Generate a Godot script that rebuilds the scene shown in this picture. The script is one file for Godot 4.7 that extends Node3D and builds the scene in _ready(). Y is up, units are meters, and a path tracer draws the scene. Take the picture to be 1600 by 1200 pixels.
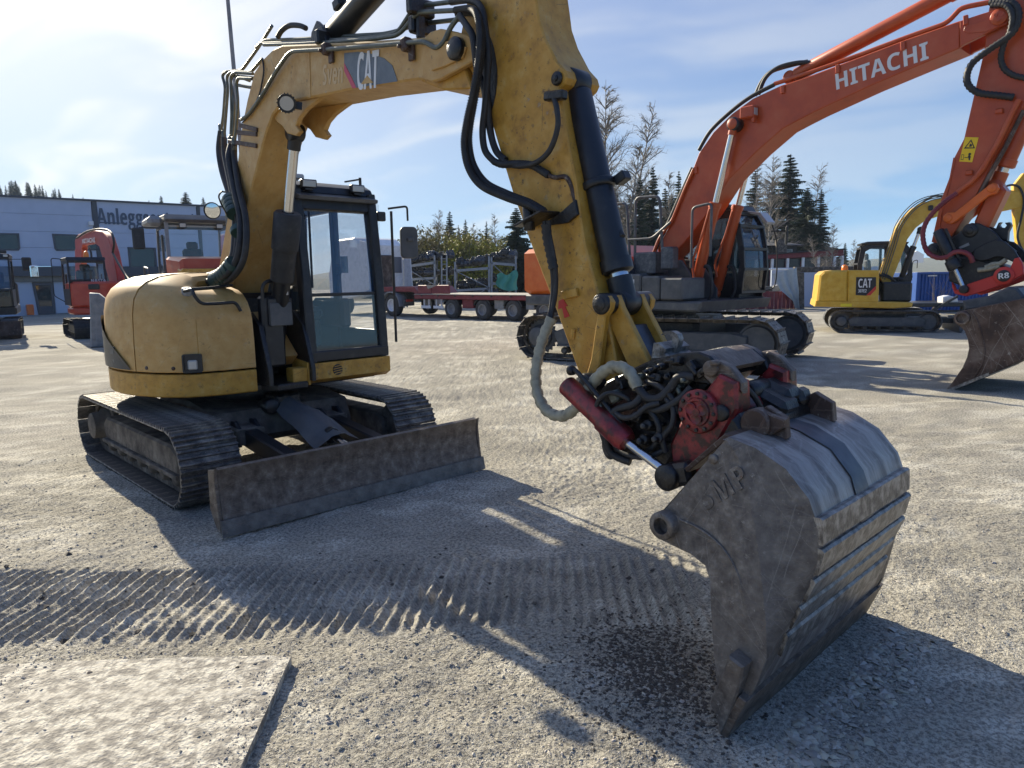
extends Node3D
# A machine yard in spring: excavators on dusty gravel, a hall, racks, a lorry and trees behind.

# ---------------------------------------------------------------- mesh builder
class MB:
	var v := PackedVector3Array()
	var n := PackedVector3Array()
	var c := PackedColorArray()
	var col := Color(1, 1, 1)
	var use_col := false
	func t3(a: Vector3, b: Vector3, d: Vector3, na: Vector3, nb: Vector3, nd: Vector3) -> void:
		if (b - a).cross(d - a).dot(na + nb + nd) > 0.0:
			v.push_back(a); v.push_back(d); v.push_back(b)
			n.push_back(na); n.push_back(nd); n.push_back(nb)
		else:
			v.push_back(a); v.push_back(b); v.push_back(d)
			n.push_back(na); n.push_back(nb); n.push_back(nd)
		if use_col:
			c.push_back(col); c.push_back(col); c.push_back(col)
	func tf(a: Vector3, b: Vector3, d: Vector3, out: Vector3) -> void:
		var m := (b - a).cross(d - a)
		if m.length_squared() < 1e-14:
			return
		m = m.normalized()
		if m.dot(out) < 0.0:
			m = -m
		t3(a, b, d, m, m, m)
	func qf(a: Vector3, b: Vector3, d: Vector3, e: Vector3, out: Vector3) -> void:
		tf(a, b, d, out)
		tf(a, d, e, out)
	func q4(a: Vector3, b: Vector3, d: Vector3, e: Vector3, na: Vector3, nb: Vector3, nd: Vector3, ne: Vector3) -> void:
		t3(a, b, d, na, nb, nd)
		t3(a, d, e, na, nd, ne)
	# box with chamfered edges
	func box(ce: Vector3, s: Vector3, b := Basis(), bev := 0.0) -> void:
		var h := s * 0.5
		if bev <= 0.0:
			for ax in 3:
				for sg in [-1.0, 1.0]:
					var nn := Vector3.ZERO
					nn[ax] = sg
					var u := Vector3.ZERO
					u[(ax + 1) % 3] = h[(ax + 1) % 3]
					var w := Vector3.ZERO
					w[(ax + 2) % 3] = h[(ax + 2) % 3]
					var m := nn * h[ax]
					qf(ce + b * (m - u - w), ce + b * (m + u - w), ce + b * (m + u + w), ce + b * (m - u + w), b * nn)
			return
		bev = minf(bev, minf(h.x, minf(h.y, h.z)) * 0.95)
		var i := h - Vector3.ONE * bev
		for ax in 3:
			var a1 := (ax + 1) % 3
			var a2 := (ax + 2) % 3
			for sg in [-1.0, 1.0]:
				var nn := Vector3.ZERO
				nn[ax] = sg
				var u := Vector3.ZERO
				u[a1] = i[a1]
				var w := Vector3.ZERO
				w[a2] = i[a2]
				var m := nn * h[ax]
				qf(ce + b * (m - u - w), ce + b * (m + u - w), ce + b * (m + u + w), ce + b * (m - u + w), b * nn)
				for s2 in [-1.0, 1.0]:
					var n2 := Vector3.ZERO
					n2[a1] = s2
					var p1 := nn * h[ax] + n2 * i[a1]
					var p2 := nn * i[ax] + n2 * h[a1]
					qf(ce + b * (p1 - w), ce + b * (p1 + w), ce + b * (p2 + w), ce + b * (p2 - w), b * (nn + n2))
		for sx in [-1.0, 1.0]:
			for sy in [-1.0, 1.0]:
				for sz in [-1.0, 1.0]:
					var k := Vector3(sx, sy, sz)
					tf(ce + b * (k * Vector3(h.x, i.y, i.z)), ce + b * (k * Vector3(i.x, h.y, i.z)), ce + b * (k * Vector3(i.x, i.y, h.z)), b * k)
	# bar between two points: width w across, height h
	func bar(a: Vector3, b: Vector3, w: float, h: float, up := Vector3.UP, bev := 0.0) -> void:
		var d := b - a
		var l := d.length()
		if l < 1e-5:
			return
		var x := d / l
		var z := x.cross(up)
		if z.length() < 0.01:
			z = x.cross(Vector3.RIGHT)
		z = z.normalized()
		box((a + b) * 0.5, Vector3(l, h, w), Basis(x, z.cross(x), z), bev)
	# polygon [x,y,...] extruded from z0 to z1 with a chamfer; sides smooth below 40 degrees
	func prism(flat: Array, z0: float, z1: float, bev := 0.0, xf := Transform3D(), smooth := 40.0) -> void:
		var p := PackedVector2Array()
		for k in range(0, flat.size(), 2):
			var q := Vector2(flat[k], flat[k + 1])
			if p.is_empty() or p[p.size() - 1].distance_to(q) > 0.0004:
				p.push_back(q)
		if z1 < z0:
			var sw := z0
			z0 = z1
			z1 = sw
		if Geometry2D.is_polygon_clockwise(p):
			p.reverse()
		var m := p.size()
		var en := PackedVector2Array()
		for k in m:
			var e := p[(k + 1) % m] - p[k]
			en.push_back(Vector2(e.y, -e.x).normalized())
		var ins := PackedVector2Array()
		for k in m:
			var a := en[(k + m - 1) % m]
			var b := en[k]
			var mm := a + b
			if mm.length() < 0.2:
				mm = a
			ins.push_back(p[k] - mm / maxf(mm.length_squared() * 0.5, 0.35) * bev)
		var idx := Geometry2D.triangulate_polygon(ins if bev > 0.0 else p)
		var cap := ins
		if idx.is_empty():
			idx = Geometry2D.triangulate_polygon(p)
			cap = p
		var rb := xf.basis
		for k in range(0, idx.size(), 3):
			var a := cap[idx[k]]
			var b := cap[idx[k + 1]]
			var d := cap[idx[k + 2]]
			tf(xf * Vector3(a.x, a.y, z1), xf * Vector3(b.x, b.y, z1), xf * Vector3(d.x, d.y, z1), rb * Vector3(0, 0, 1))
			tf(xf * Vector3(a.x, a.y, z0), xf * Vector3(b.x, b.y, z0), xf * Vector3(d.x, d.y, z0), rb * Vector3(0, 0, -1))
		var cs := cos(deg_to_rad(smooth))
		for k in m:
			var k2 := (k + 1) % m
			var e := en[k]
			var ea := en[(k + m - 1) % m]
			var eb := en[k2]
			var na := (e + ea).normalized() if e.dot(ea) > cs else e
			var nb := (e + eb).normalized() if e.dot(eb) > cs else e
			var n1 := rb * Vector3(na.x, na.y, 0)
			var n2 := rb * Vector3(nb.x, nb.y, 0)
			var A := p[k]
			var B := p[k2]
			q4(xf * Vector3(A.x, A.y, z0 + bev), xf * Vector3(B.x, B.y, z0 + bev), xf * Vector3(B.x, B.y, z1 - bev), xf * Vector3(A.x, A.y, z1 - bev), n1, n2, n2, n1)
			if bev > 0.0:
				var a := cap[k]
				var b := cap[k2]
				var o := rb * Vector3(e.x, e.y, 0)
				qf(xf * Vector3(A.x, A.y, z1 - bev), xf * Vector3(B.x, B.y, z1 - bev), xf * Vector3(b.x, b.y, z1), xf * Vector3(a.x, a.y, z1), o + rb * Vector3(0, 0, 1))
				qf(xf * Vector3(A.x, A.y, z0 + bev), xf * Vector3(B.x, B.y, z0 + bev), xf * Vector3(b.x, b.y, z0), xf * Vector3(a.x, a.y, z0), o - rb * Vector3(0, 0, 1))
	# lathe: profile of (along, radius) about axis a->dir
	func lathe(o: Vector3, dir: Vector3, prof: Array, sides := 20, sharp := 0.6) -> void:
		var x := dir.normalized()
		var u := x.cross(Vector3.UP)
		if u.length() < 0.1:
			u = x.cross(Vector3.RIGHT)
		u = u.normalized()
		var w := x.cross(u)
		var segs := []
		for k in prof.size() - 1:
			var d: Vector2 = prof[k + 1] - prof[k]
			segs.append(Vector2(-d.y, d.x).normalized() if d.length() > 1e-7 else Vector2(0, 1))
		for k in prof.size() - 1:
			var sn: Vector2 = segs[k]
			var n1 := sn
			var n2 := sn
			if k > 0 and sn.dot(segs[k - 1]) > sharp:
				n1 = (sn + segs[k - 1]).normalized()
			if k < segs.size() - 1 and sn.dot(segs[k + 1]) > sharp:
				n2 = (sn + segs[k + 1]).normalized()
			var pa: Vector2 = prof[k]
			var pb: Vector2 = prof[k + 1]
			for j in sides:
				var t0 := TAU * j / sides
				var t1 := TAU * (j + 1) / sides
				var r0 := u * cos(t0) + w * sin(t0)
				var r1 := u * cos(t1) + w * sin(t1)
				q4(o + x * pa.x + r0 * pa.y, o + x * pa.x + r1 * pa.y, o + x * pb.x + r1 * pb.y, o + x * pb.x + r0 * pb.y, x * n1.x + r0 * n1.y, x * n1.x + r1 * n1.y, x * n2.x + r1 * n2.y, x * n2.x + r0 * n2.y)
	func cyl(a: Vector3, b: Vector3, r: float, sides := 20, bev := 0.0, r2 := -1.0) -> void:
		if r2 < 0.0:
			r2 = r
		var l := (b - a).length()
		if bev > 0.0:
			lathe(a, b - a, [Vector2(0, 0), Vector2(0, r - bev), Vector2(bev, r), Vector2(l - bev, r2), Vector2(l, r2 - bev), Vector2(l, 0)], sides)
		else:
			lathe(a, b - a, [Vector2(0, 0), Vector2(0, r), Vector2(l, r2), Vector2(l, 0)], sides)
	func ring(a: Vector3, b: Vector3, ro: float, ri: float, sides := 24, bev := 0.004) -> void:
		var l := (b - a).length()
		lathe(a, b - a, [Vector2(0, ri), Vector2(0, ro - bev), Vector2(bev, ro), Vector2(l - bev, ro), Vector2(l, ro - bev), Vector2(l, ri)], sides)
		lathe(b, a - b, [Vector2(0, ri), Vector2(l, ri)], sides)
	# tube along points; rad may vary along it
	func tube(pts: PackedVector3Array, r: float, sides := 10, rad := PackedFloat32Array(), flat := false) -> void:
		var m := pts.size()
		if m < 2:
			return
		var t0 := (pts[1] - pts[0]).normalized()
		var u := t0.cross(Vector3.UP)
		if u.length() < 0.1:
			u = t0.cross(Vector3.RIGHT)
		u = u.normalized()
		var prev := PackedVector3Array()
		var pn := PackedVector3Array()
		for k in m:
			var t := (pts[mini(k + 1, m - 1)] - pts[maxi(k - 1, 0)]).normalized()
			u = (u - t * u.dot(t)).normalized()
			var w := t.cross(u)
			var rr := r if rad.is_empty() else rad[k]
			var cur := PackedVector3Array()
			var cn := PackedVector3Array()
			for j in sides:
				var a := TAU * j / sides
				var d := u * cos(a) + w * sin(a)
				cn.push_back(d)
				cur.push_back(pts[k] + d * rr)
			if k == 0 or k == m - 1:
				for j in sides:
					tf(pts[k], cur[j], cur[(j + 1) % sides], -t if k == 0 else t)
			if k > 0:
				for j in sides:
					var j2 := (j + 1) % sides
					if flat:
						qf(prev[j], prev[j2], cur[j2], cur[j], pn[j] + pn[j2])
					else:
						q4(prev[j], prev[j2], cur[j2], cur[j], pn[j], pn[j2], cn[j2], cn[j])
			prev = cur
			pn = cn
	# loft through rings of equal size; smooth by averaging
	func loft(rings: Array, closed := true, cap0 := false, cap1 := false, flip := false) -> void:
		var R := rings.size()
		var m: int = rings[0].size()
		var nn := []
		for k in R:
			var row := PackedVector3Array()
			for j in m:
				var ja := (j + 1) % m if closed else mini(j + 1, m - 1)
				var jb := (j + m - 1) % m if closed else maxi(j - 1, 0)
				var du: Vector3 = rings[k][ja] - rings[k][jb]
				var dv: Vector3 = rings[mini(k + 1, R - 1)][j] - rings[maxi(k - 1, 0)][j]
				var q := du.cross(dv)
				q = q.normalized() if q.length() > 1e-9 else Vector3.UP
				row.push_back(-q if flip else q)
			nn.append(row)
		for k in R - 1:
			for j in (m if closed else m - 1):
				var j2 := (j + 1) % m
				q4(rings[k][j], rings[k][j2], rings[k + 1][j2], rings[k + 1][j], nn[k][j], nn[k][j2], nn[k + 1][j2], nn[k + 1][j])
		for e in 2:
			if (e == 0 and cap0) or (e == 1 and cap1):
				var ring: PackedVector3Array = rings[0 if e == 0 else R - 1]
				var ce := Vector3.ZERO
				for p in ring:
					ce += p
				ce /= m
				var o: Vector3 = ce
				var other: PackedVector3Array = rings[mini(1, R - 1) if e == 0 else maxi(R - 2, 0)]
				var c2 := Vector3.ZERO
				for p in other:
					c2 += p
				o = ce - c2 / m
				for j in m:
					tf(ce, ring[j], ring[(j + 1) % m], o)
	func mesh() -> ArrayMesh:
		var a := []
		a.resize(Mesh.ARRAY_MAX)
		a[Mesh.ARRAY_VERTEX] = v
		a[Mesh.ARRAY_NORMAL] = n
		if use_col:
			a[Mesh.ARRAY_COLOR] = c
		var m := ArrayMesh.new()
		if v.size() > 0:
			m.add_surface_from_arrays(Mesh.PRIMITIVE_TRIANGLES, a)
		return m

# ---------------------------------------------------------------- nodes
var used_names := {}
func numbered(called: String) -> String:
	var k: int = used_names.get(called, 0)
	used_names[called] = k + 1
	return called if k == 0 else "%s_%03d" % [called, k]

func thing(called: String, label: String, category: String, at := Vector3.ZERO, b := Basis(), group := "") -> Node3D:
	var o := Node3D.new()
	o.name = numbered(called)
	add_child(o)
	o.transform = Transform3D(b, at)
	o.set_meta("label", label)
	o.set_meta("category", category)
	if group:
		o.set_meta("group", group)
	return o

func inst(called: String, m: Mesh, material: Material, parent: Node, xf := Transform3D()) -> MeshInstance3D:
	var o := MeshInstance3D.new()
	o.mesh = m
	o.name = called
	o.material_override = material
	o.transform = xf
	parent.add_child(o, true)
	return o

func part(called: String, b: MB, material: Material, parent: Node) -> MeshInstance3D:
	return inst(called, b.mesh(), material, parent)

func solo(called: String, b: MB, material: Material, label: String, category: String, group := "") -> MeshInstance3D:
	var o := inst(numbered(called), b.mesh(), material, self)
	o.set_meta("label", label)
	o.set_meta("category", category)
	if group:
		o.set_meta("group", group)
	return o

func structure(called: String, m: Mesh, material: Material) -> MeshInstance3D:
	var o := inst(numbered(called), m, material, self)
	o.set_meta("kind", "structure")
	return o

# heading: x forward, y up, z to the machine's right
func facing(fx: float, fz: float) -> Basis:
	var f := Vector3(fx, 0, fz).normalized()
	return Basis(f, Vector3.UP, f.cross(Vector3.UP))

func pts3(a: Array) -> PackedVector3Array:
	var o := PackedVector3Array()
	for k in range(0, a.size(), 3):
		o.push_back(Vector3(a[k], a[k + 1], a[k + 2]))
	return o

# smooth curve through points
func curve(a: Array, per := 8) -> PackedVector3Array:
	var p := pts3(a)
	var o := PackedVector3Array()
	var m := p.size()
	for k in m - 1:
		for j in per:
			o.push_back(p[k].cubic_interpolate(p[k + 1], p[maxi(k - 1, 0)], p[mini(k + 2, m - 1)], float(j) / per))
	o.push_back(p[m - 1])
	return o

# path with its corners rounded off, for bent steel pipe
func bent(a: Array, r := 0.05) -> PackedVector3Array:
	var p := pts3(a)
	var o := PackedVector3Array()
	var m := p.size()
	o.push_back(p[0])
	for k in range(1, m - 1):
		var d1 := (p[k - 1] - p[k])
		var d2 := (p[k + 1] - p[k])
		var rr := minf(r, minf(d1.length(), d2.length()) * 0.45)
		var s := p[k] + d1.normalized() * rr
		var e := p[k] + d2.normalized() * rr
		for j in 6:
			var t := j / 5.0
			o.push_back(s.lerp(p[k], t).lerp(p[k].lerp(e, t), t))
	o.push_back(p[m - 1])
	return o

func ribbed(line: PackedVector3Array, r: float, depth: float, pitch: float) -> Array:
	var o := PackedVector3Array()
	var rad := PackedFloat32Array()
	var cv := Curve3D.new()
	for p in line:
		cv.add_point(p)
	var l := cv.get_baked_length()
	var s := 0.0
	while s < l:
		for q in [[0.0, r], [0.45, r], [0.55, r - depth], [0.92, r - depth]]:
			o.push_back(cv.sample_baked(minf(s + q[0] * pitch, l)))
			rad.push_back(q[1])
		s += pitch
	return [o, rad]

func circle(cx: float, cy: float, r: float, m := 20, a0 := 0.0, a1 := 360.0) -> Array:
	var o := []
	for k in m:
		var t := deg_to_rad(lerpf(a0, a1, float(k) / (m if is_equal_approx(a1 - a0, 360.0) else m - 1)))
		o.append(cx + r * cos(t))
		o.append(cy + r * sin(t))
	return o

func rrect(x0: float, y0: float, x1: float, y1: float, r: float, m := 5) -> Array:
	var o := []
	o.append_array(circle(x1 - r, y1 - r, r, m, 0, 90))
	o.append_array(circle(x0 + r, y1 - r, r, m, 90, 180))
	o.append_array(circle(x0 + r, y0 + r, r, m, 180, 270))
	o.append_array(circle(x1 - r, y0 + r, r, m, 270, 359.9))
	return o

# frame: outer and inner outline of equal count joined as a solid ring
func frame(b: MB, outer: Array, inner: Array, z0: float, z1: float, xf := Transform3D()) -> void:
	var m := outer.size() / 2
	for k in m:
		var k2 := (k + 1) % m
		var a := Vector2(outer[k * 2], outer[k * 2 + 1])
		var a2 := Vector2(outer[k2 * 2], outer[k2 * 2 + 1])
		var i := Vector2(inner[k * 2], inner[k * 2 + 1])
		var i2 := Vector2(inner[k2 * 2], inner[k2 * 2 + 1])
		var rb := xf.basis
		var mid := (a + a2 - i - i2)
		var od := rb * Vector3(mid.x, mid.y, 0)
		for z in [z0, z1]:
			b.qf(xf * Vector3(a.x, a.y, z), xf * Vector3(a2.x, a2.y, z), xf * Vector3(i2.x, i2.y, z), xf * Vector3(i.x, i.y, z), rb * Vector3(0, 0, z - (z0 + z1) * 0.5))
		b.qf(xf * Vector3(a.x, a.y, z0), xf * Vector3(a2.x, a2.y, z0), xf * Vector3(a2.x, a2.y, z1), xf * Vector3(a.x, a.y, z1), od)
		b.qf(xf * Vector3(i.x, i.y, z0), xf * Vector3(i2.x, i2.y, z0), xf * Vector3(i2.x, i2.y, z1), xf * Vector3(i.x, i.y, z1), -od)

func text_mesh(s: String, h: float, depth := 0.004, bold := true, serif := false) -> Mesh:
	var f := SystemFont.new()
	f.font_names = PackedStringArray(["Droid Serif" if serif else "Droid Sans"])
	f.font_weight = 700 if bold else 400
	var t := TextMesh.new()
	t.text = s
	t.font = f
	t.font_size = 64
	t.pixel_size = h / 46.0
	t.depth = depth
	t.curve_step = 2.0
	return t

# ---------------------------------------------------------------- materials
func ramp(stops: Array) -> Gradient:
	var g := Gradient.new()
	var o := PackedFloat32Array()
	var k := PackedColorArray()
	for s in stops:
		o.push_back(s[0])
		var q: Color = s[1]
		var w := q.linear_to_srgb()
		w.a = q.a
		k.push_back(w)
	g.offsets = o
	g.colors = k
	return g

func noise_tex(stops: Array, freq: float, seed_: int, size := 256, octaves := 5, gain := 0.55, kind := FastNoiseLite.TYPE_SIMPLEX_SMOOTH) -> NoiseTexture2D:
	var f := FastNoiseLite.new()
	f.noise_type = kind
	f.seed = seed_
	f.frequency = freq
	f.fractal_octaves = octaves
	f.fractal_gain = gain
	var t := NoiseTexture2D.new()
	t.width = size
	t.height = size
	t.seamless = true
	t.seamless_blend_skirt = 0.25
	t.noise = f
	if stops.size() > 0:
		t.color_ramp = ramp(stops)
	return t

func L(r: float, g: float, b: float, a := 1.0) -> Color:
	return Color(r, g, b, a)

# plain material in linear base colour
func flat_mat(c: Color, rough := 0.6, metal := 0.0, called := "") -> StandardMaterial3D:
	var m := StandardMaterial3D.new()
	m.albedo_color = c.linear_to_srgb()
	m.roughness = rough
	m.metallic = metal
	if called:
		m.resource_name = called
	return m

# material with grain: a noise texture in the given colours laid on by triplanar mapping
func grain_mat(stops: Array, scale: float, rough := 0.6, metal := 0.0, seed_ := 1, freq := 0.02, bump := 0.0, spots: Array = [], size := 256) -> StandardMaterial3D:
	var m := StandardMaterial3D.new()
	m.albedo_texture = noise_tex(stops, freq * 0.5, seed_, 512, 8, 0.62)
	m.uv1_triplanar = true
	m.uv1_scale = Vector3.ONE * scale
	m.roughness = rough
	m.metallic = metal
	if spots.size() > 0:
		m.detail_enabled = true
		m.detail_blend_mode = BaseMaterial3D.BLEND_MODE_MIX
		m.detail_uv_layer = BaseMaterial3D.DETAIL_UV_1
		m.detail_albedo = noise_tex(spots, freq * 1.2, seed_ + 50, 512, 7, 0.6)
	if bump > 0.0:
		m.heightmap_enabled = true
		m.heightmap_scale = bump
		m.heightmap_texture = noise_tex([], freq * 1.5, seed_ + 90, 512, 7, 0.7)
	return m

# see-through sheet of scratches (lines), chips and dabs, for the detail slot
func wear_image(seed_: int, lines: int, line_len: float, angle: float, spread: float, chips: int, chip_max: float, tones: Array) -> ImageTexture:
	var n := 512
	var im := Image.create(n, n, false, Image.FORMAT_RGBA8)
	var base: Color = tones[0].linear_to_srgb()
	im.fill(Color(base.r, base.g, base.b, 0.0))
	var rng := RandomNumberGenerator.new()
	rng.seed = seed_
	var pen := func(x: float, y: float, c: Color, a: float) -> void:
		var ix := posmod(int(x), n)
		var iy := posmod(int(y), n)
		var o := im.get_pixel(ix, iy)
		im.set_pixel(ix, iy, Color(c.r, c.g, c.b, maxf(o.a, a)))
	for k in lines:
		var t: Color = tones[rng.randi() % tones.size()].linear_to_srgb()
		var p := Vector2(rng.randf() * n, rng.randf() * n)
		var a := angle + rng.randfn(0.0, spread)
		var l := line_len * n * pow(rng.randf(), 2.0)
		var d := Vector2(cos(a), sin(a))
		var al := rng.randf_range(0.15, 0.75)
		var wide := rng.randf() < 0.25
		for s in int(l):
			p += d
			d = d.rotated(rng.randfn(0.0, 0.01))
			var q := al * (0.6 + 0.4 * rng.randf())
			pen.call(p.x, p.y, t, q)
			if wide:
				pen.call(p.x + 1, p.y, t, q * 0.8)
				pen.call(p.x, p.y + 1, t, q * 0.8)
	for k in chips:
		var t: Color = tones[rng.randi() % tones.size()].linear_to_srgb()
		var c := Vector2(rng.randf() * n, rng.randf() * n)
		var r := 0.8 + chip_max * pow(rng.randf(), 5.0)
		var al := rng.randf_range(0.35, 0.95)
		for j in int(3 + r * r * 2.2):
			var o := Vector2(rng.randfn(0.0, 0.5), rng.randfn(0.0, 0.5)) * r
			pen.call(c.x + o.x, c.y + o.y, t, al)
	return ImageTexture.create_from_image(im)

func worn(m: StandardMaterial3D, sheet: Texture2D) -> StandardMaterial3D:
	m.detail_enabled = true
	m.detail_blend_mode = BaseMaterial3D.BLEND_MODE_MIX
	m.detail_uv_layer = BaseMaterial3D.DETAIL_UV_1
	m.detail_albedo = sheet
	return m

func glass_mat(tint: Color, alpha: float) -> StandardMaterial3D:
	var m := StandardMaterial3D.new()
	var k := tint.linear_to_srgb()
	k.a = alpha
	m.albedo_color = k
	m.transparency = BaseMaterial3D.TRANSPARENCY_ALPHA
	m.roughness = 0.03
	m.metallic_specular = 0.5
	return m

var X := {}

# ---------------------------------------------------------------- light, sky, camera
const SUN_FROM := Vector3(-0.530, 0.4525, -0.717)

func sky_image() -> Image:
	var w := 1536
	var h := 768
	var im := Image.create(w, h, false, Image.FORMAT_RGBF)
	var f := FastNoiseLite.new()
	f.seed = 11
	f.noise_type = FastNoiseLite.TYPE_SIMPLEX_SMOOTH
	f.frequency = 1.0
	f.fractal_octaves = 5
	f.fractal_gain = 0.52
	var g := FastNoiseLite.new()
	g.seed = 4
	g.noise_type = FastNoiseLite.TYPE_SIMPLEX_SMOOTH
	g.frequency = 1.0
	g.fractal_octaves = 3
	var sun := SUN_FROM.normalized()
	for y in h:
		var el := (0.5 - (y + 0.5) / h) * PI
		var sy := sin(el)
		var cy := cos(el)
		if y > h / 2 + 4:
			break
		for x in w:
			var az := (x + 0.5) / w * TAU
			var d := Vector3(sin(az) * cy, maxf(sy, 0.0), -cos(az) * cy)
			var t := pow(1.0 - maxf(sy, 0.0), 5.0)
			var c := Vector3(0.020, 0.078, 0.255).lerp(Vector3(0.145, 0.305, 0.45), t)
			var cosn := clampf(d.dot(sun), -1.0, 1.0)
			var ang := acos(cosn)
			c += Vector3(0.50, 0.46, 0.39) * exp(-ang / 0.32) + Vector3(0.10, 0.10, 0.085) * exp(-ang / 0.9)
			# thin streaks of high cloud on a plane overhead
			var q := Vector2(d.x, d.z) / (d.y + 0.20)
			var r := Vector2(q.x * 0.91 + q.y * 0.42, -q.x * 0.42 + q.y * 0.91)
			var wx := g.get_noise_2d(q.x * 0.7 + 9.0, q.y * 0.7) * 0.6
			var n1 := f.get_noise_2d(r.x * 0.30 + wx * 0.5, r.y * 1.5 + wx)
			var n2 := f.get_noise_2d(r.x * 0.75 + 31.0 + wx, r.y * 6.0 + wx * 2.0)
			var big := g.get_noise_2d(q.x * 0.30 + 3.1, q.y * 0.30 - 2.2)
			var veil := exp(-ang / 0.56)
			var streak := smoothstep(-0.25, 0.75, n1 * 0.95 + n2 * 0.45 + big * 0.6 - 0.10 + 0.35 * veil)
			var cover := clampf(veil * 0.42 + streak * (0.12 + 0.95 * veil), 0.0, 0.96)
			var white := Vector3(0.37, 0.385, 0.395) + Vector3(0.33, 0.30, 0.23) * exp(-ang / 0.6)
			c = c.lerp(white, cover)
			im.set_pixel(x, y, Color(c.x, c.y, c.z))
	var low := Color(0.16, 0.155, 0.14)
	for y in range(h / 2 + 5, h):
		for x in w:
			im.set_pixel(x, y, low)
	return im

func light_and_camera() -> void:
	var cam := Camera3D.new()
	cam.name = "camera"
	cam.fov = 56.84
	cam.near = 0.05
	cam.far = 3000.0
	add_child(cam)
	var p := deg_to_rad(8.66)
	var r := deg_to_rad(0.85)
	var right := Vector3(1, 0, 0)
	var up := Vector3(0, cos(p), -sin(p))
	var back := Vector3(0, sin(p), cos(p))
	cam.transform = Transform3D(Basis(right * cos(r) - up * sin(r), up * cos(r) + right * sin(r), back), Vector3(0, 1.7, 0))
	cam.current = true
	var env := Environment.new()
	env.background_mode = Environment.BG_SKY
	var sm := PanoramaSkyMaterial.new()
	sm.panorama = ImageTexture.create_from_image(sky_image())
	var sk := Sky.new()
	sk.sky_material = sm
	env.sky = sk
	env.tonemap_mode = Environment.TONE_MAPPER_LINEAR
	env.tonemap_exposure = 2.08
	env.sdfgi_enabled = true
	env.ssao_enabled = true
	env.ssil_enabled = true
	env.fog_enabled = true
	env.fog_density = 0.0003
	env.fog_light_color = Color(0.80, 0.87, 0.95)
	var we := WorldEnvironment.new()
	we.name = "environment"
	we.environment = env
	add_child(we)
	var sun := DirectionalLight3D.new()
	sun.name = "sun"
	sun.light_energy = 1.6
	sun.light_angular_distance = 0.55
	sun.light_color = Color(1.0, 0.955, 0.86)
	sun.shadow_enabled = true
	add_child(sun)
	sun.look_at_from_position(SUN_FROM * 50.0, Vector3.ZERO, Vector3.UP)

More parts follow.
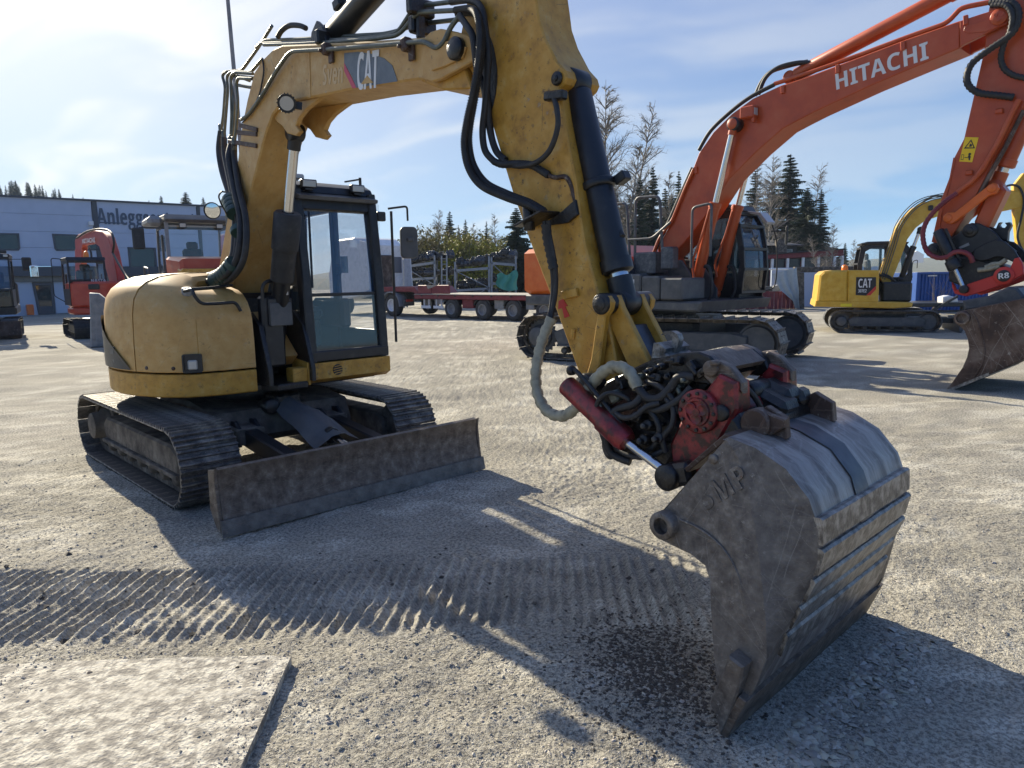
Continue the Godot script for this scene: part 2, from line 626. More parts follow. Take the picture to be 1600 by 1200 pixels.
# ---------------------------------------------------------------- materials
func make_materials() -> void:
	# sun-bleached, dusty yellow paint
	X.yellow = grain_mat([[0.0, L(0.26, 0.125, 0.016)], [0.38, L(0.43, 0.222, 0.026)], [0.55, L(0.475, 0.252, 0.034)], [0.75, L(0.50, 0.285, 0.055)], [1.0, L(0.53, 0.36, 0.13)]], 0.9, 0.5, 0.0, 3, 0.03, 0.0)
	X.yellow_faded = grain_mat([[0.0, L(0.38, 0.205, 0.050)], [0.38, L(0.475, 0.272, 0.078)], [0.55, L(0.50, 0.297, 0.092)], [0.75, L(0.52, 0.327, 0.118)], [1.0, L(0.55, 0.40, 0.21)]], 0.8, 0.52, 0.0, 8, 0.03, 0.0)
	X.yellow_bright = grain_mat([[0.0, L(0.50, 0.27, 0.018)], [0.5, L(0.60, 0.35, 0.03)], [1.0, L(0.64, 0.42, 0.08)]], 0.7, 0.38, 0.0, 5)
	X.orange = grain_mat([[0.0, L(0.31, 0.045, 0.010)], [0.5, L(0.43, 0.066, 0.013)], [1.0, L(0.48, 0.11, 0.04)]], 0.5, 0.34, 0.0, 6, 0.012)
	X.orange_red = grain_mat([[0.0, L(0.30, 0.030, 0.014)], [0.5, L(0.42, 0.042, 0.018)], [1.0, L(0.47, 0.09, 0.05)]], 0.5, 0.36, 0.0, 36, 0.02)
	X.orange_bright = grain_mat([[0.0, L(0.56, 0.10, 0.012)], [0.5, L(0.66, 0.13, 0.016)], [1.0, L(0.66, 0.18, 0.04)]], 0.5, 0.34, 0.0, 7)
	X.red = grain_mat([[0.0, L(0.03, 0.012, 0.010)], [0.40, L(0.07, 0.012, 0.011)], [0.5, L(0.20, 0.014, 0.017)], [0.7, L(0.27, 0.02, 0.022)], [1.0, L(0.34, 0.06, 0.055)]], 2.2, 0.4, 0.0, 12, 0.02, 0.0)
	X.wine = grain_mat([[0.0, L(0.10, 0.012, 0.016)], [0.5, L(0.19, 0.018, 0.026)], [1.0, L(0.23, 0.06, 0.06)]], 0.6, 0.5, 0.0, 13)
	X.black = grain_mat([[0.0, L(0.006, 0.007, 0.009)], [0.6, L(0.013, 0.014, 0.017)], [0.8, L(0.024, 0.024, 0.025)], [1.0, L(0.06, 0.055, 0.047)]], 1.3, 0.42, 0.0, 14)
	X.oily = grain_mat([[0.0, L(0.005, 0.005, 0.006)], [0.55, L(0.012, 0.011, 0.011)], [0.75, L(0.032, 0.028, 0.024)], [1.0, L(0.09, 0.078, 0.06)]], 2.5, 0.36, 0.0, 15, 0.02, 0.3)
	X.rubber = grain_mat([[0.0, L(0.012, 0.012, 0.013)], [0.6, L(0.022, 0.022, 0.023)], [1.0, L(0.06, 0.055, 0.047)]], 2.0, 0.62, 0.0, 16)
	X.tyre = grain_mat([[0.0, L(0.03, 0.029, 0.028)], [0.6, L(0.05, 0.048, 0.045)], [1.0, L(0.12, 0.108, 0.09)]], 0.8, 0.85, 0.0, 17)
	X.dark_grey = grain_mat([[0.0, L(0.045, 0.047, 0.05)], [0.5, L(0.075, 0.078, 0.082)], [1.0, L(0.13, 0.125, 0.115)]], 0.7, 0.5, 0.0, 18)
	X.mid_grey = grain_mat([[0.0, L(0.16, 0.165, 0.17)], [0.5, L(0.23, 0.235, 0.24)], [1.0, L(0.30, 0.29, 0.27)]], 0.7, 0.55, 0.0, 19)
	X.pipe = grain_mat([[0.0, L(0.05, 0.06, 0.05)], [0.5, L(0.10, 0.112, 0.095)], [1.0, L(0.18, 0.18, 0.15)]], 2.0, 0.42, 0.3, 20)
	X.shoe = grain_mat([[0.0, L(0.037, 0.035, 0.031)], [0.42, L(0.094, 0.085, 0.077)], [0.6, L(0.163, 0.147, 0.125)], [1.0, L(0.350, 0.312, 0.256)]], 1.4, 0.5, 0.35, 21, 0.02, 0.25)
	X.frame_dirt = grain_mat([[0.0, L(0.03, 0.025, 0.02)], [0.42, L(0.075, 0.061, 0.047)], [0.6, L(0.12, 0.10, 0.078)], [1.0, L(0.24, 0.21, 0.165)]], 1.0, 0.85, 0.0, 22, 0.015, 0.4)
	X.blade = grain_mat([[0.0, L(0.026, 0.019, 0.015)], [0.38, L(0.098, 0.073, 0.055)], [0.5, L(0.118, 0.091, 0.070)], [0.62, L(0.145, 0.115, 0.092)], [1.0, L(0.31, 0.27, 0.22)]], 0.9, 0.55, 0.2, 23, 0.04, 0.35)
	X.bucket_side = grain_mat([[0.0, L(0.045, 0.037, 0.031)], [0.4, L(0.118, 0.099, 0.084)], [0.5, L(0.135, 0.115, 0.098)], [0.62, L(0.158, 0.135, 0.115)], [1.0, L(0.33, 0.29, 0.24)]], 1.2, 0.55, 0.35, 24, 0.045, 0.3)
	X.bucket_back = grain_mat([[0.0, L(0.055, 0.042, 0.036)], [0.40, L(0.13, 0.108, 0.098)], [0.5, L(0.195, 0.168, 0.152)], [0.58, L(0.28, 0.252, 0.228)], [1.0, L(0.52, 0.485, 0.44)]], 1.0, 0.42, 0.35, 25, 0.02, 0.2)
	X.bucket_back.uv1_scale = Vector3(0.35, 0.35, 1.5)
	X.wear = grain_mat([[0.0, L(0.042, 0.039, 0.035)], [0.42, L(0.133, 0.122, 0.109)], [0.58, L(0.252, 0.235, 0.210)], [1.0, L(0.476, 0.448, 0.406)]], 2.2, 0.42, 0.45, 26, 0.02, 0.25)
	X.blue_steel = grain_mat([[0.0, L(0.030, 0.034, 0.045)], [0.5, L(0.060, 0.066, 0.082)], [1.0, L(0.13, 0.13, 0.135)]], 1.5, 0.34, 0.5, 27)
	X.rusty = grain_mat([[0.0, L(0.022, 0.012, 0.009)], [0.42, L(0.065, 0.036, 0.025)], [0.6, L(0.105, 0.068, 0.05)], [1.0, L(0.20, 0.16, 0.13)]], 0.5, 0.6, 0.2, 28, 0.014, 0.2)
	var steel_marks := wear_image(3, 260, 0.5, 1.2, 0.9, 500, 5.0, [L(0.36, 0.33, 0.29), L(0.30, 0.26, 0.21), L(0.035, 0.028, 0.024), L(0.14, 0.075, 0.045)])
	var drag_marks := wear_image(4, 420, 0.7, 1.57, 0.12, 300, 4.0, [L(0.50, 0.48, 0.45), L(0.40, 0.38, 0.35), L(0.05, 0.042, 0.04), L(0.16, 0.09, 0.065)])
	var side_marks := wear_image(5, 380, 0.6, 0.1, 0.35, 600, 4.0, [L(0.26, 0.22, 0.17), L(0.20, 0.17, 0.13), L(0.03, 0.022, 0.018), L(0.13, 0.07, 0.042)])
	var chip_marks := wear_image(6, 70, 0.14, 1.0, 1.4, 900, 6.0, [L(0.045, 0.030, 0.020), L(0.09, 0.05, 0.028), L(0.03, 0.025, 0.02), L(0.34, 0.28, 0.20)])
	var faded_marks := wear_image(7, 50, 0.16, 1.0, 1.4, 480, 4.5, [L(0.08, 0.05, 0.03), L(0.12, 0.075, 0.04), L(0.46, 0.40, 0.30)])
	var soot_marks := wear_image(8, 60, 0.2, 0.6, 1.4, 900, 8.0, [L(0.016, 0.012, 0.011), L(0.03, 0.022, 0.018), L(0.10, 0.07, 0.05)])
	worn(X.bucket_side, steel_marks)
	worn(X.bucket_back, drag_marks)
	worn(X.blade, side_marks)
	worn(X.wear, drag_marks)
	worn(X.rusty, steel_marks)
	worn(X.shoe, steel_marks)
	worn(X.yellow, chip_marks)
	worn(X.yellow_faded, faded_marks)
	worn(X.red, soot_marks)
	X.edge = worn(grain_mat([[0.0, L(0.06, 0.055, 0.05)], [0.5, L(0.125, 0.117, 0.108)], [1.0, L(0.22, 0.205, 0.185)]], 1.0, 0.5, 0.35, 34, 0.03, 0.2), side_marks)
	X.chrome = flat_mat(L(0.60, 0.61, 0.62), 0.2, 1.0, "chrome")
	X.lamp = flat_mat(L(0.42, 0.42, 0.40), 0.25, 0.2, "lamp_glass")
	X.white = grain_mat([[0.0, L(0.52, 0.52, 0.51)], [0.5, L(0.68, 0.68, 0.68)], [1.0, L(0.76, 0.76, 0.75)]], 0.6, 0.45, 0.0, 29)
	X.letter_white = flat_mat(L(0.66, 0.66, 0.65), 0.5)
	X.letter_black = flat_mat(L(0.015, 0.015, 0.017), 0.5)
	X.decal_grey = grain_mat([[0.0, L(0.085, 0.105, 0.13)], [0.5, L(0.115, 0.14, 0.165)], [1.0, L(0.16, 0.18, 0.20)]], 1.5, 0.5, 0.0, 30)
	X.pink = flat_mat(L(0.50, 0.055, 0.10), 0.5)
	X.red_paint = flat_mat(L(0.52, 0.03, 0.02), 0.5)
	X.amber = flat_mat(L(0.85, 0.22, 0.02), 0.3)
	X.tape = grain_mat([[0.0, L(0.012, 0.035, 0.034)], [0.5, L(0.02, 0.058, 0.054)], [1.0, L(0.06, 0.10, 0.09)]], 3.0, 0.5, 0.0, 31)
	X.sleeve = grain_mat([[0.0, L(0.15, 0.135, 0.095)], [0.5, L(0.30, 0.28, 0.20)], [1.0, L(0.40, 0.37, 0.27)]], 3.0, 0.45, 0.0, 32)
	X.glass = glass_mat(L(0.01, 0.10, 0.26), 0.15)
	X.glass_green = glass_mat(L(0.05, 0.10, 0.085), 0.05)
	X.glass_dark = glass_mat(L(0.02, 0.05, 0.06), 0.55)
	X.interior = flat_mat(L(0.028, 0.03, 0.033), 0.75)
	X.mirror = flat_mat(L(0.75, 0.77, 0.78), 0.08, 1.0)
	X.dust = grain_mat([[0.0, L(0.20, 0.185, 0.155)], [0.5, L(0.33, 0.305, 0.255)], [1.0, L(0.44, 0.41, 0.34)]], 1.0, 0.9, 0.0, 33, 0.02, 0.5)

# ---------------------------------------------------------------- ground
var hn := FastNoiseLite.new()
var hn2 := FastNoiseLite.new()

func band_at(x: float) -> float:
	return -3.60 - 0.16 * sin(x * 0.62 + 0.6) + 0.05 * x

func ground_h(x: float, z: float) -> float:
	var d := sqrt(x * x + z * z)
	var h := hn.get_noise_2d(x * 0.35, z * 0.35) * 0.022 + hn.get_noise_2d(x * 1.7, z * 1.7 + 40.0) * 0.010
	if d < 14.0:
		h += hn2.get_noise_2d(x * 7.0, z * 7.0) * 0.007 + hn2.get_noise_2d(x * 21.0 + 7.0, z * 21.0) * 0.0035
		# prints of steel tracks: a band of cleat ridges
		var bc := band_at(x)
		var k := (z - bc) / 0.42
		if absf(k) < 1.35 and x < 1.15 and x > -6.5:
			var wob := hn.get_noise_2d(x * 1.1 + 11.0, z * 1.1) * 0.022 + hn2.get_noise_2d(x * 9.0, z * 6.0) * 0.006
			var edge := smoothstep(1.25, 0.8, absf(k + wob * 2.0)) * smoothstep(1.2, 0.8, x) * clampf(0.9 + 0.6 * hn.get_noise_2d(x * 0.9 + 70.0, z * 1.2), 0.35, 1.0)
			var s := fposmod((x + (z + 3.6) * 0.05 + wob) / 0.071, 1.0)
			var rid := pow(maxf(0.0, 1.0 - absf(s - 0.45) * 2.0), 1.25)
			h += edge * (rid * 0.046 - 0.022) * (0.85 + 0.5 * hn2.get_noise_2d(x * 3.0 + 5.0, z * 3.0))
		# fainter prints behind, along the machine's way
		var fx := (x + 2.55) * 0.695 + (z + 6.8) * 0.719
		var lx := (x + 2.55) * 0.719 - (z + 6.8) * 0.695
		for side in [-1.0, 1.0]:
			var kk: float = (lx - side * 0.95) / 0.26
			if absf(kk) < 1.2 and fx < 1.0 and fx > -9.0:
				var s2 := fposmod((fx + hn.get_noise_2d(x * 2.0, z * 2.0) * 0.05) / 0.075, 1.0)
				h += smoothstep(1.2, 0.8, absf(kk)) * (absf(s2 - 0.5) * 0.02 - 0.008) * smoothstep(1.0, -0.2, fx) * clampf(0.5 + hn.get_noise_2d(x * 0.8, z * 0.8 + 9.0), 0.0, 1.0)
		# wheel prints to the right
		var wz := z + 6.4 + x * 0.22
		if absf(wz) < 1.5 and x > -0.2:
			h += hn2.get_noise_2d(x * 11.0, z * 13.0) * 0.012 * smoothstep(1.5, 0.9, absf(wz)) * smoothstep(-0.2, 0.4, x)
	if d > 5.0 and d < 60.0:
		# long ruts further off
		var q := z * 0.97 + x * 0.23
		h += (sin(q * 2.3 + 2.0 * hn.get_noise_2d(x * 0.12, z * 0.3)) * 0.022 + sin(q * 11.0 + 5.0 * hn.get_noise_2d(x * 0.2 + 50.0, z * 0.5)) * 0.009) * smoothstep(5.0, 11.0, d) * (0.4 + hn.get_noise_2d(x * 0.2, z * 0.2 + 80.0))
		h += hn.get_noise_2d(x * 3.0, z * 3.0 + 12.0) * 0.012 * smoothstep(5.0, 9.0, d)
	if x < -6.0 and d > 24.0:
		h -= 0.36 * smoothstep(24.0, 46.0, d) * smoothstep(-6.0, -20.0, x)
	return h

func ground_color(x: float, z: float) -> Color:
	var a := hn.get_noise_2d(x * 0.8 + 200.0, z * 1.1)
	var b := hn2.get_noise_2d(x * 2.6 + 30.0, z * 3.4) * 0.75 + hn2.get_noise_2d(x * 17.0, z * 21.0 + 4.0) * 0.45
	var c := Vector3(0.392, 0.366, 0.306)
	c = c.lerp(Vector3(0.555, 0.522, 0.44), smoothstep(0.02, 0.42, a * 0.7 + b * 0.6))
	c = c.lerp(Vector3(0.25, 0.236, 0.207), smoothstep(0.1, 0.6, -a * 0.6 + b * 0.5) * 0.7)
	c *= 1.0 + 0.22 * hn.get_noise_2d(x * 0.10 + 9.0, z * 0.34)
	return Color(c.x, c.y, c.z)

func axis_lines(lo: float, hi: float, fine: float, grow: float, end0: float, end1: float) -> PackedFloat32Array:
	var o := PackedFloat32Array()
	var left := []
	var s := fine
	var p := lo
	while p > end0:
		s *= grow
		p -= s
		left.append(p)
	left.reverse()
	for q in left:
		o.push_back(q)
	p = lo
	while p < hi:
		o.push_back(p)
		p += fine
	s = fine
	while p < end1:
		o.push_back(p)
		s *= grow
		p += s
	o.push_back(p)
	return o

func make_ground() -> void:
	hn.seed = 5
	hn.noise_type = FastNoiseLite.TYPE_SIMPLEX_SMOOTH
	hn.frequency = 1.0
	hn.fractal_octaves = 3
	hn2.seed = 21
	hn2.noise_type = FastNoiseLite.TYPE_SIMPLEX_SMOOTH
	hn2.frequency = 1.0
	hn2.fractal_octaves = 2
	var xs := axis_lines(-3.9, 2.6, 0.0085, 1.055, -900.0, 900.0)
	var zs := axis_lines(-5.2, -1.7, 0.017, 1.028, -1500.0, 60.0)
	var nx := xs.size()
	var nz := zs.size()
	var v := PackedVector3Array()
	var c := PackedColorArray()
	v.resize(nx * nz)
	c.resize(nx * nz)
	for j in nz:
		for i in nx:
			v[j * nx + i] = Vector3(xs[i], ground_h(xs[i], zs[j]), zs[j])
			c[j * nx + i] = ground_color(xs[i], zs[j])
	var n := PackedVector3Array()
	n.resize(nx * nz)
	for j in nz:
		for i in nx:
			var dx := v[j * nx + mini(i + 1, nx - 1)] - v[j * nx + maxi(i - 1, 0)]
			var dz := v[mini(j + 1, nz - 1) * nx + i] - v[maxi(j - 1, 0) * nx + i]
			n[j * nx + i] = dz.cross(dx).normalized()
	var idx := PackedInt32Array()
	idx.resize((nx - 1) * (nz - 1) * 6)
	var k := 0
	for j in nz - 1:
		for i in nx - 1:
			var a := j * nx + i
			idx[k] = a
			idx[k + 1] = a + 1
			idx[k + 2] = a + nx
			idx[k + 3] = a + 1
			idx[k + 4] = a + nx + 1
			idx[k + 5] = a + nx
			k += 6
	var arr := []
	arr.resize(Mesh.ARRAY_MAX)
	arr[Mesh.ARRAY_VERTEX] = v
	arr[Mesh.ARRAY_NORMAL] = n
	arr[Mesh.ARRAY_COLOR] = c
	arr[Mesh.ARRAY_INDEX] = idx
	var m := ArrayMesh.new()
	m.add_surface_from_arrays(Mesh.PRIMITIVE_TRIANGLES, arr)
	var g := StandardMaterial3D.new()
	g.vertex_color_use_as_albedo = true
	g.albedo_texture = noise_tex([[0.0, L(0.22, 0.22, 0.23)], [0.42, L(0.45, 0.45, 0.45)], [0.5, L(0.82, 0.82, 0.81)], [0.56, L(1.0, 1.0, 0.98)], [1.0, L(1.0, 1.0, 1.0)]], 0.03, 41, 2048, 7, 0.8)
	g.uv1_triplanar = true
	g.uv1_world_triplanar = true
	g.uv1_scale = Vector3.ONE * 0.55
	g.roughness = 0.96
	g.metallic_specular = 0.2
	g.heightmap_enabled = true
	g.heightmap_scale = 0.75
	g.heightmap_texture = noise_tex([], 0.05, 77, 2048, 6, 0.78)
	X.ground = g
	structure("ground", m, g)

func stone_mesh(rng: RandomNumberGenerator) -> ArrayMesh:
	var b := MB.new()
	var base := [Vector3(1, 0, 0), Vector3(-1, 0, 0), Vector3(0, 0.55, 0), Vector3(0, -0.5, 0), Vector3(0, 0, 1), Vector3(0, 0, -1)]
	var p := []
	for q in base:
		p.append(q * rng.randf_range(0.75, 1.25) + Vector3(rng.randf_range(-0.25, 0.25), rng.randf_range(-0.15, 0.15), rng.randf_range(-0.25, 0.25)))
	for f in [[0, 2, 4], [4, 2, 1], [1, 2, 5], [5, 2, 0], [0, 3, 4], [4, 3, 1], [1, 3, 5], [5, 3, 0]]:
		b.tf(p[f[0]], p[f[1]], p[f[2]], p[f[0]] + p[f[1]] + p[f[2]])
	return b.mesh()

func on_plate(p: Vector2) -> bool:
	return p.y > -3.0 and p.x < -1.0 - (p.y + 3.0) * -0.06

func scatter_stones(called: String, label: String, count: int, seed_: int, where: Callable, size: Callable, material: Material) -> void:
	var rng := RandomNumberGenerator.new()
	rng.seed = seed_
	var mm := MultiMesh.new()
	mm.transform_format = MultiMesh.TRANSFORM_3D
	mm.use_colors = true
	mm.mesh = stone_mesh(rng)
	mm.instance_count = count
	for k in count:
		var p: Vector2 = where.call(rng)
		var s: float = size.call(rng)
		var b := Basis(Vector3.UP, rng.randf() * TAU) * Basis(Vector3.RIGHT, rng.randf_range(-0.4, 0.4))
		mm.set_instance_transform(k, Transform3D(b.scaled_local(Vector3(s, s * rng.randf_range(0.5, 1.0), s * rng.randf_range(0.6, 1.0))), Vector3(p.x, (0.050 if on_plate(p) else ground_h(p.x, p.y)) + s * 0.12, p.y)))
		var g := rng.randf_range(0.6, 1.2)
		mm.set_instance_color(k, Color(g, g * rng.randf_range(0.96, 1.0), g * rng.randf_range(0.88, 1.0)))
	var o := MultiMeshInstance3D.new()
	o.name = numbered(called)
	o.multimesh = mm
	o.material_override = material
	add_child(o)
	o.set_meta("kind", "stuff")
	o.set_meta("label", label)
	o.set_meta("category", "stones")

func make_stones() -> void:
	var grit := flat_mat(L(0.40, 0.37, 0.315), 0.95)
	grit.vertex_color_use_as_albedo = true
	scatter_stones("gravel", "fine grey gravel strewn over the dusty yard", 90000, 5, func(r): var d = 1.75 + 6.5 * pow(r.randf(), 1.7); var a = r.randf_range(-0.72, 0.72); return Vector2(sin(a) * d, -cos(a) * d), func(r): return 0.0018 + 0.0022 * r.randf() + 0.008 * pow(r.randf(), 14.0), grit)
	scatter_stones("crushed_stone", "loose grey crushed stone heaped behind the big bucket edge", 1800, 6, func(r): var t = pow(r.randf(), 1.25); return Vector2(0.86, -2.34).lerp(Vector2(1.78, -3.22), t) + Vector2(0.11, 0.10) * absf(r.randfn(0.0, 0.7)) + Vector2(0.04, 0.03), func(r): return 0.004 + 0.020 * pow(r.randf(), 4.0), grit)
	var soil := flat_mat(L(0.075, 0.065, 0.055), 0.95)
	soil.vertex_color_use_as_albedo = true
	scatter_stones("pebbles", "scattered larger grey pebbles lying on the dusty yard", 5200, 9, func(r): var d = 1.75 + 7.5 * pow(r.randf(), 1.4); var a = r.randf_range(-0.72, 0.72); return Vector2(sin(a) * d, -cos(a) * d), func(r): return 0.004 + 0.012 * pow(r.randf(), 6.0), grit)
	scatter_stones("dark_soil", "dark crumbs of soil spilled in front of the big bucket", 9000, 7, func(r): return Vector2(0.60 + r.randfn(0.0, 0.17), -2.86 + r.randfn(0.0, 0.26)), func(r): return 0.0022 + 0.011 * pow(r.randf(), 5.0), soil)
	scatter_stones("dirt_clod", "dark clods of earth lying along the cleat prints", 160, 8, func(r): var x = r.randf_range(-3.2, 1.2); return Vector2(x, band_at(x) + r.randfn(0.0, 0.4)), func(r): return 0.008 + 0.022 * pow(r.randf(), 5.0), soil)

# ---------------------------------------------------------------- crawler tracks
# steel shoe: plate with grouser bars, x along the track, y outwards, z across
func shoe_mesh(pitch: float, w: float, bars: Array, h: float) -> ArrayMesh:
	var b := MB.new()
	b.box(Vector3(0, 0, 0), Vector3(pitch * 0.985, 0.014, w), Basis(), 0.003)
	for q in bars:
		b.prism([q * pitch - 0.011, 0.006, q * pitch + 0.011, 0.006, q * pitch + 0.0055, h, q * pitch - 0.0055, h], -w * 0.5 + 0.002, w * 0.5 - 0.002, 0.0)
	for z in [-w * 0.19, -w * 0.12, w * 0.12, w * 0.19]:
		b.cyl(Vector3(-pitch * 0.16, 0.006, z), Vector3(-pitch * 0.16, 0.015, z), 0.011, 6)
	return b.mesh()

func stadium(a: float, r: float, s: float) -> Array:
	var straight := 2.0 * a
	var arc := PI * r
	s = fposmod(s, 2.0 * (straight + arc))
	if s < straight:
		return [Vector2(-a + s, r), 0.0]
	s -= straight
	if s < arc:
		var t := s / r
		return [Vector2(a + sin(t) * r, cos(t) * r), -t]
	s -= arc
	if s < straight:
		return [Vector2(a - s, -r), -PI]
	s -= straight
	var t2 := s / r
	return [Vector2(-a - sin(t2) * r, -cos(t2) * r), -PI - t2]

# one crawler: frame with chain, rollers, sprocket, idler and shoes
func crawler(parent: Node3D, zc: float, outer: float, a: float, r: float, w: float, shoes: int, bars: Array, gh: float, frame_m: Material, shoe_m: Material, rollers: int, split_shoes := true, idler_front := 1.0) -> Node3D:
	var cy := r + gh - 0.004
	var f := MB.new()
	var y0 := cy - r * 0.36
	var y1 := cy + r * 0.42
	f.prism([-a * 0.80, y0, a * 0.93, y0, a * 0.93, y1 - 0.05, a * 0.80, y1, -a * 0.74, y1, -a * 0.84, y1 - 0.08], zc - w * 0.26, zc + w * 0.26, 0.02)
	f.prism([-a * 0.80, y0 - 0.025, a * 0.95, y0 - 0.025, a * 0.95, y0 + 0.012, -a * 0.80, y0 + 0.012], zc - w * 0.33, zc + w * 0.33, 0.006)
	var t := part("track", f, frame_m, parent)
	var c := MB.new()
	var links := shoes
	var per := 2.0 * (2.0 * a + PI * r)
	for k in links:
		var q := stadium(a, r - 0.045, (k + 0.5) / links * (2.0 * (2.0 * a + PI * (r - 0.045))))
		var p: Vector2 = q[0]
		for s in [-1.0, 1.0]:
			c.box(Vector3(p.x, p.y + cy, zc + s * w * 0.13), Vector3(per / links * 0.94, 0.062, 0.03), Basis(Vector3(0, 0, 1), q[1]), 0.008)
	part("chain", c, X.frame_dirt, t)
	for k in rollers:
		var x := lerpf(-a * 0.74, a * 0.80, k / float(rollers - 1))
		var b := MB.new()
		b.lathe(Vector3(x, cy - r + 0.075 + r * 0.2, zc - w * 0.24), Vector3(0, 0, 1), [Vector2(0, 0), Vector2(0, 0.045), Vector2(0.02, 0.06), Vector2(w * 0.1, 0.075), Vector2(w * 0.16, 0.055), Vector2(w * 0.32, 0.055), Vector2(w * 0.38, 0.075), Vector2(w * 0.46, 0.06), Vector2(w * 0.48, 0.045), Vector2(w * 0.48, 0)], 14)
		part("roller", b, X.frame_dirt, t)
	var sp := MB.new()
	var sx := -a * idler_front
	var teeth := []
	for k in 42:
		var rr := r * (0.84 if k % 2 == 0 else 0.72)
		teeth.append(sx + rr * cos(TAU * k / 42.0))
		teeth.append(cy + rr * sin(TAU * k / 42.0))
	sp.prism(teeth, zc - 0.025, zc + 0.025, 0.004)
	sp.lathe(Vector3(sx, cy, zc - outer * w * 0.1), Vector3(0, 0, outer), [Vector2(0, 0), Vector2(0, r * 0.56), Vector2(w * 0.25, r * 0.56), Vector2(w * 0.30, r * 0.46), Vector2(w * 0.48, r * 0.44), Vector2(w * 0.5, r * 0.38), Vector2(w * 0.5, 0)], 22)
	part("sprocket", sp, frame_m, t)
	var id := MB.new()
	id.lathe(Vector3(-sx, cy, zc - w * 0.16), Vector3(0, 0, 1), [Vector2(0, 0), Vector2(0, r * 0.7), Vector2(w * 0.09, r * 0.76), Vector2(w * 0.1, r * 0.84), Vector2(w * 0.22, r * 0.84), Vector2(w * 0.23, r * 0.76), Vector2(w * 0.32, r * 0.7), Vector2(w * 0.32, 0)], 26)
	part("idler", id, frame_m, t)
	var sm := shoe_mesh(per / shoes, w, bars, gh)
	var all := MB.new()
	for k in shoes:
		var q := stadium(a, r, (k + 0.5) / shoes * per)
		var p: Vector2 = q[0]
		var xf := Transform3D(Basis(Vector3(0, 0, 1), q[1]), Vector3(p.x, p.y + cy, zc))
		if split_shoes:
			inst("shoe", sm, shoe_m, t, xf)
		else:
			var ar := sm.surface_get_arrays(0)
			var vv: PackedVector3Array = ar[Mesh.ARRAY_VERTEX]
			var nn: PackedVector3Array = ar[Mesh.ARRAY_NORMAL]
			for j in vv.size():
				all.v.push_back(xf * vv[j])
				all.n.push_back(xf.basis * nn[j])
	if not split_shoes:
		part("shoe_chain", all, shoe_m, t).set_meta("kind", "stuff")
	return t

# ---------------------------------------------------------------- hydraulic cylinder
func ram(parent: Node, called: String, a: Vector3, b: Vector3, barrel: float, r: float, rod: float, m: Material, eye := Vector3(0, 0, 1)) -> Node3D:
	var d := (b - a).normalized()
	var s := MB.new()
	var e := a + d * barrel
	s.lathe(a + d * r * 0.6, d, [Vector2(0, 0), Vector2(0, r * 0.8), Vector2(r * 0.25, r), Vector2(barrel - r * 1.6, r), Vector2(barrel - r * 1.58, r * 1.13), Vector2(barrel - r * 0.75, r * 1.13), Vector2(barrel - r * 0.6, r * 0.9), Vector2(barrel - r * 0.6, 0)], 24)
	s.cyl(a - eye * r * 0.8, a + eye * r * 0.8, r * 0.95, 20, 0.006)
	var o := part(called, s, m, parent)
	var k := MB.new()
	k.cyl(e - d * 0.02, b, rod, 20)
	part("rod", k, X.chrome, o)
	var y := MB.new()
	y.cyl(b - eye * r * 0.8, b + eye * r * 0.8, r * 0.9, 20, 0.006)
	y.cyl(b - d * r * 1.8, b, rod * 1.3, 14)
	part("rod_eye", y, m, o)
	return o

func pipe_part(parent: Node, called: String, line: PackedVector3Array, r: float, m: Material, sides := 10) -> MeshInstance3D:
	var b := MB.new()
	b.tube(line, r, sides)
	return part(called, b, m, parent)

func hose_part(parent: Node, called: String, line: PackedVector3Array, r: float, m: Material, depth := 0.004, pitch := 0.02) -> MeshInstance3D:
	var b := MB.new()
	var q := ribbed(line, r, depth, pitch)
	b.tube(q[0], r, 12, q[1])
	return part(called, b, m, parent)

func letters(parent: Node, called: String, s: String, h: float, at: Vector3, b: Basis, m: Material, stretch := 1.0, bold := true, depth := 0.004) -> MeshInstance3D:
	return inst(called, text_mesh(s, h, depth, bold), m, parent, Transform3D(b.scaled_local(Vector3(stretch, 1, 1)), at))

func work_lamp(parent: Node, at: Vector3, dir: Vector3, w: float, h: float) -> void:
	var x := dir.cross(Vector3.UP).normalized()
	var b := Basis(x, x.cross(dir) * -1.0, -dir)
	var s := MB.new()
	s.box(at, Vector3(w, h, 0.05), b, 0.008)
	s.box(at - dir * 0.03, Vector3(w * 0.8, h * 0.8, 0.04), b, 0.01)
	s.box(at - Vector3(0, h * 0.62, 0), Vector3(w * 0.5, h * 0.3, 0.03), b, 0.004)
	var o := part("work_lamp", s, X.black, parent)
	var g := MB.new()
	g.box(at + dir * 0.024, Vector3(w * 0.84, h * 0.74, 0.01), b, 0.004)
	part("lens", g, X.lamp, o)

# ---------------------------------------------------------------- the large yellow excavator with the blade
# outline of the upper body seen from above: x forward, z right
const BODY := [[0.82, 0.28], [0.815, 0.40], [0.80, 0.55], [0.76, 0.70], [0.70, 0.82], [0.60, 0.92], [0.46, 1.005], [0.30, 1.07], [0.15, 1.11], [0.0, 1.13], [-0.15, 1.135], [-0.30, 1.12], [-0.46, 1.085], [-0.60, 1.04], [-0.73, 0.965], [-0.85, 0.87], [-0.96, 0.745], [-1.05, 0.60], [-1.12, 0.45], [-1.17, 0.30], [-1.195, 0.15], [-1.2, 0.0], [-1.195, -0.15], [-1.17, -0.30], [-1.12, -0.45], [-1.05, -0.60], [-0.96, -0.745], [-0.85, -0.87], [-0.73, -0.965], [-0.6, -1.04]]

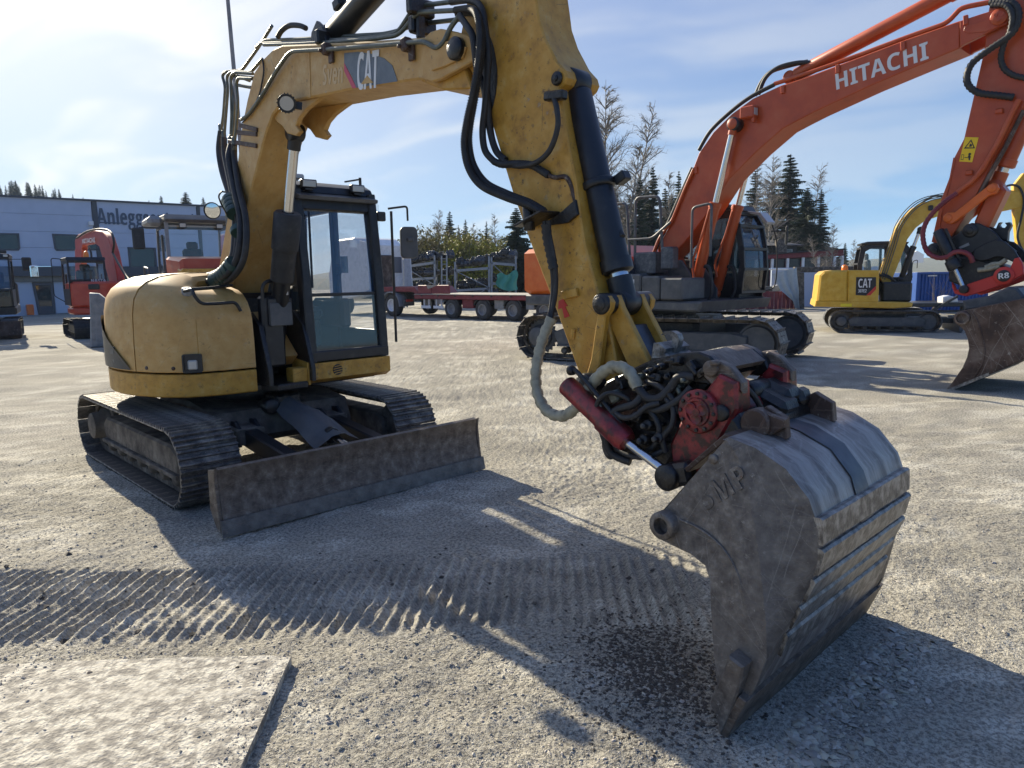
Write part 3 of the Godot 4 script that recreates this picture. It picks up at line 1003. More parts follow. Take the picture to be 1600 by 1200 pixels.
func body_ring(i0: int, i1: int, y: float, inset: float, drop := 0.0) -> PackedVector3Array:
	var o := PackedVector3Array()
	for k in range(i0, i1 + 1):
		var p: Array = BODY[k]
		var a: Array = BODY[maxi(k - 1, 0)]
		var b: Array = BODY[mini(k + 1, BODY.size() - 1)]
		var t := Vector2(b[0] - a[0], b[1] - a[1]).normalized()
		var nn := Vector2(t.y, -t.x)
		if nn.dot(Vector2(p[0], p[1])) < 0.0:
			nn = -nn
		o.push_back(Vector3(p[0] - nn.x * inset, y - drop * smoothstep(0.28, 0.85, p[0]), p[1] - nn.y * inset))
	return o

# curved sheet panel between two heights, with rolled-in edges
func body_panel(parent: Node, called: String, m: Material, i0: int, i1: int, prof: Array, drop: float, closed_top := false) -> MeshInstance3D:
	var b := MB.new()
	var rings := []
	for q in prof:
		rings.append(body_ring(i0, i1, q[0], q[1], q[2] * drop))
	b.loft(rings, false)
	for e in [0, -1]:
		var edge := PackedVector3Array()
		for k in rings.size():
			var R: PackedVector3Array = rings[k]
			edge.push_back(R[0] if e == 0 else R[R.size() - 1])
		for k in edge.size() - 1:
			var c0 := Vector3(0, edge[k].y, 0)
			var c1 := Vector3(0, edge[k + 1].y, 0)
			b.qf(edge[k], edge[k + 1], edge[k + 1].lerp(c1, 0.05), edge[k].lerp(c0, 0.05), Vector3(1, 0, 1) if e == 0 else Vector3(-1, 0, 0))
	if closed_top:
		var R: PackedVector3Array = rings[rings.size() - 1]
		for k in R.size() - 1:
			b.qf(R[k], R[k + 1], Vector3(0.0, R[k + 1].y + 0.012, 0.0), Vector3(0.0, R[k].y + 0.012, 0.0), Vector3.UP)
	return part(called, b, m, parent)

func make_main_excavator() -> void:
	var r := thing("excavator", "large dusty yellow crawler excavator with dozer blade, tiltrotator and big grading bucket on the gravel", "excavator", Vector3(-2.55, 0, -6.8), facing(0.695, 0.719))
	# --- tracks
	for s in [1.0, -1.0]:
		crawler(r, 0.94 * s, s, 1.12, 0.285, 0.45, 45, [-0.36, 0.0, 0.36], 0.026, X.frame_dirt, X.shoe, 7)
	# --- car body and turntable
	var b := MB.new()
	b.prism([-0.55, 0.27, 0.62, 0.27, 0.78, 0.36, 0.70, 0.58, 0.2, 0.64, -0.55, 0.60], -0.66, 0.66, 0.03)
	b.prism([0.45, 0.30, 0.92, 0.33, 0.92, 0.46, 0.45, 0.5], 0.28, 0.52, 0.015)
	b.prism([0.45, 0.30, 0.92, 0.33, 0.92, 0.46, 0.45, 0.5], -0.52, -0.28, 0.015)
	var car := part("car_body", b, X.frame_dirt, r)
	b = MB.new()
	b.cyl(Vector3(0, 0.60, 0), Vector3(0, 0.75, 0), 0.46, 36, 0.01)
	part("turntable", b, X.oily, car)
	# --- dozer blade
	b = MB.new()
	b.prism([2.065, 0.015, 2.045, 0.10, 2.015, 0.20, 1.998, 0.30, 1.995, 0.38, 2.012, 0.455, 1.985, 0.465, 1.962, 0.38, 1.965, 0.30, 1.985, 0.20, 2.012, 0.10, 2.03, 0.015], -1.165, 1.125, 0.004, Transform3D(), 50.0)
	b.prism([1.975, 0.05, 2.05, 0.03, 2.02, 0.2, 2.0, 0.38, 2.012, 0.462, 1.90, 0.44, 1.89, 0.16], 1.126, 1.15, 0.004)
	b.prism([1.975, 0.05, 2.05, 0.03, 2.02, 0.2, 2.0, 0.38, 2.012, 0.462, 1.90, 0.44, 1.89, 0.16], -1.19, -1.166, 0.004)
	b.bar(Vector3(1.955, 0.36, -1.15), Vector3(1.955, 0.36, 1.11), 0.05, 0.12)
	b.bar(Vector3(1.965, 0.16, -1.15), Vector3(1.965, 0.16, 1.11), 0.05, 0.08)
	var bl := part("dozer_blade", b, X.blade, r)
	b = MB.new()
	b.prism([2.085, 0.008, 2.066, 0.10, 2.060, 0.118, 2.046, 0.114, 2.052, 0.10, 2.068, 0.008], -1.19, 1.15, 0.003)
	part("cutting_edge", b, X.edge, bl)
	for s in [1.0, -1.0]:
		b = MB.new()
		b.bar(Vector3(0.72, 0.40, 0.40 * s), Vector3(1.93, 0.25, 0.40 * s), 0.12, 0.15, Vector3.UP, 0.012)
		b.prism([0.62, 0.30, 0.86, 0.30, 0.92, 0.44, 0.80, 0.52, 0.62, 0.5], 0.40 * s - 0.10, 0.40 * s - 0.066, 0.006)
		b.prism([0.62, 0.30, 0.86, 0.30, 0.92, 0.44, 0.80, 0.52, 0.62, 0.5], 0.40 * s + 0.066, 0.40 * s + 0.10, 0.006)
		part("blade_arm", b, X.black, r)
	ram(r, "blade_cylinder", Vector3(0.78, 0.56, -0.02), Vector3(1.93, 0.33, -0.02), 0.75, 0.06, 0.03, X.oily)
	# worn rubber guard hanging over the blade cylinder
	b = MB.new()
	var g := []
	for k in 9:
		var t := k / 8.0
		var row := PackedVector3Array()
		for j in 9:
			var q := j / 8.0 * 2.0 - 1.0
			var w := lerpf(0.13, 0.21, t)
			row.push_back(Vector3(lerpf(0.72, 1.62, t) + 0.03 * sin(j * 2.1) * t, lerpf(0.685, 0.455, t) - 0.10 * pow(absf(q), 2.2) - 0.02 * sin(t * 9.0) + 0.012 * sin(j * 1.7 + k), -0.02 + q * w))
		g.append(row)
	b.loft(g, false)
	part("rubber_guard", b, X.dark_grey, r)
	b = MB.new()
	b.cyl(Vector3(0.62, 0.58, 0.14), Vector3(0.80, 0.60, 0.14), 0.07, 14, 0.01)
	b.box(Vector3(0.66, 0.62, -0.02), Vector3(0.24, 0.14, 0.24), Basis(), 0.02)
	part("cylinder_mount", b, X.oily, r)
	# --- upper frame
	b = MB.new()
	b.prism([-0.9, -0.75, 0.75, -0.95, 0.80, -0.2, 0.92, -0.14, 0.92, 0.14, 0.76, 0.22, 0.70, 0.70, -0.2, 1.02, -0.9, 0.75, -1.08, 0.0], 0.745, 0.80, 0.01, Transform3D(Basis(Vector3(1, 0, 0), Vector3(0, 0, 1), Vector3(0, 1, 0)), Vector3.ZERO))
	b.box(Vector3(-0.35, 1.18, 0.25), Vector3(1.25, 0.8, 1.3), Basis(), 0.05)
	b.box(Vector3(0.30, 1.08, 0.52), Vector3(0.62, 0.6, 0.4), Basis(), 0.05)
	for s in [-0.2, 0.2]:
		b.prism([0.15, 0.80, 0.93, 0.80, 0.93, 0.92, 0.80, 1.30, 0.62, 1.42, 0.35, 1.40, 0.15, 1.2], s - 0.02, s + 0.02, 0.006)
	var up := part("upper_frame", b, X.oily, r)
	# --- bodywork panels with open joints
	body_panel(r, "skirt", X.yellow, 0, 29, [[0.752, 0.05, 0], [0.752, 0.012, 0], [0.765, 0.0, 0], [0.935, 0.0, 0], [0.944, 0.006, 0], [0.944, 0.05, 0]], 0.0)
	var prof := [[0.958, 0.05, 0.0], [0.958, 0.008, 0.0], [0.966, 0.0, 0.0], [1.20, 0.004, 0.0], [1.435, 0.016, 0.5], [1.552, 0.04, 0.9], [1.632, 0.09, 1.0], [1.692, 0.17, 1.0], [1.732, 0.28, 1.0], [1.752, 0.42, 1.0], [1.762, 0.52, 1.0]]
	body_panel(r, "side_door", X.yellow_faded, 0, 7, prof, 0.12, true)
	var prof2 := [[0.958, 0.05, 0.0], [0.958, 0.008, 0.0], [0.966, 0.0, 0.0], [1.20, 0.004, 0.0], [1.44, 0.016, 0.0], [1.56, 0.04, 0.0], [1.64, 0.09, 0.0], [1.70, 0.17, 0.0], [1.74, 0.28, 0.0], [1.76, 0.42, 0.0], [1.77, 0.6, 0.0]]
	var cw := body_panel(r, "counterweight", X.yellow_faded, 7, 29, prof2, 0.0, true)
	cw.position = Vector3(-0.014, 0.0, 0.004)
	# dark panel on the counterweight
	b = MB.new()
	var lo := []
	for q in [0.972, 1.05, 1.14, 1.22, 1.30, 1.36, 1.40]:
		var R := body_ring(0, 20, q, -0.014)
		var keep := PackedVector3Array()
		var a: float = lerpf(7.25, 12.6, pow((q - 0.972) / 0.43, 1.25))
		for k in 12:
			var t := lerpf(a, 17.0, k / 11.0)
			var i := int(t)
			keep.push_back(R[i].lerp(R[i + 1], t - i))
		lo.append(keep)
	b.loft(lo, false)
	var dp := part("vent_panel", b, X.black, r)
	dp.position = Vector3(-0.014, 0, 0.004)
	for y in [1.02, 1.12]:
		b = MB.new()
		b.box(Vector3(-0.05, y, 1.137), Vector3(0.09, 0.07, 0.014), Basis(Vector3.UP, 0.06), 0.005)
		part("latch", b, X.dark_grey, dp)
	# round plugs, hinge line and lock on the side door
	for q in [[6.3, 0.995], [4.7, 0.995]]:
		b = MB.new()
		var R0 := body_ring(0, 8, q[1], -0.002)
		var i0 := int(q[0])
		var pp := R0[i0].lerp(R0[i0 + 1], q[0] - i0)
		b.cyl(pp - Vector3(pp.x, 0, pp.z).normalized() * 0.01, pp + Vector3(pp.x, 0, pp.z).normalized() * 0.006, 0.016, 14, 0.004)
		part("plug", b, X.rusty, r)
	b = MB.new()
	var cre := PackedVector3Array()
	for q in [[0.962, 0.0], [1.1, 0.002], [1.2, 0.004], [1.32, 0.010], [1.435 - 0.05, 0.016]]:
		var R1 := body_ring(0, 8, q[0], q[1] - 0.0005)
		cre.push_back(R1[3].lerp(R1[4], 0.2))
	b.tube(cre, 0.0025, 6)
	part("door_crease", b, X.yellow, r)
	# head lamp let into the side door
	var hl := Basis(Vector3.UP, deg_to_rad(63.0))
	b = MB.new()
	frame(b, rrect(-0.075, -0.075, 0.075, 0.075, 0.014), rrect(-0.062, -0.062, 0.062, 0.062, 0.01), -0.02, 0.012, Transform3D(hl, Vector3(0.738, 1.035, 0.775)))
	b.box(Vector3(0.735, 1.035, 0.772), Vector3(0.124, 0.124, 0.008), hl)
	var lp := part("head_lamp", b, X.black, r)
	b = MB.new()
	b.box(Vector3(0.741, 1.022, 0.775), Vector3(0.075, 0.08, 0.02), hl, 0.012)
	part("lens", b, X.lamp, lp)
	# handrail on the hood
	pipe_part(r, "handrail", bent([0.62, 1.616, 0.748, 0.78, 1.632, 0.745, 0.8, 1.581, 0.741, 0.8, 1.513, 0.691, 0.82, 1.513, 0.54, 0.8, 1.518, 0.409, 0.8, 1.443, 0.371], 0.05), 0.014, X.black)
	pipe_part(r, "handrail", bent([0.78, 1.632, 0.745, 0.7, 1.638, 0.561, 0.5, 1.654, 0.305], 0.05), 0.014, X.black)
	b = MB.new()
	b.cyl(Vector3(0.55, 1.56, 0.70), Vector3(0.56, 1.645, 0.71), 0.042, 16, 0.01)
	part("tank_cap", b, X.mid_grey, r)
	# --- cab
	make_main_cab(r)
	# --- boom
	b = MB.new()
	b.prism([-0.165, 1.688, 0.152, 2.202, 0.445, 2.623, 0.608, 2.966, 0.754, 3.171, 0.915, 3.353, 1.075, 3.416, 1.245, 3.449, 1.403, 3.446, 2.295, 3.259, 3.143, 3.092, 3.131, 2.862, 2.402, 2.946, 1.78, 2.997, 1.471, 3.029, 1.303, 3.026, 1.177, 2.976, 1.048, 2.864, 0.979, 2.785, 0.696, 2.434, 0.421, 2.02, 0.154, 1.511] + [0.72, 1.02, 0.60, 0.93, 0.46, 0.98, 0.42, 1.1], -0.17, 0.17, 0.012, Transform3D(), 25.0)
	var boom := part("boom", b, X.yellow_faded, r)
	# cheek plates at the boom's nose
	for s in [1.0, -1.0]:
		b = MB.new()
		b.prism([3.162, 3.07, 3.236, 3.094, 3.33, 3.089, 3.469, 3.039, 3.565, 2.999, 3.627, 2.949, 3.635, 2.895, 3.602, 2.856, 3.488, 2.84, 3.317, 2.82, 3.234, 2.822, 3.15, 2.852], 0.155 * s, 0.195 * s, 0.006)
		part("nose_plate", b, X.yellow_faded, boom)
		b = MB.new()
		b.prism([3.255, 3.023, 3.455, 2.997, 3.562, 2.936, 3.533, 2.886, 3.365, 2.874, 3.254, 2.876], 0.195 * s, 0.21 * s, 0.004)
		part("boss_plate", b, X.yellow_faded, boom)
	b = MB.new()
	b.prism([3.087, 3.1, 3.354, 3.037, 3.474, 2.942, 3.482, 2.856, 3.537, 2.733, 3.284, 2.774, 3.073, 2.865], -0.15, 0.15, 0.008)
	part("nose_block", b, X.yellow, boom)
	for s in [1.0, -1.0]:
		b = MB.new()
		b.cyl(Vector3(3.49, 2.94, 0.19 * s), Vector3(3.49, 2.94, 0.245 * s), 0.062, 24, 0.012)
		part("pin", b, X.oily, boom)
	# flange inside the bend with the cylinder eyes
	for s in [1.0, -1.0]:
		b = MB.new()
		b.prism([1.245, 3.045, 1.592, 3.017, 1.873, 2.989, 1.759, 2.965, 1.641, 2.94, 1.537, 2.898, 1.491, 2.854, 1.545, 2.804, 1.482, 2.781, 1.342, 2.82, 1.266, 2.889, 1.185, 2.93, 1.146, 2.966], 0.10 * s, 0.14 * s, 0.006)
		part("cylinder_lug", b, X.yellow_faded, boom)
	b = MB.new()
	b.prism([1.762, 3.004, 1.799, 2.998, 1.819, 3.334, 1.783, 3.342], 0.17, 0.174, 0.0)
	b.prism([3.118, 2.868, 3.143, 2.864, 3.155, 3.075, 3.13, 3.08], 0.17, 0.178, 0.0)
	part("weld_seam", b, X.yellow_faded, boom)
	# maker's panel on the boom
	b = MB.new()
	b.prism([2.276, 3.194, 2.447, 3.164, 2.595, 3.12, 2.735, 3.062, 2.821, 3.002, 2.851, 2.94, 2.869, 2.899, 2.405, 2.949, 2.357, 3.027, 2.27, 3.134], 0.1705, 0.1735, 0.0)
	var dc := part("name_panel", b, X.decal_grey, boom)
	b = MB.new()
	b.prism([2.27, 3.134, 2.405, 2.949, 2.358, 2.954, 2.265, 3.082], 0.1705, 0.174, 0.0)
	part("stripe", b, X.pink, dc)
	var along := Vector3(1, 0.155, 0).normalized()
	var lb := Basis(along, along.cross(Vector3(0, 0, 1)) * -1.0, Vector3(0, 0, 1))
	letters_fit(dc, "lettering", "CAT", 0.225, pts3([2.427, 3.038, 0.175])[0], pts3([2.672, 3.008, 0.175])[0], Vector3(0, 0, 1), X.letter_white)
	b = MB.new()
	b.prism([2.471, 2.958, 2.547, 2.997, 2.613, 2.94], 0.1765, 0.1795, 0.0)
	part("triangle", b, X.yellow_faded, dc)
	letters_fit(boom, "faint_lettering", "Sven", 0.13, pts3([1.986, 3.109, 0.171])[0], pts3([2.247, 3.074, 0.171])[0], Vector3(0, 0, 1), flat_mat(L(0.53, 0.36, 0.17), 0.5), 0.003)
	# boom lamp
	b = MB.new()
	var ld := Vector3(0.86, -0.25, 0.45).normalized()
	var lo0 := Vector3(1.60, 2.98, 0.26)
	b.lathe(lo0, ld, [Vector2(-0.06, 0), Vector2(-0.06, 0.03), Vector2(-0.03, 0.055), Vector2(0.02, 0.062), Vector2(0.05, 0.062), Vector2(0.055, 0.066), Vector2(0.075, 0.066), Vector2(0.075, 0.055), Vector2(0.066, 0.05), Vector2(0.066, 0)], 24)
	for k in 18:
		var t := TAU * k / 18.0
		var uu := ld.cross(Vector3.UP).normalized()
		var ww := ld.cross(uu)
		b.bar(lo0 - ld * 0.02 + (uu * cos(t) + ww * sin(t)) * 0.06, lo0 + ld * 0.045 + (uu * cos(t) + ww * sin(t)) * 0.066, 0.008, 0.012, uu * cos(t) + ww * sin(t))
	b.bar(Vector3(1.66, 2.96, 0.17), Vector3(1.62, 2.97, 0.24), 0.03, 0.05)
	var bl2 := part("boom_lamp", b, X.black, boom)
	b = MB.new()
	b.cyl(lo0 + ld * 0.062, lo0 + ld * 0.069, 0.05, 20)
	part("lens", b, X.lamp, bl2)
	# --- boom cylinder
	ram(r, "boom_cylinder", Vector3(0.60, 1.02, 0.0), Vector3(1.215, 2.86, 0.0), 1.25, 0.075, 0.041, X.black)
	b = MB.new()
	b.lathe(Vector3(0.60, 1.02, 0.0).lerp(Vector3(1.215, 2.86, 0.0), 0.36), Vector3(0.615, 1.84, 0), [Vector2(0, 0.08), Vector2(0.01, 0.098), Vector2(0.28, 0.10), Vector2(0.285, 0.112), Vector2(0.58, 0.115), Vector2(0.60, 0.10), Vector2(0.60, 0.05)], 22)
	part("cylinder_guard", b, X.rubber, r)
	# --- arm cylinder
	ram(r, "arm_cylinder", Vector3(1.84, 3.42, 0.0), Vector3(3.66, 3.98, 0.0), 1.15, 0.088, 0.045, X.black)
	b = MB.new()
	for s in [1.0, -1.0]:
		b.prism([1.68, 3.22, 2.02, 3.22, 1.92, 3.46, 1.84, 3.52, 1.76, 3.46], 0.085 * s, 0.12 * s, 0.005)
	part("cylinder_bracket", b, X.oily, boom)
	b = MB.new()
	b.box(Vector3(2.02, 3.60, 0.02), Vector3(0.09, 0.07, 0.1), Basis(Vector3(0, 0, 1), 0.3), 0.01)
	b.box(Vector3(2.14, 3.67, 0.02), Vector3(0.10, 0.05, 0.12), Basis(Vector3(0, 0, 1), -0.3), 0.01)
	part("hose_clamp", b, X.black, r)
	# --- stick
	b = MB.new()
	b.prism([3.399, 2.947, 3.419, 3.028, 3.523, 3.301, 3.734, 3.49, 3.954, 3.418, 4.021, 3.07, 4.037, 2.975, 4.08, 2.874, 4.157, 2.751, 4.212, 2.695, 4.225, 2.659, 4.208, 2.633, 4.178, 2.617, 4.203, 2.47, 4.24, 2.312, 4.282, 2.148, 4.336, 1.855, 4.418, 1.625, 4.45, 1.572, 4.487, 1.479, 4.536, 1.294, 4.552, 1.181, 4.498, 1.105, 4.387, 1.093, 4.332, 1.127, 4.306, 1.184, 4.135, 1.535, 3.953, 1.882, 3.826, 2.149, 3.754, 2.325, 3.682, 2.504, 3.593, 2.681, 3.506, 2.839], -0.13, 0.13, 0.008, Transform3D(), 22.0)
	var stick := part("stick", b, X.yellow, r)
	for s in [1.0, -1.0]:
		b = MB.new()
		b.cyl(Vector3(4.165, 2.665, 0.128 * s), Vector3(4.165, 2.665, 0.150 * s), 0.034, 18, 0.006)
		b.cyl(Vector3(4.165, 2.665, 0.148 * s), Vector3(4.165, 2.665, 0.158 * s), 0.016, 12, 0.002)
		part("pin", b, X.oily, stick)
	b = MB.new()
	b.prism([4.195, 1.618, 4.295, 1.635, 4.307, 1.596, 4.212, 1.576], 0.13, 0.15, 0.002)
	b.prism([4.26, 1.426, 4.282, 1.427, 4.273, 1.374, 4.251, 1.376], 0.13, 0.142, 0.002)
	part("bracket", b, X.yellow, stick)
	b = MB.new()
	b.prism([4.164, 1.568, 4.196, 1.579, 4.226, 1.543, 4.209, 1.539, 4.239, 1.491, 4.204, 1.48, 4.187, 1.532, 4.16, 1.525], 0.1302, 0.1326, 0.0)
	part("arrow_mark", b, X.red_paint, stick)
	b = MB.new()
	b.bar(Vector3(3.93, 2.2, 0.131), Vector3(4.05, 1.9, 0.131), 0.004, 0.004)
	# old grease where the hoses rub
	b = MB.new()
	b.prism([3.561, 2.988, 3.604, 3.018, 3.646, 3.008, 3.681, 2.967, 3.704, 2.913, 3.718, 2.854, 3.727, 2.794, 3.725, 2.735, 3.713, 2.678, 3.691, 2.623, 3.664, 2.574, 3.632, 2.538, 3.611, 2.569, 3.608, 2.634, 3.595, 2.72, 3.588, 2.823, 3.569, 2.91], 0.1302, 0.1318)
	part("grease_patch", b, X.oily, stick)
	# hose bracket on the stick's side
	b = MB.new()
	b.prism([4.205, 2.02, 4.29, 2.069, 4.307, 1.997, 4.239, 1.96, 4.125, 1.955, 4.108, 1.978], 0.13, 0.15, 0.003)
	b.box(Vector3(4.085, 1.985, 0.21), Vector3(0.20, 0.012, 0.15), Basis(Vector3(0, 0, 1), 0.32), 0.003)
	b.cyl(Vector3(4.045, 1.93, 0.22), Vector3(4.035, 2.06, 0.22), 0.03, 14, 0.005)
	b.cyl(Vector3(4.09, 2.02, 0.2), Vector3(4.14, 2.02, 0.2), 0.02, 8, 0.004)
	part("hose_bracket", b, X.oily, stick)
	# --- bucket cylinder and its hose
	ram(r, "bucket_cylinder", Vector3(4.165, 2.665, 0), Vector3(4.49, 1.56, 0), 1.0, 0.072, 0.05, X.black)
	var cd := (Vector3(4.49, 1.56, 0) - Vector3(4.165, 2.665, 0)).normalized()
	b = MB.new()
	b.cyl(Vector3(4.165, 2.665, 0) + cd * 0.52, Vector3(4.165, 2.665, 0) + cd * 0.56, 0.087, 20, 0.005)
	b.bar(Vector3(4.40, 2.16, -0.05), Vector3(4.46, 2.19, -0.05), 0.06, 0.05, Vector3.UP, 0.006)
	part("cylinder_band", b, X.black, r)
	pipe_part(r, "cylinder_hose", curve([4.175, 2.589, -0.02, 4.2, 2.508, -0.03, 4.252, 2.392, -0.04, 4.298, 2.213, -0.04, 4.365, 2.016, -0.03, 4.47, 1.883, 0], 8), 0.018, X.rubber)
	pipe_part(r, "cylinder_hose", curve([4.158, 2.586, 0.16, 4.201, 2.509, 0.18, 4.205, 2.418, 0.18, 4.148, 2.316, 0.18, 4.035, 2.267, 0.18, 3.859, 2.283, 0.16, 3.751, 2.356, 0.16, 3.682, 2.486, 0.14, 3.656, 2.676, 0.13, 3.64, 2.88, 0.12], 8), 0.014, X.rubber)
	b = MB.new()
	b.box(Vector3(4.17, 2.58, 0.155), Vector3(0.13, 0.045, 0.05), Basis(Vector3(0, 0, 1), -0.1), 0.008)
	part("hose_block", b, X.oily, r)
	# --- linkage at the stick's end
	for s in [1.0, -1.0]:
		b = MB.new()
		b.prism([4.451, 1.574, 4.482, 1.602, 4.525, 1.599, 4.549, 1.569, 4.541, 1.533, 4.514, 1.498, 4.476, 1.256, 4.444, 1.202, 4.395, 1.207, 4.424, 1.29, 4.463, 1.512], 0.145 * s, 0.185 * s, 0.006)
		part("side_link", b, X.yellow, r)
		b = MB.new()
		b.prism([4.45, 1.60, 4.53, 1.60, 4.56, 1.54, 4.74, 1.26, 4.70, 1.20, 4.62, 1.22, 4.46, 1.5], 0.075 * s, 0.115 * s, 0.006)
		part("bucket_link", b, X.yellow, r)
	b = MB.new()
	b.cyl(Vector3(4.49, 1.56, -0.2), Vector3(4.49, 1.56, 0.2), 0.052, 22, 0.008)
	b.cyl(Vector3(4.49, 1.56, 0.19), Vector3(4.49, 1.56, 0.205), 0.035, 16, 0.003)
	part("link_pin", b, X.oily, r)
	b = MB.new()
	b.box(Vector3(4.60, 1.36, 0.0), Vector3(0.2, 0.05, 0.16), Basis(Vector3(0, 0, 1), -1.0), 0.008)
	part("link_web", b, X.blue_steel, r)
	make_tiltrotator(r)
	make_main_bucket(r)
	make_main_hoses(r, boom)
	# --- round mirror on a bent arm
	pipe_part(r, "mirror_arm", bent([0.514, 2.239, 0.3, 0.678, 2.326, 0.42, 0.686, 2.385, 0.44, 0.708, 2.42, 0.42, 0.593, 2.431, 0.34], 0.03), 0.007, X.black, 6)
	b = MB.new()
	b.lathe(Vector3(0.573, 2.275, 0.45), Vector3(0.75, -0.12, 0.55), [Vector2(-0.03, 0), Vector2(-0.02, 0.04), Vector2(0.0, 0.066), Vector2(0.014, 0.07), Vector2(0.014, 0.062)], 22)
	var rm := part("round_mirror", b, X.black, r)
	b = MB.new()
	b.lathe(Vector3(0.573, 2.275, 0.45), Vector3(0.75, -0.12, 0.55), [Vector2(0.008, 0.064), Vector2(0.013, 0.03), Vector2(0.014, 0)], 22)
	part("mirror_glass", b, X.mirror, rm)
	# --- aerial
	b = MB.new()
	b.lathe(Vector3(-0.2, 1.72, -0.2), Vector3(-0.012, 1, 0.015), [Vector2(0, 0), Vector2(0, 0.03), Vector2(0.1, 0.03), Vector2(0.12, 0.026), Vector2(3.4, 0.016), Vector2(3.4, 0)], 8)
	part("aerial", b, X.mid_grey, r)

func make_tiltrotator(r: Node3D) -> void:
	# coupler housing hung on the stick
	var b := MB.new()
	for s in [1.0, -1.0]:
		b.prism([4.457, 1.007, 4.497, 1.124, 4.544, 1.189, 4.676, 1.256, 4.8, 1.314, 4.941, 1.352, 5.043, 1.367, 5.098, 1.352, 5.159, 1.308, 5.185, 1.261, 5.126, 1.228, 5.018, 1.229, 4.939, 1.172, 4.901, 1.066, 4.877, 0.944, 4.773, 0.851, 4.644, 0.812, 4.527, 0.856], 0.16 * s, 0.215 * s, 0.008)
	b.prism([4.583, 1.118, 4.801, 1.275, 5.031, 1.336, 5.125, 1.261, 4.941, 1.1, 4.877, 0.944, 4.681, 0.881], -0.16, 0.16, 0.01)
	var t := part("coupler", b, X.oily, r)
	b = MB.new()
	b.prism([4.902, 1.337, 5.037, 1.366, 5.092, 1.353, 5.16, 1.304, 5.143, 1.284, 5.075, 1.322, 5.025, 1.335, 4.929, 1.311], -0.2, 0.2, 0.004)
	part("top_plate", b, X.blade, t)
	# hook for lifting
	b = MB.new()
	var hk := [4.804, 1.317, 4.824, 1.355, 4.834, 1.397, 4.823, 1.421, 4.791, 1.434, 4.752, 1.429, 4.731, 1.41, 4.749, 1.417, 4.781, 1.416, 4.796, 1.395, 4.793, 1.365, 4.761, 1.339, 4.726, 1.318]
	b.prism(hk, 0.0, 0.04, 0.006)
	b.prism([4.717, 1.298, 4.73, 1.378, 4.765, 1.383, 4.808, 1.356, 4.802, 1.334, 4.823, 1.324, 4.816, 1.311], -0.1, 0.1, 0.006)
	part("hook", b, X.wear, t)
	# bearing of the stick pin
	b = MB.new()
	b.cyl(Vector3(4.42, 1.16, -0.24), Vector3(4.42, 1.16, 0.24), 0.06, 20, 0.008)
	part("stick_pin", b, X.oily, t)
	# tilt cylinders
	for s in [1.0, -1.0]:
		var a := Vector3(4.40, 1.175, 0.34 * s)
		var e := Vector3(4.755, 0.955, 0.34 * s)
		var d := (e - a).normalized()
		b = MB.new()
		b.lathe(a, d, [Vector2(0.02, 0), Vector2(0.0, 0.036), Vector2(0.0, 0.046), Vector2(0.008, 0.050), Vector2(0.26, 0.050), Vector2(0.27, 0.058), Vector2(0.40, 0.058), Vector2(0.43, 0.048), Vector2(0.43, 0)], 26)
		var tc := part("tilt_cylinder", b, X.red, r)
		b = MB.new()
		b.cyl(e + d * 0.01, Vector3(4.985, 0.845, 0.34 * s), 0.021, 16)
		part("rod", b, X.chrome, tc)
		b = MB.new()
		b.tube(curve([a.x + 0.03, a.y + 0.075, a.z, a.x + 0.08, a.y + 0.06, a.z, e.x - 0.02, e.y + 0.07, e.z], 6), 0.012, 8)
		b.cyl(a + Vector3(0.015, 0.07, 0), a + Vector3(0.05, 0.075, 0), 0.024, 12, 0.006)
		part("oil_pipe", b, X.oily, tc)
		b = MB.new()
		b.cyl(Vector3(5.0, 0.835, 0.29 * s), Vector3(5.0, 0.835, 0.39 * s), 0.058, 20, 0.01)
		b.box(Vector3(5.04, 0.85, 0.33 * s), Vector3(0.14, 0.10, 0.08), Basis(Vector3(0, 0, 1), 0.3), 0.02)
		part("clevis", b, X.oily, tc)
	# round motor and valves below
	b = MB.new()
	b.lathe(Vector3(4.66, 0.90, 0.20), Vector3(-0.35, 0, 0.95), [Vector2(0, 0), Vector2(0, 0.075), Vector2(0.06, 0.078), Vector2(0.07, 0.066), Vector2(0.10, 0.066), Vector2(0.105, 0.04), Vector2(0.12, 0.03), Vector2(0.12, 0)], 22)
	b.cyl(Vector3(4.66, 0.9, 0.1), Vector3(4.66, 0.9, 0.2), 0.07, 18)
	part("rotation_motor", b, X.oily, t)
	b = MB.new()
	b.box(Vector3(4.86, 0.98, 0.19), Vector3(0.26, 0.24, 0.14), Basis(Vector3(0, 0, 1), -0.5), 0.02)
	for q in [[4.80, 1.05, 0.27], [4.86, 1.02, 0.27], [4.92, 0.97, 0.27], [4.84, 0.95, 0.27]]:
		b.cyl(Vector3(q[0], q[1], 0.24), Vector3(q[0], q[1], 0.24) + Vector3(0.0, 0.02, 0.09), 0.025, 8, 0.004)
		b.cyl(Vector3(q[0], q[1], 0.3), Vector3(q[0], q[1] + 0.02, 0.36), 0.014, 8, 0.003)
	part("valve_block", b, X.oily, t)
	b = MB.new()
	b.prism([4.62, 0.86, 5.02, 0.80, 5.10, 0.86, 5.05, 1.00, 4.75, 1.10, 4.60, 0.98], -0.22, 0.2, 0.03)
	part("tilt_frame", b, X.oily, t)
	# red rotor housing with its round cover
	b = MB.new()
	b.prism([5.131, 1.23, 5.176, 1.288, 5.257, 1.261, 5.267, 1.152, 5.174, 0.978, 5.081, 0.85, 4.965, 0.862, 4.95, 0.955, 4.999, 1.062, 5.055, 1.126], 0.16, 0.28, 0.012)
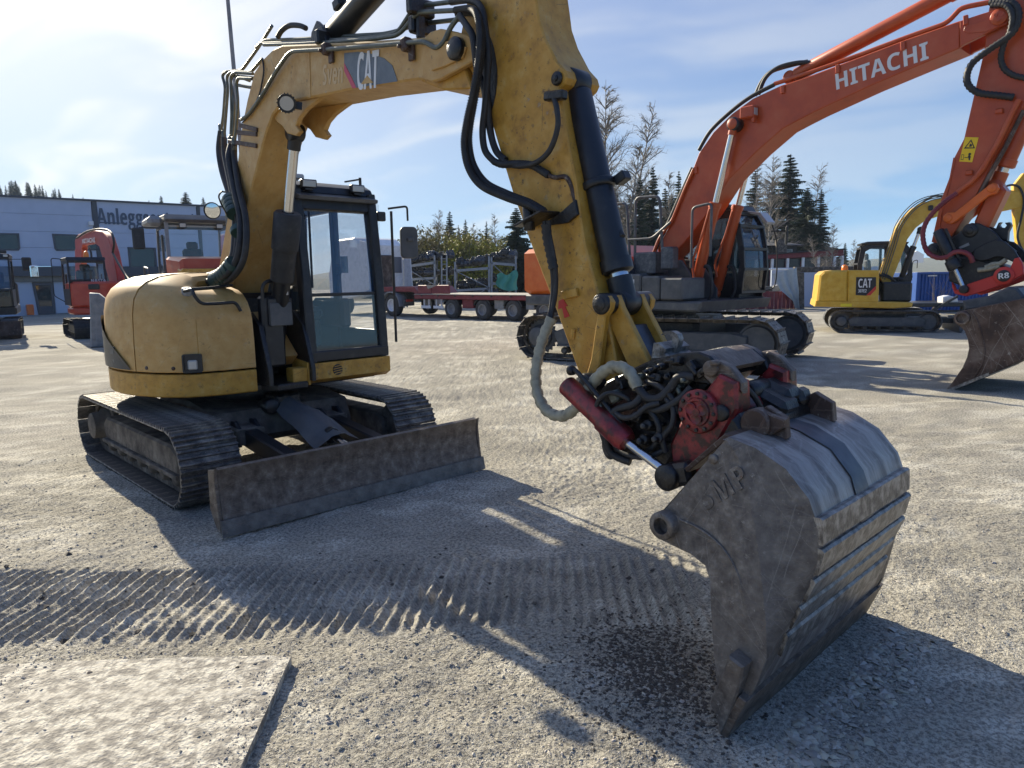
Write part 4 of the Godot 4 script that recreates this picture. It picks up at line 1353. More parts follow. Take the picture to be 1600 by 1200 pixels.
	b.prism([5.131, 1.23, 5.176, 1.288, 5.257, 1.261, 5.267, 1.152, 5.174, 0.978, 5.081, 0.85, 4.965, 0.862, 4.95, 0.955, 4.999, 1.062, 5.055, 1.126], -0.28, -0.16, 0.012)
	b.prism([5.0, 0.88, 5.14, 0.86, 5.26, 1.12, 5.20, 1.22, 5.08, 1.2], -0.2, 0.2, 0.02)
	var ro := part("rotor_housing", b, X.red, r)
	b = MB.new()
	var rc := Vector3(5.098, 1.125, 0.28)
	b.lathe(rc, Vector3(0, 0, 1), [Vector2(0, 0.094), Vector2(0.02, 0.094), Vector2(0.026, 0.088), Vector2(0.026, 0.062), Vector2(0.034, 0.058), Vector2(0.034, 0.048), Vector2(0.026, 0.044), Vector2(0.026, 0.02), Vector2(0.036, 0.016), Vector2(0.036, 0)], 32)
	for q in [[0.028, 0.012], [-0.028, 0.012], [0.0, -0.03]]:
		b.lathe(rc + Vector3(q[0], q[1], 0.024), Vector3(0, 0, 1), [Vector2(0, 0.026), Vector2(0.010, 0.026), Vector2(0.012, 0.022), Vector2(0.008, 0.016), Vector2(0.008, 0)], 16)
	var cv := part("rotor_cover", b, X.red, ro)
	for k in 12:
		b = MB.new()
		var t2 := TAU * k / 12.0
		b.cyl(rc + Vector3(cos(t2) * 0.078, sin(t2) * 0.078, 0.024), rc + Vector3(cos(t2) * 0.078, sin(t2) * 0.078, 0.033), 0.0085, 6, 0.001)
		part("bolt", b, X.oily, cv)
	# grey bracket on top with its bolt
	for s in [1.0, -1.0]:
		b = MB.new()
		b.prism([5.082, 1.275, 5.104, 1.323, 5.152, 1.341, 5.21, 1.321, 5.269, 1.258, 5.271, 1.213, 5.236, 1.249, 5.172, 1.27, 5.137, 1.229], 0.20 * s, 0.25 * s, 0.006)
		b.cyl(Vector3(5.13, 1.305, 0.2 * s), Vector3(5.13, 1.305, 0.27 * s), 0.035, 16, 0.006)
		b.cyl(Vector3(5.15, 1.32, 0.26 * s), Vector3(5.15, 1.34, 0.26 * s), 0.02, 6, 0.002)
		part("rotor_bracket", b, X.blade, ro)
	# quick hitch towards the bucket
	b = MB.new()
	b.box(Vector3(5.22, 1.03, 0.02), Vector3(0.26, 0.18, 0.5), Basis(Vector3(0, 0, 1), -0.9), 0.025)
	b.box(Vector3(5.26, 1.12, -0.06), Vector3(0.16, 0.12, 0.16), Basis(Vector3(0, 0, 1), -0.4), 0.025)
	b.cyl(Vector3(5.20, 1.13, -0.22), Vector3(5.20, 1.13, 0.3), 0.035, 14, 0.006)
	b.cyl(Vector3(5.30, 1.08, -0.26), Vector3(5.30, 1.08, 0.22), 0.045, 14, 0.008)
	b.cyl(Vector3(5.19, 1.19, -0.10), Vector3(5.19, 1.19, 0.06), 0.045, 16, 0.01)
	b.box(Vector3(5.24, 1.17, -0.14), Vector3(0.16, 0.09, 0.14), Basis(Vector3(0, 0, 1), -0.35), 0.025)
	b.box(Vector3(5.29, 1.14, -0.22), Vector3(0.10, 0.08, 0.1), Basis(Vector3(0, 0, 1), 0.4), 0.02)
	part("quick_hitch", b, X.oily, r)
	b = MB.new()
	b.prism(circle(5.335, 1.10, 0.062, 18), 0.20, 0.27, 0.008)
	b.prism([5.29, 1.05, 5.38, 1.05, 5.45, 1.10, 5.45, 1.13, 5.37, 1.15], 0.21, 0.25, 0.006)
	part("hitch_claw", b, X.rusty, r)
	# hoses round the tiltrotator
	hose_part(r, "sleeved_hose", curve([4.195, 1.484, 0.22, 4.169, 1.378, 0.26, 4.16, 1.233, 0.3, 4.187, 1.105, 0.32, 4.266, 1.024, 0.33, 4.37, 1.015, 0.33, 4.452, 1.071, 0.32, 4.507, 1.159, 0.3, 4.569, 1.235, 0.29, 4.636, 1.276, 0.28, 4.71, 1.27, 0.28, 4.761, 1.232, 0.29, 4.79, 1.192, 0.3], 10), 0.030, X.sleeve, 0.0045, 0.055)
	pipe_part(r, "hose", curve([4.79, 1.198, 0.3, 4.811, 1.162, 0.3, 4.784, 1.121, 0.32, 4.703, 1.089, 0.33, 4.655, 1.039, 0.34, 4.637, 0.961, 0.34, 4.66, 0.875, 0.32, 4.755, 0.845, 0.3], 8), 0.018, X.rubber)
	pipe_part(r, "hose", curve([4.615, 1.037, 0.36, 4.603, 1.095, 0.36, 4.633, 1.144, 0.36, 4.673, 1.164, 0.34, 4.731, 1.15, 0.32, 4.752, 1.126, 0.3], 8), 0.011, X.rubber)
	pipe_part(r, "hose", curve([4.804, 1.185, 0.3, 4.846, 1.154, 0.3, 4.899, 1.159, 0.29, 4.944, 1.207, 0.27, 4.976, 1.254, 0.26, 5.042, 1.263, 0.24], 8), 0.02, X.rubber)
	pipe_part(r, "hose", curve([4.805, 1.097, 0.3, 4.907, 1.11, 0.3, 4.991, 1.16, 0.28, 5.034, 1.217, 0.25], 8), 0.016, X.rubber)
	pipe_part(r, "hose", curve([4.417, 1.294, 0.05, 4.485, 1.347, 0.05, 4.525, 1.388, 0.05, 4.564, 1.368, 0.05, 4.576, 1.305, 0.05, 4.546, 1.255, 0.05], 8), 0.014, X.rubber)
	for q in [[4.833, 1.112, 0.3, 4.888, 1.08, 0.31, 4.916, 1.021, 0.31, 4.89, 0.952, 0.3, 4.829, 0.904, 0.29], [4.926, 1.161, 0.28, 4.972, 1.117, 0.29, 4.974, 1.051, 0.3, 4.936, 0.99, 0.31, 4.944, 0.926, 0.3], [4.677, 1.085, 0.33, 4.743, 1.061, 0.35, 4.814, 1.076, 0.35, 4.86, 1.12, 0.33, 4.907, 1.139, 0.3], [4.802, 1.219, 0.25, 4.885, 1.207, 0.27, 4.958, 1.165, 0.28, 4.986, 1.099, 0.27], [4.67, 0.898, 0.3, 4.77, 0.882, 0.32, 4.857, 0.889, 0.31, 4.924, 0.926, 0.29], [5.214, 1.243, 0.2, 5.237, 1.224, 0.16, 5.261, 1.178, 0.12, 5.271, 1.124, 0.08]]:
		pipe_part(r, "hose", curve(q, 8), 0.013, X.rubber, 8)
	# couplings, valves and bolt heads on the coupler's flank
	var rg := RandomNumberGenerator.new()
	rg.seed = 31
	var fit_a := MB.new()
	fit_a.cyl(Vector3(0, 0, 0), Vector3(0, 0, 0.05), 0.016, 6, 0.002)
	fit_a.cyl(Vector3(0, 0, 0.045), Vector3(0, 0, 0.075), 0.010, 10, 0.002)
	var fit_b := MB.new()
	fit_b.box(Vector3(0, 0, 0.02), Vector3(0.05, 0.035, 0.05), Basis(), 0.006)
	fit_b.cyl(Vector3(0.0, 0.0, 0.04), Vector3(0.045, 0.0, 0.045), 0.011, 8, 0.002)
	var fit_c := MB.new()
	fit_c.cyl(Vector3(0, 0, 0), Vector3(0, 0, 0.014), 0.02, 6, 0.003)
	var shapes := [fit_a.mesh(), fit_b.mesh(), fit_c.mesh()]
	var spots := [4.655, 1.189, 4.71, 1.159, 4.763, 1.236, 4.822, 1.27, 4.883, 1.293, 4.948, 1.315, 5.028, 1.305, 5.075, 1.286, 4.85, 1.232, 4.789, 1.191, 4.904, 1.254, 4.618, 1.13, 4.561, 1.055, 4.592, 0.996, 4.631, 0.952, 4.695, 0.918, 4.758, 0.898, 4.821, 0.938, 4.862, 0.987, 4.902, 1.039, 4.813, 1.027, 4.749, 0.988, 4.846, 1.091, 4.676, 1.008, 4.957, 1.219, 5.008, 1.247]
	for k in range(0, spots.size(), 2):
		var ki := rg.randi() % 3
		inst("fitting", shapes[ki], X.pipe if rg.randf() < 0.25 else X.oily, t, Transform3D(Basis(Vector3(0, 0, 1), rg.randf() * TAU) * Basis(Vector3(1, 0, 0), rg.randf_range(-0.3, 0.3)), Vector3(spots[k], spots[k + 1], 0.21)))
	b = MB.new()
	b.cyl(Vector3(4.66, 1.17, 0.30), Vector3(4.68, 1.12, 0.30), 0.024, 8, 0.003)
	b.cyl(Vector3(4.62, 1.10, 0.33), Vector3(4.56, 1.08, 0.34), 0.022, 8, 0.003)
	b.box(Vector3(4.67, 1.14, 0.30), Vector3(0.05, 0.05, 0.05), Basis(Vector3(0, 0, 1), 0.5), 0.008)
	part("hose_coupling", b, X.pipe, r)

func mir(z: float) -> float:
	return -0.055 - z

func make_main_bucket(r: Node3D) -> void:
	# back edge (E), crease (C) and the flat side of the near plate, with their distance from the middle plane
	var E := pts3([5.321, 1.075, 0.445, 5.432, 1.051, 0.445, 5.551, 0.991, 0.44, 5.638, 0.895, 0.435, 5.679, 0.791, 0.435, 5.686, 0.702, 0.435, 5.664, 0.585, 0.445, 5.611, 0.443, 0.465, 5.569, 0.275, 0.52, 5.46, -0.009, 0.66])
	var C := pts3([5.314, 1.067, 0.45, 5.37, 1.014, 0.462, 5.425, 0.909, 0.48, 5.471, 0.777, 0.505, 5.504, 0.668, 0.526, 5.536, 0.55, 0.551, 5.563, 0.444, 0.573, 5.583, 0.325, 0.598, 5.555, 0.211, 0.62, 5.461, -0.005, 0.662])
	var I := pts3([5.393, 0.203, 0.615, 5.348, 0.38, 0.576, 5.318, 0.53, 0.547, 5.292, 0.574, 0.537, 5.225, 0.6, 0.531, 5.138, 0.61, 0.525, 5.056, 0.623, 0.523, 5.021, 0.662, 0.515, 5.033, 0.707, 0.51, 5.074, 0.741, 0.507, 5.138, 0.826, 0.496, 5.238, 0.959, 0.475])
	var m := E.size()
	var b := MB.new()
	var rings := []
	for k in m:
		var row := PackedVector3Array()
		for j in 25:
			var q := j / 24.0
			row.push_back(Vector3(E[k].x, E[k].y, lerpf(E[k].z, mir(E[k].z), q)))
		rings.append(row)
	b.loft(rings, false, false, false, false)
	var inner := []
	for k in m:
		var row := PackedVector3Array()
		for j in 25:
			var p: Vector3 = rings[k][j]
			row.push_back(Vector3(p.x - 0.022, p.y - 0.012, p.z))
		inner.append(row)
	b.loft(inner, false, false, false, true)
	var bk := part("bucket", b, X.bucket_back, r)
	for s in 2:
		b = MB.new()
		var e := E.duplicate()
		var c := C.duplicate()
		var i := I.duplicate()
		if s == 1:
			for k in e.size():
				e[k].z = mir(e[k].z)
				c[k].z = mir(c[k].z)
			for k in i.size():
				i[k].z = mir(i[k].z)
		var o := Vector3(0.6, 0, 1.0 if s == 0 else -1.0)
		b.loft([e, c], false, false, false, s == 1)
		part("corner_plate", b, X.blue_steel if s == 2 else X.bucket_side, bk)
		b = MB.new()
		var poly := PackedVector2Array()
		var pz := PackedFloat32Array()
		for p in c:
			poly.push_back(Vector2(p.x, p.y))
			pz.push_back(p.z)
		for p in i:
			poly.push_back(Vector2(p.x, p.y))
			pz.push_back(p.z)
		var th := -0.028 if s == 0 else 0.028
		var idx := Geometry2D.triangulate_polygon(poly)
		for k in range(0, idx.size(), 3):
			var a := []
			for j in 3:
				a.append(Vector3(poly[idx[k + j]].x, poly[idx[k + j]].y, pz[idx[k + j]]))
			b.tf(a[0], a[1], a[2], Vector3(0, 0, -th))
			b.tf(a[0] + Vector3(0, 0, th), a[1] + Vector3(0, 0, th), a[2] + Vector3(0, 0, th), Vector3(0, 0, th))
		var np := poly.size()
		for k in np:
			var k2 := (k + 1) % np
			var p0 := Vector3(poly[k].x, poly[k].y, pz[k])
			var p1 := Vector3(poly[k2].x, poly[k2].y, pz[k2])
			b.qf(p0, p1, p1 + Vector3(0, 0, th), p0 + Vector3(0, 0, th), (p1 - p0).cross(Vector3(0, 0, 1)))
		var sp := part("side_plate", b, X.bucket_side, bk)
		if s == 0:
			b = MB.new()
			var pq := [5.095, 0.689]
			b.ring(Vector3(pq[0], pq[1], 0.44), Vector3(pq[0], pq[1], 0.555), 0.058, 0.034, 28, 0.006)
			part("pin_tube", b, X.bucket_side, sp)
			b = MB.new()
			b.prism([5.451, 0.253, 5.471, 0.322, 5.532, 0.301, 5.516, 0.207, 5.476, 0.053, 5.449, -0.012, 5.428, 0.057, 5.395, 0.099], 0.58, 0.668, 0.008)
			part("side_cutter", b, X.bucket_side, sp)
			letters_fit(sp, "cast_lettering", "SMP", 0.085, pts3([5.241, 0.813, 0.492])[0], pts3([5.412, 0.952, 0.478])[0], Vector3(0, 0.19, 0.98).normalized(), X.bucket_side, 0.009)
			b = MB.new()
			b.cyl(Vector3(5.275, 0.985, 0.44), Vector3(5.275, 0.985, 0.478), 0.02, 16, 0.004)
			part("boss", b, X.bucket_side, sp)
			b = MB.new()
			b.tube(curve([5.157, 0.722, 0.512, 5.257, 0.706, 0.518, 5.354, 0.664, 0.527, 5.422, 0.598, 0.54, 5.477, 0.495, 0.558, 5.507, 0.389, 0.58], 6), 0.006, 6)
			part("weld_seam", b, X.bucket_side, sp)
	# bottom cutting edge
	b = MB.new()
	b.prism([5.44, 0.0, 5.475, -0.008, 5.545, 0.17, 5.515, 0.18], -0.72, 0.665, 0.003)
	part("cutting_edge", b, X.blade, bk)
	# wear bars across the back, worn uneven
	var rng := RandomNumberGenerator.new()
	rng.seed = 12
	for q in [[0.785, 0.435], [0.672, 0.437], [0.56, 0.446], [0.45, 0.462], [0.342, 0.488]]:
		var y: float = q[0]
		var x := 0.0
		var dn := Vector2(1, 0)
		for k in m - 1:
			if (E[k].y - y) * (E[k + 1].y - y) <= 0.0:
				x = lerpf(E[k].x, E[k + 1].x, (E[k].y - y) / (E[k].y - E[k + 1].y))
				var t := Vector2(E[k + 1].x - E[k].x, E[k + 1].y - E[k].y).normalized()
				dn = Vector2(-t.y, t.x)
		b = MB.new()
		var ang := atan2(dn.y, dn.x)
		var z0: float = q[1] + 0.002
		var z1: float = mir(q[1]) - 0.002
		var zz := z0
		var row := []
		var steps := 22
		var pr := []
		for k in steps + 1:
			var z := lerpf(z0, z1, k / float(steps))
			var h := 0.049 + rng.randf_range(-0.0015, 0.001)
			var o2 := 0.013 + rng.randf_range(-0.0015, 0.001)
			var ring := []
			for pp in [Vector2(-0.02, -h), Vector2(o2, -h), Vector2(o2 + 0.002, h * 0.85), Vector2(o2 - 0.008, h), Vector2(-0.02, h)]:
				var rp: Vector2 = pp.rotated(ang)
				ring.append(Vector3(x + rp.x, y + rp.y, z))
			pr.append(ring)
			if k > 0:
				for e in 4:
					var A: Vector3 = pr[k - 1][e]
					var B: Vector3 = pr[k][e]
					var C2: Vector3 = pr[k][e + 1]
					var D: Vector3 = pr[k - 1][e + 1]
					b.qf(A, B, C2, D, (A + C2) * 0.5 - Vector3(x, y, z) + Vector3(0, 0, 0.0001))
			if k == 0 or k == steps:
				for e in range(1, 4):
					b.tf(ring[0], ring[e], ring[e + 1], Vector3(0, 0, 1 if k == 0 else -1))
		part("wear_bar", b, X.wear, bk)
	# clean steel strip on the back
	b = MB.new()
	var st := []
	for k in 6:
		st.append(PackedVector3Array([Vector3(E[k].x + 0.004, E[k].y + 0.004, 0.06 + 0.012 * sin(k * 2.0)), Vector3(E[k].x + 0.005, E[k].y + 0.005, -0.005), Vector3(E[k].x + 0.004, E[k].y + 0.004, -0.075 + 0.01 * cos(k * 1.7))]))
	b.loft(st, false)
	part("wear_strip", b, X.blue_steel, bk)
	# top plate with the hitch ears
	b = MB.new()
	b.prism([5.31, 1.07, 5.28, 1.075, 5.10, 0.90, 5.115, 0.885], -0.5, 0.40, 0.004)
	for z in [0.20, -0.255]:
		b.prism([5.18, 0.90, 5.45, 1.05, 5.44, 1.13, 5.36, 1.17, 5.28, 1.12, 5.16, 1.0], z - 0.02, z + 0.02, 0.004)
	part("hitch_plate", b, X.rusty, bk)

func make_main_hoses(r: Node3D, boom: Node3D) -> void:
	# steel pipes on top of the boom
	var k := 0
	for q in [[0.663, 3.619, 0.02, 0.811, 3.646, 0.02, 1.424, 3.513, 0.02, 1.817, 3.434, 0.02, 2.526, 3.287, 0.02, 2.684, 3.269, 0.02, 2.876, 3.261, 0.02, 3.306, 3.183, 0.02], [0.885, 3.592, 0.08, 1.531, 3.453, 0.08, 1.916, 3.377, 0.08, 2.312, 3.297, 0.08, 2.647, 3.234, 0.08, 2.767, 3.229, 0.08, 2.928, 3.323, 0.08, 2.993, 3.324, 0.08, 3.295, 3.266, 0.08], [1.03, 3.539, 0.13, 1.621, 3.411, 0.13, 1.999, 3.335, 0.13, 2.539, 3.23, 0.13, 2.848, 3.18, 0.13, 3.011, 3.254, 0.13, 3.062, 3.259, 0.13, 3.392, 3.184, 0.13]]:
		pipe_part(r, "oil_pipe", bent(q, 0.09), 0.0135, X.pipe)
		k += 1
	pipe_part(r, "oil_pipe", bent([0.651, 3.023, 0.19, 0.801, 3.035, 0.19, 1.101, 3.154, 0.19, 1.356, 3.267, 0.2, 1.601, 3.348, 0.21, 2.13, 3.243, 0.21, 2.795, 3.12, 0.21, 3.194, 3.05, 0.21, 3.31, 2.983, 0.21, 3.38, 3.001, 0.21, 3.421, 3.067, 0.2, 3.494, 3.117, 0.19], 0.08), 0.0145, X.pipe)
	for q in [[2.096, 3.255, 0.19], [3.011, 3.075, 0.19]]:
		var p := Vector3(q[0], q[1], 0.2)
		var b := MB.new()
		b.box(p, Vector3(0.06, 0.075, 0.06), Basis(Vector3(0, 0, 1), 0.1), 0.01)
		b.box(p + Vector3(0.03, -0.05, -0.015), Vector3(0.05, 0.09, 0.02), Basis(), 0.004)
		b.cyl(p + Vector3(-0.025, -0.01, 0.02), p + Vector3(-0.025, -0.01, 0.045), 0.012, 6, 0.002)
		part("pipe_clamp", b, X.rusty, r)
	for q in [[1.917, 3.385, 0.08], [3.031, 3.299, 0.1], [2.979, 3.214, 0.05]]:
		var p := Vector3(q[0], q[1], q[2])
		var b := MB.new()
		b.box(p, Vector3(0.055, 0.10, 0.19), Basis(), 0.012)
		part("pipe_clamp", b, X.oily, r)
	var bb := MB.new()
	bb.bar(pts3([3.021, 3.128, 0.1])[0], pts3([3.031, 3.313, 0.1])[0], 0.05, 0.03, Vector3(1, 0, 0), 0.004)
	part("pipe_stand", bb, X.oily, r)
	# pipes down the back of the boom and into the hoses
	for q in [[0.932, 3.734, 0, 0.683, 3.634, 0, 0.366, 3.502, 0.02, 0.116, 3.536, 0.06, 0.043, 3.518, 0.06, 0.094, 3.415, 0.06, 0.008, 3.182, 0.06, -0.073, 3.055, 0.06], [0.849, 3.486, 0.06, 0.665, 3.415, 0.08, 0.339, 3.483, 0.1, 0.229, 3.473, 0.1, 0.235, 3.355, 0.1, 0.133, 3.102, 0.1, 0.081, 2.972, 0.1], [0.784, 3.374, 0.12, 0.479, 3.442, 0.14, 0.397, 3.423, 0.14, 0.392, 3.319, 0.14, 0.368, 3.112, 0.14, 0.3, 2.882, 0.14], [0.851, 3.314, 0.16, 0.613, 3.364, 0.17, 0.569, 3.332, 0.17, 0.58, 3.176, 0.17, 0.508, 2.981, 0.17, 0.447, 2.858, 0.17], [0.631, 3.356, 0.08, 0.406, 3.445, 0.12, 0.347, 3.41, 0.12, 0.415, 3.212, 0.13, 0.366, 3.008, 0.13, 0.306, 2.898, 0.13]]:
		pipe_part(r, "oil_pipe", bent(q, 0.06), 0.0135, X.pipe)
	for q in [[0.783, 3.262, 0.1, 0.492, 3.34, 0.12], [0.772, 3.345, 0.1, 0.379, 3.44, 0.12]]:
		pipe_part(r, "pipe_strut", pts3(q), 0.014, X.pipe)
	for q in [[0.92, 2.903, 0.172, 0.577, 2.993, 0.16], [0.903, 2.871, 0.172, 0.517, 2.944, 0.16], [0.889, 2.782, 0.172, 0.323, 2.898, 0.16]]:
		var p := pts3(q)
		var b := MB.new()
		b.bar(p[0], p[1], 0.03, 0.035, Vector3.UP, 0.004)
		part("bracket_arm", b, X.rusty, r)
	# hoses leaving the pipes, bound with green tape
	var hz := [0.06, 0.10, 0.14, 0.17, 0.2]
	var tops := [[-0.073, 3.055, 0.06], [0.081, 2.972, 0.1], [0.3, 2.882, 0.14], [0.447, 2.858, 0.17], [0.306, 2.898, 0.13]]
	for i in 5:
		var off := (i - 2) * 3.6
		var p0: Array = tops[i]
		var rest := []
		match i:
			0: rest = [-0.1, 2.886, 0.08, -0.015, 2.686, 0.1, 0.186, 2.482, 0.14, 0.414, 2.267, 0.2, 0.518, 2.057, 0.26, 0.531, 1.894, 0.3, 0.352, 1.777, 0.33, -0.022, 1.736, 0.34]
			1: rest = [0.093, 2.83, 0.11, 0.216, 2.646, 0.14, 0.361, 2.464, 0.18, 0.548, 2.256, 0.23, 0.629, 2.052, 0.28, 0.629, 1.88, 0.32, 0.437, 1.748, 0.35, 0.054, 1.707, 0.36]
			2: rest = [0.294, 2.774, 0.14, 0.377, 2.615, 0.17, 0.52, 2.436, 0.21, 0.692, 2.239, 0.26, 0.764, 2.045, 0.3, 0.725, 1.856, 0.33, 0.535, 1.72, 0.37, 0.145, 1.678, 0.38]
			3: rest = [0.429, 2.754, 0.17, 0.524, 2.596, 0.2, 0.629, 2.425, 0.23, 0.789, 2.232, 0.27, 0.87, 2.029, 0.31, 0.82, 1.833, 0.34, 0.583, 1.693, 0.37, 0.184, 1.655, 0.38]
			4: rest = [0.381, 2.757, 0.2, 0.454, 2.602, 0.22, 0.573, 2.429, 0.25, 0.723, 2.236, 0.29, 0.795, 2.043, 0.33, 0.759, 1.866, 0.36, 0.596, 1.731, 0.4, 0.184, 1.69, 0.4]
		pipe_part(r, "hose", curve(p0 + rest, 6), 0.027, X.rubber)
		var b := MB.new()
		var pt := Vector3(p0[0], p0[1], p0[2])
		b.cyl(pt + Vector3(0, 0.06, 0), pt - Vector3(0.0, 0.05, 0), 0.022, 8, 0.003)
		part("hose_coupling", b, X.pipe, r)
	var wrap := curve([0.381, 2.405, 0.21, 0.534, 2.283, 0.25, 0.639, 2.168, 0.27, 0.726, 2.047, 0.3, 0.728, 1.888, 0.34, 0.63, 1.794, 0.36, 0.44, 1.721, 0.37, 0.175, 1.684, 0.38], 14)
	var i2 := 0
	var cvv := Curve3D.new()
	for p in wrap:
		cvv.add_point(p)
	var tl := cvv.get_baked_length()
	for s in [0.03, 0.075, 0.12, 0.165, 0.34, 0.58, 0.64, 0.685, 0.73, 0.775, 0.82, 0.86]:
		var sp := PackedVector3Array()
		var rr := PackedFloat32Array()
		var wd := 0.05
		for q in 5:
			sp.push_back(cvv.sample_baked(minf(s * tl + (q / 4.0 - 0.5) * wd, tl)))
			rr.push_back([0.072, 0.078, 0.080, 0.078, 0.072][q])
		var b := MB.new()
		b.tube(sp, 0.06, 16, rr)
		part("tape_wrap", b, X.tape, r)
	# loose hoses between boom and stick
	hose_part(r, "hose", curve([3.404, 3.179, 0.14, 3.597, 3.121, 0.2, 3.698, 3.051, 0.24, 3.736, 2.927, 0.26, 3.723, 2.786, 0.27, 3.688, 2.647, 0.28, 3.637, 2.525, 0.28, 3.611, 2.412, 0.28, 3.644, 2.284, 0.28, 3.745, 2.18, 0.28, 3.921, 2.105, 0.27, 4.064, 2.056, 0.25, 4.138, 2.011, 0.22], 10), 0.020, X.rubber, 0.004, 0.014)
	hose_part(r, "hose", curve([3.373, 3.176, 0.1, 3.577, 3.116, 0.16, 3.682, 3.016, 0.2, 3.706, 2.895, 0.22, 3.687, 2.768, 0.23, 3.663, 2.641, 0.24, 3.622, 2.516, 0.24, 3.608, 2.417, 0.24, 3.641, 2.301, 0.24, 3.742, 2.196, 0.24, 3.914, 2.121, 0.24, 4.049, 2.069, 0.22, 4.128, 2.022, 0.2], 10), 0.020, X.rubber, 0.004, 0.014)
	pipe_part(r, "hose", curve([3.295, 3.266, 0.08, 3.531, 3.198, 0.14, 3.651, 3.12, 0.17, 3.69, 3.003, 0.18, 3.711, 2.869, 0.18, 3.697, 2.742, 0.18, 3.678, 2.614, 0.18, 3.653, 2.485, 0.18, 3.671, 2.381, 0.18, 3.741, 2.315, 0.18], 8), 0.019, X.rubber)
	pipe_part(r, "hose", curve([3.494, 3.117, 0.19, 3.569, 3.048, 0.21, 3.631, 2.976, 0.22, 3.649, 2.891, 0.22, 3.644, 2.799, 0.2, 3.679, 2.665, 0.17, 3.678, 2.502, 0.15, 3.726, 2.377, 0.15, 3.8, 2.318, 0.15], 8), 0.019, X.rubber)
	hose_part(r, "hose", curve([3.741, 2.315, 0.18, 3.796, 2.293, 0.17, 3.884, 2.287, 0.16, 4.002, 2.267, 0.16, 4.061, 2.235, 0.15, 4.114, 2.204, 0.145], 8), 0.020, X.rubber, 0.003, 0.02)
	pipe_part(r, "oil_pipe", bent([4.114, 2.204, 0.145, 4.154, 2.188, 0.14, 4.227, 2.19, 0.14, 4.252, 2.141, 0.13, 4.273, 2.047, 0.12], 0.03), 0.012, X.rusty)
	# hoses down the stick to the tiltrotator
	for q in [[4.177, 1.971, 0.22, 4.172, 1.908, 0.21, 4.188, 1.812, 0.2, 4.196, 1.716, 0.19, 4.195, 1.619, 0.19, 4.186, 1.538, 0.2, 4.186, 1.474, 0.22], [4.151, 1.972, 0.22, 4.15, 1.893, 0.21, 4.166, 1.797, 0.2, 4.178, 1.7, 0.19, 4.177, 1.61, 0.19, 4.173, 1.538, 0.2, 4.182, 1.475, 0.23]]:
		pipe_part(r, "hose", curve(q, 8), 0.013, X.rubber)
	hose_part(r, "hose_sleeve", curve([4.16, 1.956, 0.22, 4.159, 1.887, 0.21, 4.171, 1.81, 0.2, 4.187, 1.733, 0.195], 8), 0.026, X.rubber, 0.004, 0.03)
	# thin return line over the boom's shoulder
	pipe_part(r, "hose", curve([1.135, 3.586, 0.06, 1.204, 3.617, 0.06, 1.313, 3.63, 0.05, 1.453, 3.598, 0.04, 1.529, 3.563, 0.03], 8), 0.02, X.rubber)
	pipe_part(r, "lamp_cable", curve([1.085, 3.413, 0.175, 1.104, 3.322, 0.18, 1.058, 3.236, 0.18, 0.987, 3.152, 0.18, 0.805, 3.045, 0.18, 0.627, 3.004, 0.17], 8), 0.006, X.rubber, 6)

